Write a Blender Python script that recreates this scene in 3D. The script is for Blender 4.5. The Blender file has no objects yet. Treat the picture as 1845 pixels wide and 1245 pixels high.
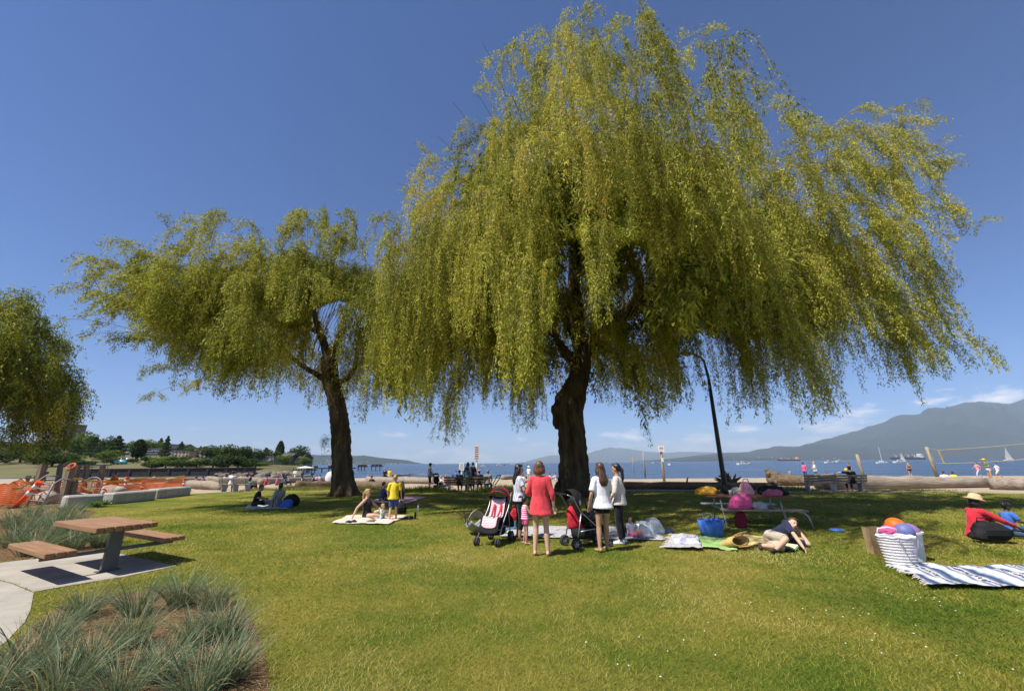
import bpy, bmesh, math, random
import numpy as np
from mathutils import Vector, Matrix, Euler, noise as mnoise

random.seed(7)
RNG = np.random.default_rng(7)
SC = bpy.context.scene
COL = SC.collection
R = math.radians

# ------------------------------------------------------------------ camera, world, sun, exposure
F, TP, CX, CY, EYE = 720.0, 211.5 / 720.0, 922.5, 622.5, 1.65     # photo: 1845 x 1245, focal length in photo pixels
PITCH = math.atan(TP); CP, SP = math.cos(PITCH), math.sin(PITCH)
cam = bpy.data.cameras.new('camera'); cam_ob = bpy.data.objects.new('camera', cam); COL.objects.link(cam_ob)
cam.sensor_width = 36.0; cam.lens = 36.0 * F / 1845.0
cam.clip_start = 0.05; cam.clip_end = 120000.0
ROLL = 0.009
cam_ob.matrix_world = Matrix.Translation((0, 0, EYE)) @ Matrix.Rotation(math.pi / 2 + PITCH, 4, 'X') @ Matrix.Rotation(-ROLL, 4, 'Z')
SC.camera = cam_ob

SUN_AZ, SUN_EL = R(236.0), R(59.0)          # compass-like azimuth from +Y towards +X
world = bpy.data.worlds.new('World'); SC.world = world; world.use_nodes = True
def build_world():
    nt = world.node_tree; N = nt.nodes; L = nt.links
    bg = N['Background']; bg.inputs['Strength'].default_value = 0.066
    sky = N.new('ShaderNodeTexSky'); sky.sky_type = 'NISHITA'; sky.sun_disc = False
    sky.sun_elevation = SUN_EL; sky.sun_rotation = SUN_AZ
    sky.air_density = 1.0; sky.altitude = 1500; sky.dust_density = 0.1; sky.ozone_density = 6.0
    # low fair-weather cumulus far out over the strait, in front of the blue, by direction
    tc = N.new('ShaderNodeTexCoord')
    sep = N.new('ShaderNodeSeparateXYZ'); L.new(tc.outputs['Generated'], sep.inputs[0])
    az = N.new('ShaderNodeMath'); az.operation = 'ARCTAN2'; L.new(sep.outputs[0], az.inputs[0]); L.new(sep.outputs[1], az.inputs[1])
    comb = N.new('ShaderNodeCombineXYZ')
    sx = N.new('ShaderNodeMath'); sx.operation = 'MULTIPLY'; sx.inputs[1].default_value = 7.0; L.new(az.outputs[0], sx.inputs[0])
    sz = N.new('ShaderNodeMath'); sz.operation = 'MULTIPLY'; sz.inputs[1].default_value = 22.0; L.new(sep.outputs[2], sz.inputs[0])
    L.new(sx.outputs[0], comb.inputs[0]); L.new(sz.outputs[0], comb.inputs[1])
    n1 = N.new('ShaderNodeTexNoise'); n1.inputs['Scale'].default_value = 1.15; n1.inputs['Detail'].default_value = 9; n1.inputs['Roughness'].default_value = .58
    L.new(comb.outputs[0], n1.inputs['Vector'])
    # clouds thin out with height: threshold rises with elevation
    mr = N.new('ShaderNodeMapRange'); mr.inputs['From Min'].default_value = 0.03; mr.inputs['From Max'].default_value = 0.20
    mr.inputs['To Min'].default_value = 0.0; mr.inputs['To Max'].default_value = 0.42; L.new(sep.outputs[2], mr.inputs['Value'])
    # and grow towards the mountains (azimuth to the right)
    ma = N.new('ShaderNodeMapRange'); ma.inputs['From Min'].default_value = -0.3; ma.inputs['From Max'].default_value = 1.0
    ma.inputs['To Min'].default_value = -0.05; ma.inputs['To Max'].default_value = 0.10; L.new(az.outputs[0], ma.inputs['Value'])
    s1 = N.new('ShaderNodeMath'); s1.operation = 'SUBTRACT'; L.new(n1.outputs['Fac'], s1.inputs[0]); L.new(mr.outputs[0], s1.inputs[1])
    s2 = N.new('ShaderNodeMath'); s2.operation = 'ADD'; L.new(s1.outputs[0], s2.inputs[0]); L.new(ma.outputs[0], s2.inputs[1])
    m2 = N.new('ShaderNodeMapRange'); m2.inputs['From Min'].default_value = 0.47; m2.inputs['From Max'].default_value = 0.62
    m2.inputs['To Min'].default_value = 0.0; m2.inputs['To Max'].default_value = 0.8; L.new(s2.outputs[0], m2.inputs['Value'])
    mix = N.new('ShaderNodeMix'); mix.data_type = 'RGBA'
    tint = N.new('ShaderNodeMix'); tint.data_type = 'RGBA'; tint.blend_type = 'MULTIPLY'; tint.inputs['Factor'].default_value = 1.0
    L.new(sky.outputs[0], tint.inputs['A']); tint.inputs['B'].default_value = (.70, .95, 1.30, 1)
    L.new(m2.outputs[0], mix.inputs['Factor']); L.new(tint.outputs['Result'], mix.inputs['A'])
    mix.inputs['B'].default_value = (17.0, 15.0, 14.6, 1)
    L.new(mix.outputs['Result'], bg.inputs['Color'])
build_world()

sun = bpy.data.lights.new('sun', 'SUN'); sun.energy = 5.0; sun.angle = R(0.53); sun.color = (1.0, .955, .88)
sun_ob = bpy.data.objects.new('sun', sun); COL.objects.link(sun_ob)
SUN_DIR = Vector((math.sin(SUN_AZ) * math.cos(SUN_EL), math.cos(SUN_AZ) * math.cos(SUN_EL), math.sin(SUN_EL)))
sun_ob.rotation_euler = SUN_DIR.to_track_quat('Z', 'Y').to_euler(); sun_ob.location = (-20, -15, 40)
vs = SC.view_settings; vs.view_transform = 'Standard'; vs.look = 'None'; vs.gamma = 1.0; vs.exposure = 0.62; vs.use_curve_mapping = False
cy = SC.cycles
cy.max_bounces = 6; cy.diffuse_bounces = 3; cy.glossy_bounces = 2; cy.transmission_bounces = 4; cy.transparent_max_bounces = 8
cy.volume_bounces = 0; cy.use_denoising = True; cy.sample_clamp_indirect = 6.0; cy.caustics_reflective = False; cy.caustics_refractive = False

# ------------------------------------------------------------------ where things stand
def ray(x, y):
    u0 = (x - CX) / F; w0 = -(y - CY) / F; c, s = math.cos(ROLL), math.sin(ROLL)
    u = u0 * c + w0 * s; v = -(w0 * c - u0 * s)
    return (u, CP + SP * v, -CP * v + SP)
def G(x, y, z=0.0):                       # the point at height z seen at photo pixel x, y
    r = ray(x, y); t = (z - EYE) / r[2]
    return Vector((r[0] * t, r[1] * t, z))
def AT(x, y, Y):                          # the point at distance Y seen at photo pixel x, y
    r = ray(x, y); t = Y / r[1]
    return Vector((r[0] * t, Y, EYE + r[2] * t))
SEA_Z = -0.85
def waterline(x): return min(96.0, max(64.0, 70.0 - x * 0.36))
def sand_z(x, y):
    yw = waterline(x)
    if y < 25: return -0.015
    if y < 38: return -0.015 - (y - 25) / 13 * 0.14
    t = (y - 38) / (yw - 38)
    return -0.155 + t * (SEA_Z + 0.155) if t < 1 else SEA_Z - (t - 1) * 0.9
def GS(x, y):                             # the same on the beach
    z = 0.0
    for _ in range(40):
        p = G(x, y, z); z = 0.5 * z + 0.5 * sand_z(p.x, p.y)
    p = G(x, y, z); return Vector((p.x, p.y, sand_z(p.x, p.y)))

# ------------------------------------------------------------------ tags
def tag(o, label=None, cat=None, group=None, kind=None):
    if label: o['label'] = label
    if cat: o['category'] = cat
    if group: o['group'] = group
    if kind: o['kind'] = kind
    return o
def link(name, me, mats=None, parent=None, loc=None, rotz=0.0):
    o = bpy.data.objects.new(name, me); COL.objects.link(o)
    if me is not None and mats is not None and len(me.materials) == 0:
        for m in (mats if isinstance(mats, (list, tuple)) else [mats]): me.materials.append(m)
    if parent: o.parent = parent
    if loc is not None: o.location = loc
    if rotz: o.rotation_euler = (0, 0, rotz)
    return o
def thing(name, label, cat, loc=(0, 0, 0), rotz=0.0, group=None):
    o = link(name, None, None, None, loc, rotz); o.empty_display_size = .2
    return tag(o, label, cat, group)
def copy_tree(o, parent=None):
    c = o.copy(); COL.objects.link(c)
    if parent: c.parent = parent
    for ch in list(o.children): copy_tree(ch, c)
    return c

# ------------------------------------------------------------------ materials
MATS = {}
def mat(name, col, rough=.7, var=.12, scale=6.0, bump=0.0, bscale=None, metal=0.0, spec=.3, col2=None, detail=4, stretch=None, sheen=0.0, trans=0.0, emit=None):
    if name in MATS: return MATS[name]
    m = bpy.data.materials.new(name); m.use_nodes = True
    nt = m.node_tree; N = nt.nodes; L = nt.links; b = N['Principled BSDF']
    b.inputs['Roughness'].default_value = rough; b.inputs['Metallic'].default_value = metal
    b.inputs['Specular IOR Level'].default_value = spec
    if sheen: b.inputs['Sheen Weight'].default_value = sheen
    if trans: b.inputs['Transmission Weight'].default_value = trans
    tc = N.new('ShaderNodeTexCoord'); src = tc.outputs['Object']
    if stretch:
        mp = N.new('ShaderNodeMapping'); mp.inputs['Scale'].default_value = stretch; L.new(src, mp.inputs[0]); src = mp.outputs[0]
    n = N.new('ShaderNodeTexNoise'); n.inputs['Scale'].default_value = scale; n.inputs['Detail'].default_value = detail; n.inputs['Roughness'].default_value = .6
    L.new(src, n.inputs['Vector'])
    c2 = col2 if col2 else tuple(max(0, c * (1 - 2.2 * var)) for c in col)
    c1 = col if col2 else tuple(min(1, c * (1 + var)) for c in col)
    rp = N.new('ShaderNodeValToRGB'); e = rp.color_ramp.elements
    e[0].position = .32; e[0].color = (*c2, 1); e[1].position = .68; e[1].color = (*c1, 1)
    L.new(n.outputs['Fac'], rp.inputs[0]); L.new(rp.outputs[0], b.inputs['Base Color'])
    if bump:
        n2 = N.new('ShaderNodeTexNoise'); n2.inputs['Scale'].default_value = bscale or scale * 4; n2.inputs['Detail'].default_value = 6; L.new(src, n2.inputs['Vector'])
        bp = N.new('ShaderNodeBump'); bp.inputs['Strength'].default_value = bump; bp.inputs['Distance'].default_value = .02
        L.new(n2.outputs['Fac'], bp.inputs['Height']); L.new(bp.outputs[0], b.inputs['Normal'])
    MATS[name] = m
    return m
def stripes(name, cols, axis=2, period=.03, rough=.85, wob=0.0, bump=.2):   # bands of cloth, woven colour
    m = bpy.data.materials.new(name); m.use_nodes = True
    nt = m.node_tree; N = nt.nodes; L = nt.links; b = N['Principled BSDF']; b.inputs['Roughness'].default_value = rough; b.inputs['Specular IOR Level'].default_value = .15
    tc = N.new('ShaderNodeTexCoord'); sep = N.new('ShaderNodeSeparateXYZ'); L.new(tc.outputs['Object'], sep.inputs[0])
    n = N.new('ShaderNodeTexNoise'); n.inputs['Scale'].default_value = 9; L.new(tc.outputs['Object'], n.inputs['Vector'])
    w = N.new('ShaderNodeMath'); w.operation = 'MULTIPLY'; w.inputs[1].default_value = wob; L.new(n.outputs['Fac'], w.inputs[0])
    a = N.new('ShaderNodeMath'); a.operation = 'ADD'; L.new(sep.outputs[axis], a.inputs[0]); L.new(w.outputs[0], a.inputs[1])
    d = N.new('ShaderNodeMath'); d.operation = 'DIVIDE'; d.inputs[1].default_value = period; L.new(a.outputs[0], d.inputs[0])
    f = N.new('ShaderNodeMath'); f.operation = 'FRACT'; L.new(d.outputs[0], f.inputs[0])
    rp = N.new('ShaderNodeValToRGB'); rp.color_ramp.interpolation = 'LINEAR' if wob < 0 else 'CONSTANT'
    els = rp.color_ramp.elements
    while len(els) < len(cols): els.new(.5)
    for i, c in enumerate(cols): els[i].position = i / len(cols); els[i].color = (*c, 1)
    L.new(f.outputs[0], rp.inputs[0]); L.new(rp.outputs[0], b.inputs['Base Color'])
    MATS[name] = m
    return m

# ------------------------------------------------------------------ mesh builder
def basis(d):
    d = Vector(d).normalized()
    a = Vector((0, 0, 1)) if abs(d.z) < .95 else Vector((1, 0, 0))
    s = d.cross(a).normalized(); return s, s.cross(d).normalized(), d
class MB:
    def __init__(s): s.v = []; s.f = []; s.mi = []; s.cur = 0
    def add(s, v, f):
        o = len(s.v); s.v += [tuple(p) for p in v]; s.f += [tuple(i + o for i in q) for q in f]; s.mi += [s.cur] * len(f); return s
    def box(s, c, size, rz=0.0, M=None, taper=1.0, bev=0.0):
        x, y, z = (d / 2 for d in size)
        if bev:
            b = min(bev, x * .9, y * .9, z * .9); vs = []; T = M if M else Matrix.Rotation(rz, 3, 'Z')
            for (px, py, pz) in ((x, y - b, z - b), (x - b, y, z - b), (x - b, y - b, z)):
                for sz in (-1, 1):
                    for sy in (-1, 1):
                        for sx in (-1, 1): vs.append((px * sx, py * sy, pz * sz))
            bm = bmesh.new()
            for p in vs: bm.verts.new(T @ Vector(p) + Vector(c))
            bmesh.ops.convex_hull(bm, input=bm.verts[:]); bmesh.ops.dissolve_limit(bm, angle_limit=.02, verts=bm.verts[:], edges=bm.edges[:])
            bm.verts.index_update()
            s.add([p.co[:] for p in bm.verts], [[q.index for q in f.verts] for f in bm.faces]); bm.free(); return s
        vs = [(sx * x * (taper if sz > 0 else 1), sy * y * (taper if sz > 0 else 1), sz * z) for sz in (-1, 1) for sy in (-1, 1) for sx in (-1, 1)]
        T = M if M else Matrix.Rotation(rz, 3, 'Z')
        return s.add([T @ Vector(p) + Vector(c) for p in vs], [(0, 2, 3, 1), (4, 5, 7, 6), (0, 1, 5, 4), (2, 6, 7, 3), (0, 4, 6, 2), (1, 3, 7, 5)])
    def tube(s, pts, rad, n=8, cap=True, flat=1.0):
        pts = [Vector(p) for p in pts]; m = len(pts)
        rad = [rad] * m if not isinstance(rad, (list, tuple)) else rad
        vs = []; fs = []; up = None
        for i, p in enumerate(pts):
            d = (pts[min(i + 1, m - 1)] - pts[max(i - 1, 0)])
            if d.length < 1e-9: d = Vector((0, 0, 1))
            d.normalize()
            if up is None: a, b, _ = basis(d)
            else:
                a = up - d * up.dot(d)
                a = a.normalized() if a.length > 1e-6 else basis(d)[0]
                b = a.cross(d)
            up = a
            for k in range(n):
                t = 2 * math.pi * k / n; vs.append(p + (a * math.cos(t) + b * math.sin(t) * flat) * rad[i])
        for i in range(m - 1):
            for k in range(n):
                k2 = (k + 1) % n; fs.append((i * n + k, i * n + k2, (i + 1) * n + k2, (i + 1) * n + k))
        if cap: fs.append(tuple(range(n - 1, -1, -1))); fs.append(tuple((m - 1) * n + k for k in range(n)))
        return s.add(vs, fs)
    def bar(s, a, b, w, h):                 # rectangular bar from a to b
        a, b = Vector(a), Vector(b); d = b - a; x, y, z = basis(d)
        if abs(z.z) < .95: x, y = x, x.cross(z) * -1
        M = Matrix((x, y, z)).transposed(); return s.box((a + b) / 2, (w, h, d.length), M=M)
    def ell(s, c, r, M=None, n=12, m=8):
        vs = [(0, 0, -1)] + [(math.sin(math.pi * i / m) * math.cos(2 * math.pi * k / n), math.sin(math.pi * i / m) * math.sin(2 * math.pi * k / n), -math.cos(math.pi * i / m)) for i in range(1, m) for k in range(n)] + [(0, 0, 1)]
        T = M if M else Matrix.Identity(3); r = r if isinstance(r, (tuple, list)) else (r, r, r)
        vs = [T @ Vector((p[0] * r[0], p[1] * r[1], p[2] * r[2])) + Vector(c) for p in vs]
        fs = [(0, 1 + (k + 1) % n, 1 + k) for k in range(n)]
        for i in range(m - 2):
            for k in range(n): a = 1 + i * n + k; b = 1 + i * n + (k + 1) % n; fs.append((a, b, b + n, a + n))
        l = len(vs) - 1; o = 1 + (m - 2) * n
        fs += [(l, o + k, o + (k + 1) % n) for k in range(n)]
        return s.add(vs, fs)
    def rings(s, rings, n=14, cap=True):    # rings: (centre, side vector, forward vector) with lengths as radii
        vs = []; fs = []
        for c, a, b in rings:
            c, a, b = Vector(c), Vector(a), Vector(b)
            for k in range(n): t = 2 * math.pi * k / n; vs.append(c + a * math.cos(t) + b * math.sin(t))
        for i in range(len(rings) - 1):
            for k in range(n): k2 = (k + 1) % n; fs.append((i * n + k, i * n + k2, (i + 1) * n + k2, (i + 1) * n + k))
        if cap: fs.append(tuple(range(n - 1, -1, -1))); fs.append(tuple((len(rings) - 1) * n + k for k in range(n)))
        return s.add(vs, fs)
    def torus(s, c, R_, r, M=None, n=20, m=6):
        T = M if M else Matrix.Identity(3); vs = []; fs = []
        for i in range(n):
            a = 2 * math.pi * i / n
            for k in range(m):
                b = 2 * math.pi * k / m; q = R_ + r * math.cos(b)
                vs.append(T @ Vector((q * math.cos(a), q * math.sin(a), r * math.sin(b))) + Vector(c))
        for i in range(n):
            for k in range(m): fs.append((i * m + k, ((i + 1) % n) * m + k, ((i + 1) % n) * m + (k + 1) % m, i * m + (k + 1) % m))
        return s.add(vs, fs)
    def sheet(s, fn, nu, nv, th=0.0):       # fn(u,v)->point ; double sided sheet when th
        vs = [fn(i / nu, j / nv) for j in range(nv + 1) for i in range(nu + 1)]; w = nu + 1
        fs = [(j * w + i, j * w + i + 1, (j + 1) * w + i + 1, (j + 1) * w + i) for j in range(nv) for i in range(nu)]
        if th:
            o = len(vs); vs = vs + [Vector(p) - Vector((0, 0, th)) for p in vs]; fs2 = [tuple(o + q for q in reversed(f)) for f in fs]
            rim = [i for i in range(w)] + [j * w + nu for j in range(1, nv + 1)] + [nv * w + i for i in range(nu - 1, -1, -1)] + [j * w for j in range(nv - 1, 0, -1)]
            fs = fs + fs2 + [(rim[(k + 1) % len(rim)], rim[k], rim[k] + o, rim[(k + 1) % len(rim)] + o) for k in range(len(rim))]
        return s.add(vs, fs)
    def mesh(s, name, smooth=False):
        me = bpy.data.meshes.new(name); me.from_pydata([tuple(p) for p in s.v], [], s.f)
        if any(s.mi): me.polygons.foreach_set('material_index', s.mi)
        if smooth: me.polygons.foreach_set('use_smooth', [True] * len(s.f))
        me.validate(); return me
    def obj(s, name, mats, parent=None, loc=None, rotz=0.0, smooth=False):
        return link(name, s.mesh(name, smooth), mats, parent, loc, rotz)
# voxel-merged organic shapes, evaluated together in one pass at the end
PENDING = []
def blob(name, mb, m, parent=None, voxel=.02, it=4, dec=0.0, loc=None, rotz=0.0, post=None):
    o = mb.obj(name, m, parent, loc, rotz, True)
    r = o.modifiers.new('merge', 'REMESH'); r.mode = 'VOXEL'; r.voxel_size = voxel; r.use_smooth_shade = True
    if it: sm = o.modifiers.new('smooth', 'SMOOTH'); sm.factor = .5; sm.iterations = it
    if dec: d = o.modifiers.new('thin', 'DECIMATE'); d.ratio = dec
    PENDING.append((o, post)); return o
def flush():
    dg = bpy.context.evaluated_depsgraph_get(); dg.update()
    new = [(o, bpy.data.meshes.new_from_object(o.evaluated_get(dg)), post) for o, post in PENDING]
    for o, me, post in new:
        mats = list(o.data.materials); o.modifiers.clear(); o.data = me; me.name = o.name
        if len(me.materials) == 0:
            for m in mats: me.materials.append(m)
        if post: post(me)
    PENDING.clear()
def np_mesh(name, verts, faces, smooth=False, attrs=None):   # quads or tris as an (n,k) array
    me = bpy.data.meshes.new(name); k = faces.shape[1]; n = len(faces)
    me.vertices.add(len(verts)); me.vertices.foreach_set('co', verts.astype(np.float32).ravel())
    me.loops.add(n * k); me.loops.foreach_set('vertex_index', faces.astype(np.int32).ravel())
    me.polygons.add(n); me.polygons.foreach_set('loop_start', np.arange(0, n * k, k, dtype=np.int32))
    me.update(calc_edges=True)
    if smooth: me.polygons.foreach_set('use_smooth', np.ones(n, dtype=bool))
    for an, val in (attrs or {}).items():
        a = me.attributes.new(an, 'FLOAT', 'FACE'); a.data.foreach_set('value', val.astype(np.float32))
    return me
# ------------------------------------------------------------------ setting: ground, water, hills
def vnoise(x, y, z=0.0, o=4): return mnoise.fractal(Vector((x, y, z)), 1.0, 2.0, o)
def leaf_mat(name, ramp, trans=.35, rough=.5, attr='tint', tcol=None):
    m = bpy.data.materials.new(name); m.use_nodes = True
    nt = m.node_tree; N = nt.nodes; L = nt.links; b = N['Principled BSDF']; out = N['Material Output']
    b.inputs['Roughness'].default_value = rough; b.inputs['Specular IOR Level'].default_value = .10
    at = N.new('ShaderNodeAttribute'); at.attribute_name = attr
    rp = N.new('ShaderNodeValToRGB'); els = rp.color_ramp.elements
    while len(els) < len(ramp): els.new(.5)
    for i, c in enumerate(ramp): els[i].position = i / (len(ramp) - 1); els[i].color = (*c, 1)
    L.new(at.outputs['Fac'], rp.inputs[0]); L.new(rp.outputs[0], b.inputs['Base Color'])
    t = N.new('ShaderNodeBsdfTranslucent')
    g = N.new('ShaderNodeMix'); g.data_type = 'RGBA'; g.blend_type = 'MULTIPLY'; g.inputs['Factor'].default_value = 1.0
    L.new(rp.outputs[0], g.inputs['A']); g.inputs['B'].default_value = (*(tcol or (1.5, 1.6, .7)), 1); L.new(g.outputs['Result'], t.inputs['Color'])
    mx = N.new('ShaderNodeMixShader'); mx.inputs[0].default_value = trans
    L.new(b.outputs[0], mx.inputs[1]); L.new(t.outputs[0], mx.inputs[2]); L.new(mx.outputs[0], out.inputs['Surface'])
    MATS[name] = m; return m

def lawn_material():
    m = bpy.data.materials.new('lawn_turf'); m.use_nodes = True
    nt = m.node_tree; N = nt.nodes; L = nt.links; b = N['Principled BSDF']
    b.inputs['Roughness'].default_value = .95; b.inputs['Specular IOR Level'].default_value = .05
    tc = N.new('ShaderNodeTexCoord')
    def noi(sc, de=5, ro=.6):
        n = N.new('ShaderNodeTexNoise'); n.inputs['Scale'].default_value = sc; n.inputs['Detail'].default_value = de; n.inputs['Roughness'].default_value = ro
        L.new(tc.outputs['Object'], n.inputs['Vector']); return n.outputs['Fac']
    def ramp(f, a, b_, ca, cb):
        r = N.new('ShaderNodeValToRGB'); e = r.color_ramp.elements
        e[0].position = a; e[0].color = (*ca, 1); e[1].position = b_; e[1].color = (*cb, 1); L.new(f, r.inputs[0]); return r.outputs[0]
    big = ramp(noi(.45, 6, .62), .38, .62, (.088, .130, .018), (.255, .215, .050))
    fine = ramp(noi(14, 6, .7), .3, .7, (.7, .74, .65), (1.18, 1.15, 1.08))
    mx = N.new('ShaderNodeMix'); mx.data_type = 'RGBA'; mx.blend_type = 'MULTIPLY'; mx.inputs['Factor'].default_value = 1
    L.new(big, mx.inputs['A']); L.new(fine, mx.inputs['B']); L.new(mx.outputs['Result'], b.inputs['Base Color'])
    bp = N.new('ShaderNodeBump'); bp.inputs['Strength'].default_value = .8; bp.inputs['Distance'].default_value = .05
    L.new(noi(38, 5, .7), bp.inputs['Height']); L.new(bp.outputs[0], b.inputs['Normal'])
    return m
M_lawn = lawn_material()
M_sand = mat('beach_sand', (.38, .30, .21), .95, .10, 1.3, .5, 9, spec=.05)
M_path = mat('path_grit', (.33, .28, .22), .95, .12, 2.5, .4, 30, spec=.05)
M_conc = mat('pad_concrete', (.36, .325, .275), .9, .10, 1.6, .25, 40, spec=.1)
M_mulch = mat('bark_mulch', (.21, .125, .06), .95, .3, 16, 1.0, 50, spec=.05, col2=(.07, .04, .022))
M_soil = mat('dug_soil', (.26, .16, .10), .95, .2, 3, .8, 14, spec=.05)

LAWN_EDGE = [(-260, 985), (-60, 952), (22, 937), (95, 925), (160, 912), (205, 905), (260, 899), (345, 889), (440, 885), (520, 884), (600, 881), (690, 879), (760, 880), (850, 887), (930, 886), (1010, 884),
             (1060, 884), (1160, 884), (1270, 884), (1360, 885), (1440, 887), (1530, 886), (1600, 887), (1700, 886), (1822, 889), (1960, 892), (2200, 898)]
lawn_edge = [G(*p) for p in LAWN_EDGE]
def flat_sheet(name, pts, m, z, kind='structure', sub=0.0):
    bm = bmesh.new(); vs = [bm.verts.new((p[0], p[1], z)) for p in pts]; bm.faces.new(vs); bmesh.ops.recalc_face_normals(bm, faces=bm.faces[:])
    if bm.faces[:][0].normal.z < 0: bmesh.ops.reverse_faces(bm, faces=bm.faces[:])
    bmesh.ops.triangulate(bm, faces=bm.faces[:])
    me = bpy.data.meshes.new(name); bm.to_mesh(me); bm.free()
    o = link(name, me, m); tag(o, kind=kind); return o
edge = []
for a, b in zip(lawn_edge[:-1], lawn_edge[1:]):
    for k in range(6):
        t = k / 6; p = a.lerp(b, t); edge.append((p.x, p.y + .22 * vnoise(p.x * .9, 3.1) + .08 * vnoise(p.x * 4, 9), 0))
lawn_poly = [(60, -12, 0), (60, edge[-1][1], 0)] + list(reversed(edge)) + [(-30, edge[0][1], 0), (-30, -12, 0)]
lawn = flat_sheet('lawn', lawn_poly, M_lawn, 0.0)
# the ground under everything: beach sand that dips into the sea
xs = np.concatenate([np.linspace(-160, -40, 25), np.linspace(-38, 60, 99), np.linspace(64, 180, 25)]); ys = np.concatenate([np.linspace(-30, 20, 11), np.linspace(22, 80, 117), np.linspace(84, 140, 15)])
V = np.array([[x, y, sand_z(x, y) + (0.05 * vnoise(x * .35, y * .35) + .02 * vnoise(x * 1.7, y * 1.7) if 29 < y < 90 else 0)] for y in ys for x in xs]); w = len(xs)
Fc = np.array([(j * w + i, j * w + i + 1, (j + 1) * w + i + 1, (j + 1) * w + i) for j in range(len(ys) - 1) for i in range(w - 1)])
tag(link('ground', np_mesh('ground', V, Fc, True), M_sand), kind='structure')
# gravel path between lawn and driftwood
back = [(p[0], p[1] + (1.9 if p[0] > -14 else 2.4) + .15 * vnoise(p[0] * .5, 7), 0) for p in edge]
mbp = MB()
n = len(edge)
mbp.add([(p[0], p[1] - .4, -.006) for p in edge] + [(p[0], p[1], .004 + sand_z(p[0], p[1])) for p in back], [(i, i + 1, n + i + 1, n + i) for i in range(n - 1)])
tag(mbp.obj('gravel_path', M_path), kind='structure')
# concrete pad under the picnic table, walkway in the corner
pad_px = [(-70, 1024), (22, 1012), (79, 1006), (191, 992), (242, 1004), (318, 1020), (222, 1040), (136, 1054), (61, 1067), (22, 1051), (-70, 1030)]
def slab(name, px, z=.012):
    pts = [G(*p) for p in px]; mb = MB(); n = len(pts)
    mb.add([(p.x, p.y, z) for p in pts] + [(p.x, p.y, -.1) for p in pts], [tuple(range(n))] + [(i, i + n, (i + 1) % n + n, (i + 1) % n) for i in range(n)])
    me = mb.mesh(name); bm = bmesh.new(); bm.from_mesh(me); bmesh.ops.recalc_face_normals(bm, faces=bm.faces[:]); bm.to_mesh(me); bm.free()
    return tag(link(name, me, M_conc), kind='structure')
slab('concrete_pad', pad_px)
slab('concrete_walkway', [(-70, 1032), (21, 1053), (60, 1069.5), (55, 1098), (44, 1122), (10, 1158), (-80, 1215), (-400, 1215), (-300, 1060)])
BED_NEAR = [(66, 1122), (110, 1092), (200, 1072), (300, 1060), (395, 1062), (452, 1110), (478, 1180), (486, 1260), (500, 1400), (-700, 1400), (-420, 1235), (-60, 1225), (20, 1165)]
BED_FAR = [(-260, 1000), (-260, 975), (-60, 945), (22, 930), (95, 922), (150, 916), (172, 922), (150, 940), (168, 962), (205, 985), (186, 990), (79, 1004), (22, 1010), (-70, 1022)]
bed_near = [G(*p) for p in BED_NEAR]; bed_far = [G(*p) for p in BED_FAR]
flat_sheet('planting_bed', bed_near, M_mulch, .006); flat_sheet('planting_bed', bed_far, M_mulch, .006)
pad_pts = [G(*p) for p in pad_px]; walk_pts = [G(*p) for p in [(-70, 1032), (21, 1053), (60, 1069.5), (55, 1098), (44, 1122), (10, 1158), (-80, 1215), (-400, 1215), (-300, 1060)]]
# dug earth of the playground site at the left edge
site_px = [(-120, 948), (22, 933), (95, 921), (150, 913), (235, 904), (330, 889), (345, 880), (250, 876), (150, 876), (22, 880), (-120, 884)]
flat_sheet('dug_earth', [G(*p) for p in site_px], M_soil, .004)

def inside(px, py, poly):
    x = px[:, None]; y = py[:, None]; P = np.array([(p[0], p[1]) for p in poly]); Q = np.roll(P, -1, 0)
    c = ((P[:, 1] > y) != (Q[:, 1] > y)) & (x < (Q[:, 0] - P[:, 0]) * (y - P[:, 1]) / (Q[:, 1] - P[:, 1] + 1e-12) + P[:, 0])
    return c.sum(1) % 2 == 1
# sea
def sea_material():
    m = bpy.data.materials.new('sea_water'); m.use_nodes = True
    nt = m.node_tree; N = nt.nodes; L = nt.links; b = N['Principled BSDF']
    b.inputs['Base Color'].default_value = (.022, .042, .074, 1); b.inputs['Roughness'].default_value = .22; b.inputs['IOR'].default_value = 1.33
    tc = N.new('ShaderNodeTexCoord'); hs = []
    for sc, st in ((.9, (1, 2.2, 1)), (.16, (.7, 2.4, 1)), (.02, (.5, 2.6, 1))):
        mp = N.new('ShaderNodeMapping'); mp.inputs['Scale'].default_value = st; L.new(tc.outputs['Object'], mp.inputs[0])
        n = N.new('ShaderNodeTexNoise'); n.inputs['Scale'].default_value = sc; n.inputs['Detail'].default_value = 3; L.new(mp.outputs[0], n.inputs['Vector']); hs.append((n.outputs['Fac'], .25 / sc ** .75))
    prev = None
    for h, d in hs:
        bp = N.new('ShaderNodeBump'); bp.inputs['Strength'].default_value = .6; bp.inputs['Distance'].default_value = d; L.new(h, bp.inputs['Height'])
        if prev: L.new(prev, bp.inputs['Normal'])
        prev = bp.outputs[0]
    L.new(prev, b.inputs['Normal']); return m
M_sea = sea_material()
tag(flat_sheet('sea', [(-42000, 20, 0), (42000, 20, 0), (42000, 42000, 0), (-42000, 42000, 0)], M_sea, SEA_Z), kind='structure')

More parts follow.
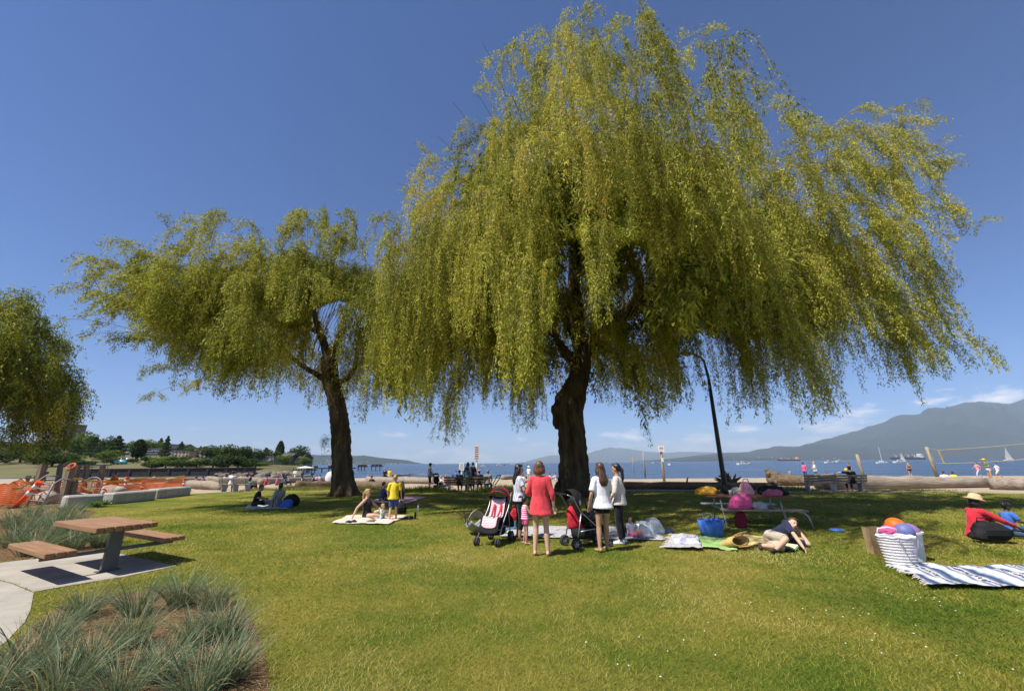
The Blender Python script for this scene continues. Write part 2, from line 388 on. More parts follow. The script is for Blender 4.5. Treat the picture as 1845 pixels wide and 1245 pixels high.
# mountains and headland: real ridges at their own distance
M_forest = mat('mountain_forest', (.017, .025, .024), .95, .25, .0035, 0, spec=.02, col2=(.008, .013, .013), detail=8)
M_headf = mat('headland_forest', (.026, .036, .026), .95, .3, .02, 0, spec=.02, col2=(.010, .017, .014), detail=8)
def ridge(name, prof, Yd, deep, m, rough, seed, n=220, rows=18, front=1.0):
    prof = sorted(prof); xs = np.linspace(prof[0][0], prof[-1][0], n)
    ty = np.interp(xs, [p[0] for p in prof], [p[1] for p in prof]); vs = []
    for j in range(rows):
        t = j / (rows - 1)                      # 0 = foot in front, .55 = crest, 1 = far foot
        for i in range(n):
            top = AT(xs[i], ty[i], Yd); h = max(top.z - SEA_Z, 0.0)
            k = 1.0 if t <= .6 else 1 - (t - .6) / .4
            s = (t / .6) if t <= .6 else 1
            prof_h = (s ** 1.15 if t <= .6 else k)
            y = Yd + (s - 1) * deep * front if t <= .6 else Yd + (1 - k) * deep
            sx = top.x * (y / Yd) if t <= .6 else top.x
            nz = vnoise(sx / (deep * .35) + seed, y / (deep * .35)) * rough * h * (.75 if t < .58 else .2 if t <= .62 else .5) * min(1, s * 2)
            vs.append((sx, y, SEA_Z - 2 + (h + 2) * prof_h + nz * (0 if t == 0 else 1)))
    fc = np.array([(j * n + i, j * n + i + 1, (j + 1) * n + i + 1, (j + 1) * n + i) for j in range(rows - 1) for i in range(n - 1)])
    o = link(name, np_mesh(name, np.array(vs), fc, True), m); return tag(o, kind='structure')
NEAR_RANGE = [(1195, 827), (1230, 824), (1262, 820), (1300, 816), (1352, 814), (1391, 808), (1437, 805), (1471, 796), (1483, 791), (1520, 787), (1568, 776), (1590, 761), (1611, 749), (1636, 741), (1666, 736), (1697, 733), (1742, 728), (1788, 724), (1819, 720), (1900, 715), (2000, 726), (2120, 742)]
FAR_RANGE = [(935, 833), (948, 831), (962, 827), (985, 822), (1008, 819), (1057, 817), (1076, 811), (1099, 805.5), (1117, 806), (1135, 808.5), (1167, 814), (1200, 815), (1245, 813), (1300, 815), (1400, 812), (1500, 806)]
HEAD = [(330, 822), (420, 819), (500, 820), (548, 820), (562, 818), (585, 819), (640, 821), (655, 820), (686, 824), (716, 827), (739, 830), (752, 834.5), (756, 836)]
ridge('mountain', NEAR_RANGE, 9500, 3200, M_forest, .5, 3.3)
ridge('mountain', FAR_RANGE, 21000, 3500, M_forest, .35, 8.1)
ridge('headland', HEAD, 6500, 800, M_headf, .28, 5.5, n=300)

# haze: the air over the strait
def haze():
    mb = MB().box((0, 14500, 798), (86000, 57000, 1604))
    o = mb.obj('haze', None); m = bpy.data.materials.new('sea_haze'); m.use_nodes = True; nt = m.node_tree
    for nd in list(nt.nodes):
        if nd.type == 'BSDF_PRINCIPLED': nt.nodes.remove(nd)
    v = nt.nodes.new('ShaderNodeVolumePrincipled'); v.inputs['Color'].default_value = (.71, .86, 1.0, 1); v.inputs['Density'].default_value = HAZE; v.inputs['Anisotropy'].default_value = 0.0
    nt.links.new(v.outputs[0], nt.nodes['Material Output'].inputs['Volume'])
    o.data.materials.append(m); tag(o, kind='stuff')
HAZE = 5.6e-5
haze()
# ------------------------------------------------------------------ willows
M_bark = mat('willow_bark', (.130, .100, .062), .95, .2, 3.4, 1.0, 11, spec=.05, col2=(.028, .021, .014), stretch=(1, 1, .22), detail=9)
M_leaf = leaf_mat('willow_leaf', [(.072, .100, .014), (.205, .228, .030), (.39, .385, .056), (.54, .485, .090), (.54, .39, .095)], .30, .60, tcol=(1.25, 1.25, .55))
M_twig = mat('willow_twig', (.30, .20, .075), .8, .2, 8, 0, spec=.1)
M_ivy = leaf_mat('sprout_leaf', [(.05, .09, .02), (.09, .15, .03)], .3)

def bez(a, b, c, d, n):
    t = np.linspace(0, 1, n)[:, None]; a, b, c, d = (np.array(q, float) for q in (a, b, c, d))
    return (1 - t) ** 3 * a + 3 * t * (1 - t) ** 2 * b + 3 * t * t * (1 - t) * c + t ** 3 * d
def ribbons(paths, rads):               # thin three-sided twigs as one vertex / face array
    vs = []; fs = []; o = 0
    for P, r in zip(paths, rads):
        n = len(P); D = np.gradient(P, axis=0); D /= np.linalg.norm(D, axis=1)[:, None] + 1e-9
        A = np.cross(D, np.array([.31, .95, .07])); A /= np.linalg.norm(A, axis=1)[:, None] + 1e-9; B = np.cross(D, A)
        rr = (r * np.linspace(1, .45, n))[:, None]
        if r < .012:                      # a hair-thin withe: one strip
            idx = np.arange(n - 1); vs.append(P - A * rr); vs.append(P + A * rr); fs.append(np.stack([o + idx, o + n + idx, o + n + idx + 1, o + idx + 1], 1)); o += 2 * n; continue
        for k in range(3):
            t = 2 * math.pi * k / 3; vs.append(P + (A * math.cos(t) + B * math.sin(t)) * rr)
        idx = np.arange(n - 1)
        for k in range(3):
            k2 = (k + 1) % 3; fs.append(np.stack([o + k * n + idx, o + k2 * n + idx, o + k2 * n + idx + 1, o + k * n + idx + 1], 1))
        o += 3 * n
    return np.concatenate(vs), np.concatenate(fs)
def leaves_on(P, D, tint, L, W, rng, hang=.75):  # one diamond leaf per point
    n = len(P)
    side = rng.normal(size=(n, 3)); side -= D * (side * D).sum(1)[:, None]; side /= np.linalg.norm(side, axis=1)[:, None] + 1e-9
    ax = side * (1.0 - .45 * rng.random((n, 1))) + D * (.35 + .4 * rng.random((n, 1))) + np.array([0, 0, -hang]) * (.4 + .8 * rng.random((n, 1)))
    ax /= np.linalg.norm(ax, axis=1)[:, None]
    nr = rng.normal(size=(n, 3)); wv = np.cross(ax, nr); wv /= np.linalg.norm(wv, axis=1)[:, None] + 1e-9
    L = (L * (.65 + .6 * rng.random((n, 1)))); W = W * (.75 + .5 * rng.random((n, 1)))
    m = P + ax * L * .42
    V = np.stack([P - wv * W * .5, P + ax * L, m * .6 + P * .4 + wv * W * .5], 1).reshape(-1, 3)
    return V, np.arange(3 * n).reshape(n, 3), np.clip(tint + rng.normal(scale=.15, size=n), 0, 1)

class Willow:
    def __init__(s, seed, stop=None): s.stop = stop; s.rng = np.random.default_rng(seed); s.tw = []; s.tr = []; s.P = []; s.D = []; s.T = []; s.S = []
    def strand(s, p0, d0, length, tint, step, scale, wind=(0, 0, 0), stiff=1.0):
        """a hanging withe: leaves the bough along d0 and turns down under its own weight"""
        rng = s.rng; n = max(4, int(length / .16)); p = np.array(p0, float); d = np.array(d0, float); d /= np.linalg.norm(d) + 1e-9
        sw = rng.normal(scale=.19, size=3); sw[2] = 0; out = [p.copy()]; seg = length / n
        for i in range(n):
            d = d + np.array([0, 0, -1.0]) * (.42 / stiff) * seg / .16 + (sw + np.array(wind)) * .16 * seg / .16 + rng.normal(scale=.085, size=3)
            d /= np.linalg.norm(d); p = p + d * seg
            if s.stop is not None and s.stop(p): break
            out.append(p.copy())
        if len(out) < 3: return
        P = np.array(out); s.tw.append(P[::3] if len(P) > 6 else P[::2]); s.tr.append(.0040 * scale ** .5 + .001 * length ** .5)
        m = max(2, int(length / (step * .40))); t = np.sort(rng.random(m)) ** .9 * (len(P) - 1.001); i = t.astype(int); f = (t - i)[:, None]
        Q = P[i] * (1 - f) + P[i + 1] * f; Dd = P[i + 1] - P[i]; Dd /= np.linalg.norm(Dd, axis=1)[:, None] + 1e-9
        Q = Q + rng.normal(scale=.050 * scale, size=Q.shape)
        s.P.append(Q); s.D.append(Dd); s.T.append(np.full(m, tint) + .12 * (t / len(P) - .5)); s.S.append(np.full(m, scale))
    def bough(s, pts, nst, lmin, lmax, floor, tint, step=.05, scale=1.0, wind=(0, 0, 0), start=.25, spread=.35, r0=.05, up=.25):
        """a woody bough through pts with withes hanging from its outer part; floor(x,y) ends them"""
        rng = s.rng; P = np.array(pts, float); s.tw.append(P); s.tr.append(r0); n = len(P)
        k = 0
        while k < nst:                      # withes come in tresses of four to seven that hang together
            t = (start + (1 - start) * rng.random() ** .6) * (n - 1.001); i = int(t); f = t - i
            p0 = P[i] * (1 - f) + P[i + 1] * f; d0 = P[i + 1] - P[i]; d0 = d0 / (np.linalg.norm(d0) + 1e-9)
            d0 = d0 * .6 + rng.normal(scale=spread, size=3) + np.array([0, 0, up]); d0 /= np.linalg.norm(d0)
            L0 = lmin + (lmax - lmin) * rng.random() ** 1.2; t0 = tint + rng.normal(scale=.08)
            for q in range(rng.integers(2, 4) if nst < 16 else rng.integers(4, 8)):
                if k >= nst: break
                k += 1; p = p0 + rng.normal(scale=.10 * scale, size=3); d = d0 + rng.normal(scale=.13, size=3)
                L = L0 * (.72 + .4 * rng.random()); fl = floor(p[0], p[1]) + rng.normal(scale=.3); L = max(.5, min(L, (p[2] - fl) * 1.08 + .3))
                s.strand(p, d, L, t0 + rng.normal(scale=.05), step, scale, wind)
    def finish(s, name_crown, root, leafL=.108, leafW=.033):
        P = np.concatenate(s.P); D = np.concatenate(s.D); T = np.concatenate(s.T); S = np.concatenate(s.S)[:, None]
        V, Fq, tint = leaves_on(P, D, T, leafL * S, leafW * S, s.rng)
        me = np_mesh('crown', V, Fq, False, {'tint': tint}); o = link('crown', me, M_leaf, root)
        Vt, Ft = ribbons(s.tw, s.tr); link('branches', np_mesh('branches', Vt, Ft, True), M_twig, root)
        print('willow leaves', len(Fq), 'twig faces', len(Ft)); return o

def trunk_noise(amp, fine):
    def post(me):
        n = len(me.vertices); co = np.empty(n * 3, np.float32); me.vertices.foreach_get('co', co); no = np.empty(n * 3, np.float32); me.vertices.foreach_get('normal', no)
        co = co.reshape(-1, 3); no = no.reshape(-1, 3)
        h = np.array([amp * vnoise(p[0] * 1.3, p[1] * 1.3, p[2] * .9, 3) + fine * abs(vnoise(p[0] * 7, p[1] * 7, p[2] * 1.3, 3)) for p in co], np.float32)
        co += no * h[:, None]; me.vertices.foreach_set('co', co.ravel()); me.update()
    return post

# ---- the big willow in the middle of the lawn. Trunk 22 m from the viewer; its crown spreads towards the viewer.
BASE = G(1036, 893); BY = BASE.y
def tp(x, y, dy=0.0): return AT(x, y, BY + dy)
def W(px): return px / F * BY * .86
big = thing('willow_tree', 'huge weeping willow with burled trunk and yellow-green curtains over the picnic group', 'tree', BASE)
tb = MB()
trunk_pts = [((1036, 902), 42), ((1036, 880), 33), ((1034, 850), 29), ((1032, 815), 26.5), ((1031, 785), 25.5), ((1027, 755), 27), ((1027, 730), 28), ((1034, 705), 25), ((1043, 680), 20), ((1050, 655), 19), ((1056, 630), 21), ((1058, 612), 21)]
tb.tube([tp(*p) for p, r in trunk_pts], [W(r) for p, r in trunk_pts], 18)
tb.ell(tp(1006, 738, -.2), (W(15), W(15), W(14))); tb.ell(tp(1012, 722, -.1), (W(15), W(14), W(20))); tb.ell(tp(1003, 757, 0), (W(8), W(12), W(17)))
for k in range(9):                                     # root flare
    a = 2 * math.pi * k / 9 + .3; d = Vector((math.cos(a), math.sin(a), 0))
    tb.tube([BASE + d * .55 + Vector((0, 0, .75)), BASE + d * .82 + Vector((0, 0, .22)), BASE + d * 1.12 + Vector((0, 0, -.12))], [.30, .24, .12], 10)
limbs = [ # (pixel path with depth offsets, start radius px, end radius px)
    ([(1052, 640, 0), (1036, 590, -.3), (1030, 540, -.6), (1036, 490, -1.0), (1038, 440, -1.6), (1030, 400, -2.2), (1016, 350, -3.0), (1008, 280, -4.0)], 17, 7),
    ([(1060, 635, 0), (1078, 600, .2), (1110, 578, .5), (1150, 556, 1.0), (1178, 530, 1.2), (1200, 480, 1.0)], 17, 8),
    ([(1048, 668, 0), (1030, 648, -.5), (1010, 622, -1.2), (995, 596, -2.0), (960, 540, -3.5), (900, 500, -4.5)], 9, 4),
    ([(1100, 585, .4), (1150, 540, -.6), (1152, 500, -1.4), (1136, 470, -2.0), (1132, 440, -2.6), (1140, 400, -3.4), (1160, 330, -4.4)], 12, 6),
    ([(1150, 556, 1.0), (1215, 520, .2), (1265, 540, -1.0), (1300, 580, -1.6)], 8, 4),
    ([(1215, 525, .2), (1250, 500, -.6), (1310, 540, -1.6), (1370, 590, -2.4)], 6, 3),
    ([(1038, 440, -1.6), (1022, 430, -1.8), (1000, 420, -2.4)], 9, 5),
    ([(1044, 600, -.2), (1046, 555, -.2), (1040, 520, -.4)], 8, 6),
]
for pth, ra, rb in limbs:
    pts = [tp(x, y, d) for x, y, d in pth]; n = len(pts)
    tb.tube(pts, [W(ra + (rb - ra) * i / (n - 1)) for i in range(n)], 12)
BIG0 = Vector(BASE)
def local(mb, o): mb.v = [tuple(Vector(p) - o) for p in mb.v]; return mb
blob('trunk', local(tb, BIG0), M_bark, big, .085, 2, post=trunk_noise(.07, .11))

def opening(p):                          # the curtain parts round the stem and below the right hand limbs
    if p[1] > BY - .8: return False
    dz = p[2] - EYE; w_ = -(p[1] * SP * 0 + (dz * CP - p[1] * SP)) / (p[1] * CP + dz * SP); y = CY + F * w_; x = CX + F * p[0] / (p[1] * CP + dz * SP)
    if 1003 < x < 1056 and 425 < y <= 570: return p[1] < BY - 4.5
    if 1112 < x < 1168 and 435 < y < 570: return p[1] < BY - 5
    if 988 < x < 1068 and y > 560 + abs(x - 1030) * .9: return p[1] < BY - 1.2
    if 1068 <= x < 1120 and y > 600 + (x - 1068) * .6: return p[1] < BY - 3
    if 1226 < x < 1288 and y > 605: return p[1] < 22.6
    if 1120 <= x < 1290 and y > 640: return p[1] < 14.2
    return False
wb = Willow(11, opening)
CX0, CY0 = 3.7, 17.4                                  # the middle of the crown, in front of the trunk
def big_floor(x, y):
    r = math.hypot((x - CX0) / 11.5, (y - CY0) / 10.5)
    return 3.0 + 2.6 * vnoise(x * .38, y * .38, 4) + (1.0 if r < .5 else 0) + 1.2 * max(0, r - 1) + (2.2 if x < -1.5 else 0)
def big_bough(tip, nst, lmin=2.0, lmax=5.5, fork=None, step=.05, scale=1.0, tint=.45, start=.25, wind=(.03, -.01, 0), rise=1.6):
    t = np.array(tip, float); c = np.array((CX0, CY0 + 1.5, max(6.0, t[2] * .60))) - t; f = t + c * min(.8, 3.6 / (np.linalg.norm(c) + 1e-6))
    d = t - f; rise *= .5; c1 = f + d * .3 + np.array([0, 0, rise * .9]); c2 = f + d * .75 + np.array([0, 0, rise])
    wb.bough(bez(f, c1, c2, t, 10), nst, lmin, lmax, big_floor, tint, step, scale, wind, start, .46, .016)
rb = np.random.default_rng(5)
# dome: layers of arching boughs, denser on the side one sees
def dome_top(rho, a): return 16.9 - 6.6 * rho ** 2.3 + .9 * math.sin(3 * a + 1) + .7 * math.sin(5 * a)
nb = 0
for layer, (r0_, r1_, cnt) in enumerate(((.0, .38, 66), (.38, .66, 122), (.66, .88, 128), (.88, 1.03, 98))):
    for k in range(cnt):
        a = 2 * math.pi * (k + rb.random()) / cnt; rho = r0_ + (r1_ - r0_) * rb.random()
        lump = 1 + .12 * math.sin(4 * a + 2) + .10 * math.sin(7 * a + .5) + .14 * math.cos(a) ** 3 - .20 * math.exp(-((a - 5.5) / .45) ** 2)
        x = CX0 + 11.2 * rho * math.cos(a) * lump; y = CY0 + 9.8 * rho * math.sin(a) * lump
        z = dome_top(rho, a) - rb.random() ** 1.7 * (4.2 if rho < .9 else 3.2)
        back = y > CY0 + 3
        sc = 1.6 if back else (.82 if y < 11.5 else 1.0)
        hue = .40 + .22 * vnoise(x * .3, y * .3, z * .3) * 2
        big_bough((x, y, z), int((8 if back else 19) * (1.15 if rho > .6 else .9)), 1.2 if rho > .5 else .9, (4.8 if rho > .82 else 3.2) if rho > .5 else 2.6, step=.075 if back else (.040 if y < 11.5 else .05), scale=sc, tint=hue, rise=1.2 + rb.random()); nb += 1
for k in range(225):                                   # inner filler boughs, leaves enlarged to deepen the crown's shade on the lawn
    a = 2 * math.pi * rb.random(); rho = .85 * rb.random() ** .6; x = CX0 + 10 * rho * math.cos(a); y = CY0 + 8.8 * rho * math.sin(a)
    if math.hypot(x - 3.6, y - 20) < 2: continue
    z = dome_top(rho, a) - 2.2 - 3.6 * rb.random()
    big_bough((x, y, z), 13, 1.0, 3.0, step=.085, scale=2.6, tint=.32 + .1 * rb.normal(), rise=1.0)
# boughs one can name in the photograph: pixel of the tip and distance
NAMED = [(1780, 400, 14.1, 12, 1.0), (1740, 300, 14.1, 14, 1.6), (1735, 245, 14.6, 9, 1.2), (1665, 180, 14.1, 10, 1.5), (1560, 195, 14.1, 16, 2.5), (1700, 215, 14.1, 12, 2.0), (1650, 260, 13.6, 22, 3.0), (1690, 345, 13.6, 20, 2.6), (1600, 300, 13.1, 24, 4), (1640, 400, 13.1, 20, 3.6), (1580, 420, 12.6, 24, 4.5), (1500, 350, 12.6, 24, 5),
         (1345, 120, 11.4, 14, 2.5), (1385, 160, 11.6, 12, 2.2), (1270, 60, 10.8, 14, 2.5), (1190, 45, 9.3, 14, 2.5), (1240, 40, 9.2, 10, 2), (1105, 40, 9.2, 16, 3.0), (1020, 30, 9.4, 18, 3.5), (985, 45, 9.6, 14, 3.0), (940, 70, 9.8, 16, 3.5), (905, 85, 10.2, 12, 3.0), (868, 75, 10.6, 7, 1.3), (1150, 35, 9.3, 12, 3), (1425, 205, 12.0, 26, 4), (1465, 225, 12.4, 26, 4.5), (1500, 235, 12.8, 26, 4.5), (1535, 225, 13, 24, 4), (1450, 290, 12, 28, 5), (1520, 300, 12.5, 28, 5), (1575, 260, 13, 24, 4), (1610, 330, 13, 26, 4.5), (1395, 190, 11.5, 22, 4), (1490, 400, 12.5, 28, 5), (1560, 480, 12.8, 26, 4.5), (1650, 470, 13.2, 22, 4), (1590, 230, 13, 26, 4), (1630, 215, 13.2, 22, 3), (1640, 290, 13.3, 24, 3.5), (1590, 370, 13, 26, 4.5), (1700, 290, 13.6, 18, 2.2), (1715, 370, 13.8, 16, 2), (1545, 350, 12.8, 26, 4.5), (1060, 35, 9.2, 16, 3), (1440, 220, 13.1, 18, 3.5),
         (860, 170, 11.5, 14, 3), (815, 185, 12, 10, 2.5), (785, 245, 13.5, 9, 1.5), (760, 270, 14, 14, 2.2), (735, 295, 14.5, 14, 2.2), (715, 330, 15, 12, 2.5), (800, 300, 13, 20, 4), (750, 370, 14, 22, 4.5), (690, 395, 15.5, 22, 4.5), (665, 430, 15, 16, 4), (700, 440, 13.5, 22, 5)]
for px, py, Y, nst, ln in NAMED:
    p = AT(px, py, Y); big_bough(p, int(nst * 1.25), .5, ln * .8, start=.12, step=.045, tint=.45 + .1 * rb.random(), rise=.9)
# long tresses that hang clear below the crown: pixel of the lowest point, distance, height of their start above it
TRESS = [(965, 745, 9, 3.4, 26, .5), (1465, 775, 12.2, 3.0, 22, .3), (1112, 615, 8.6, 3.0, 26, .45), (825, 815, 15, 3.2, 16, .22), (1165, 775, 15, 3.5, 16, .25), (1205, 750, 16, 3.5, 14, .25), (1385, 745, 14, 4.0, 22, .5), (1350, 775, 15, 4.5, 20, .5), (1410, 690, 12.5, 3.5, 20, .4),
         (770, 770, 12.5, 4, 22, .4), (730, 690, 12.5, 4, 24, .6), (690, 760, 13.5, 4.2, 8, .4), (880, 735, 16, 4, 20, .6), (915, 745, 17, 4, 20, .6), (960, 785, 18, 4.5, 20, .6), (990, 770, 19, 4, 14, .4), (1075, 735, 20, 4, 16, .5), (1105, 700, 18, 4, 14, .4), (1220, 640, 14, 3.5, 14, .5), (1300, 690, 15, 4, 18, .6), (1270, 650, 16, 4, 10, .5),
         (1655, 700, 13.6, 2.4, 22, .7), (1735, 690, 14, 1.6, 10, .5), (1600, 620, 13.2, 2.6, 20, .6), (1690, 640, 13.6, 2.2, 14, .6), (1555, 640, 13.1, 2.0, 6, .5), (1480, 640, 13.1, 3, 18, .5), (1680, 560, 13.6, 2.5, 16, .5), (1625, 520, 13.1, 2.8, 20, .6),
         (850, 700, 14, 4, 22, .7), (800, 720, 14.5, 4, 16, .5), (1440, 620, 13.1, 3, 20, .5), (1350, 560, 11, 3, 20, .6), (1050, 560, 10.5, 2, 10, .3), (820, 600, 11.5, 4, 26, .6), (900, 640, 11, 4, 24, .6), (1200, 520, 9.5, 3.4, 26, .7), (1280, 470, 9.5, 3, 26, .7), (1160, 420, 9, 3.5, 26, .7), (930, 600, 10, 4, 26, .6)]
for px, py, Y, h, nst, sp in TRESS:
    lo = AT(px, py, Y); d = Vector((lo.x - CX0, lo.y - CY0, 0)).normalized()
    for k in range(int(nst * 1.8)):
        p = lo + Vector((rb.normal() * sp * .8, rb.normal() * sp * .6, h * (.75 + .4 * rb.random())))
        wb.strand(p - d * .25, d * .5 + Vector((rb.normal() * .25, rb.normal() * .25, .2)), max(.4, (p.z - lo.z) * (.55 + .5 * rb.random() ** .6)), .45 + .12 * rb.normal(), .040, .95, (.02, 0, 0))
wb.P = [p - np.array(BIG0) for p in wb.P]; wb.tw = [p - np.array(BIG0) for p in wb.tw]
wb.finish('crown', big)

# ---- the second willow to the left
LB = G(620, 893); LY = LB.y
left = thing('willow_tree', 'smaller weeping willow with a straight dark trunk and sparse drooping left side', 'tree', LB)
lt = MB()
def tl(x, y, dy=0.0): return AT(x, y, LY + dy)
WL = lambda px: px / F * LY * .79
tr_pts = [((620, 900), 29), ((619, 885), 24), ((617, 850), 21), ((615, 815), 19.5), ((614, 780), 19.5), ((610, 745), 18), ((604, 715), 17), ((597, 690), 17), ((594, 668), 17), ((592, 645), 16)]
lt.tube([tl(*p) for p, r in tr_pts], [WL(r) for p, r in tr_pts], 16)
for k in range(8):
    a = 2 * math.pi * k / 8; d = Vector((math.cos(a), math.sin(a), 0))
    lt.tube([LB + d * .3 + Vector((0, 0, .6)), LB + d * .6 + Vector((0, 0, .16)), LB + d * .9 + Vector((0, 0, -.1))], [.26, .2, .1], 8)
for pth, ra, rb_ in [
    ([(594, 655, 0), (584, 620, -.3), (572, 590, -.6), (565, 560, -1.0), (568, 525, -1.6)], 12, 4),
    ([(598, 650, 0), (608, 615, .2), (618, 580, .5), (640, 545, 0)], 10, 4),
    ([(606, 690, 0), (626, 682, -.1), (640, 660, -.2), (644, 630, -.2), (650, 600, .1), (668, 575, .5)], 7, 4),
    ([(588, 686, 0), (566, 672, -.4), (540, 656, -.9), (515, 636, -1.4), (490, 618, -2.0), (455, 615, -2.8)], 7, 3),
    ([(576, 600, -.5), (550, 588, -.9), (520, 580, -1.6), (485, 575, -2.4), (440, 590, -3.2)], 6, 3),
    ([(565, 560, -1), (530, 520, -2.0), (490, 495, -3.0), (460, 520, -3.6)], 5, 3),
    ([(566, 545, -1.2), (600, 505, -2.2), (628, 490, -2.6)], 5, 3)]:
    pts = [tl(x, y, d) for x, y, d in pth]; n = len(pts)
    lt.tube(pts, [WL((ra + (rb_ - ra) * i / (n - 1)) * .85) for i in range(n)], 10)
blob('trunk', local(lt, LB), M_bark, left, .07, 2, post=trunk_noise(.03, .09))
def lopening(p):                         # one sees the forking limbs from the front
    if p[1] > LY - .4: return False
    dz = p[2] - EYE; y = CY - F * (dz * CP - p[1] * SP) / (p[1] * CP + dz * SP); x = CX + F * p[0] / (p[1] * CP + dz * SP)
    if 560 < x < 668 and y > 535 + abs(x - 610) * .4: return p[1] < LY - 1.0
    if 500 < x <= 560 and y > 575: return p[1] < 16.5
    return False
wl = Willow(23, lopening); LX0, LY0 = LB.x - 1.6, LY - 4.2
def lfloor(x, y): return 3.8 + 2.0 * vnoise(x * .45, y * .45, 9) + max(0, (LX0 + 1 - x) * .8)
def lbough(tip, nst, lmin, lmax, start=.25, step=.055, scale=1.05, tint=.38, rise=1.1):
    t = np.array(tip, float); c = np.array((LX0, LY0 + 1.5, max(6.0, t[2] * .66))) - t; f = t + c * min(.8, 3.0 / (np.linalg.norm(c) + 1e-6)); d = t - f; rise *= .5
    wl.bough(bez(f, f + d * .3 + np.array([0, 0, rise]), f + d * .75 + np.array([0, 0, rise]), t, 9), nst, lmin, lmax, lfloor, tint, step, scale, (-.08, -.01, 0), start, .46, .015)
for r0_, r1_, cnt in ((0, .42, 46), (.42, .72, 84), (.72, 1.02, 110)):
    for k in range(cnt):
        a = 2 * math.pi * (k + rb.random()) / cnt; rho = r0_ + (r1_ - r0_) * rb.random()
        x = LX0 + 7.4 * rho * math.cos(a) * (1 + .12 * math.sin(3 * a)); y = LY0 + 7.0 * rho * math.sin(a)
        z = 12.0 - 3.4 * rho ** 2 - rb.random() ** 1.6 * 3.6
        back = y > LY0 + 2.5
        lbough((x, y, z), 12 if back else 24, 1.0, 3.4, step=.085 if back else .058, scale=1.5 if back else 1.1, tint=.36 + .25 * vnoise(x * .4, y * .4, z * .4), rise=.8 + .6 * rb.random())
for px, py, Y, nst, ln in [(135, 455, 14.5, 14, 2.4), (110, 510, 14, 7, .7), (118, 575, 14.2, 7, .8), (165, 500, 14.5, 18, 2.4), (160, 600, 15, 10, .8), (200, 430, 14.5, 18, 3), (250, 450, 14.5, 20, 3), (300, 405, 14.5, 18, 3), (345, 400, 14.5, 18, 3), (400, 385, 14.5, 20, 3.5), (450, 400, 15, 18, 3), (500, 410, 15, 14, 2.5), (550, 370, 15, 18, 3), (585, 365, 15, 14, 3), (630, 385, 15, 18, 3), (215, 540, 14.5, 20, 2.0), (285, 520, 14.5, 20, 2.6), (350, 500, 14.5, 20, 3), (430, 480, 14, 20, 3.5), (500, 470, 14, 20, 3.5), (180, 470, 14.5, 20, 2.2), (150, 530, 14.6, 16, 1.6), (240, 490, 14.5, 22, 2.4), (320, 450, 14.5, 22, 3), (380, 440, 14.3, 22, 3.2), (450, 440, 14.3, 22, 3.2), (540, 430, 14.5, 20, 3), (600, 410, 15, 20, 3), (360, 560, 15, 18, 2.2), (280, 570, 14.8, 18, 1.8), (310, 585, 15, 22, 2.2), (345, 610, 15.4, 24, 2.4), (400, 610, 15.6, 24, 2.6), (440, 590, 15.4, 22, 2.8), (480, 600, 16, 20, 3), (650, 425, 15.5, 22, 3), (685, 465, 16, 22, 3.5), (640, 480, 15.6, 20, 3), (615, 430, 15.2, 22, 3), (660, 520, 16.5, 18, 3), (540, 395, 15, 18, 2.6)]:
    lbough(AT(px, py, Y), int(nst * 1.4), .5, ln * .85, .12, .05, 1.1, .42, .7)
for px, py, Y, h, nst, sp in [(275, 660, 14.5, 1.8, 9, .3), (375, 735, 15, 2.4, 16, .4), (345, 700, 15, 2.0, 12, .4), (410, 690, 15.5, 2.2, 14, .5), (490, 755, 16, 3.0, 16, .4), (525, 740, 17, 3, 16, .5), (550, 720, 18, 3, 12, .5), (300, 600, 14.5, 1.8, 14, .6), (230, 600, 14.6, 1.4, 10, .6), (455, 690, 15.5, 2.6, 14, .5), (655, 690, 17, 3.4, 14, .5), (575, 745, 19, 2.4, 5, .25), (190, 590, 14.6, 1.2, 12, .5)]:
    lo = AT(px, py, Y)
    for k in range(int(nst * 3.2)):
        p = lo + Vector((rb.normal() * sp * .8 + .55 * h, rb.normal() * sp, h * (.75 + .4 * rb.random())))
        wl.strand(p, Vector((-.4, -.2, .1)) + Vector((rb.normal() * .2, rb.normal() * .2, 0)), max(.4, (p.z - lo.z) * (.6 + .45 * rb.random())), .38 + .1 * rb.normal(), .05, 1.05, (-.16, 0, 0))
wl.P = [p - np.array(LB) for p in wl.P]; wl.tw = [p - np.array(LB) for p in wl.tw]
wl.finish('crown', left)
# leafy shoots on the trunk bark
sp = Willow(3)
for k in range(14): p = tl(594 + rb.normal() * 2, 792 + rb.normal() * 9, -.55); sp.strand(np.array(p - LB), (-.6 + .2 * rb.normal(), -.5, .2), .5, .2, .03, 1.0)
P = np.concatenate(sp.P); V_, F_, t_ = leaves_on(P, np.concatenate(sp.D), np.concatenate(sp.T), np.full((len(P), 1), .09), np.full((len(P), 1), .02), sp.rng)
tag(link('shoots', np_mesh('shoots', V_, F_, False, {'tint': t_}), M_ivy, left), kind='stuff')

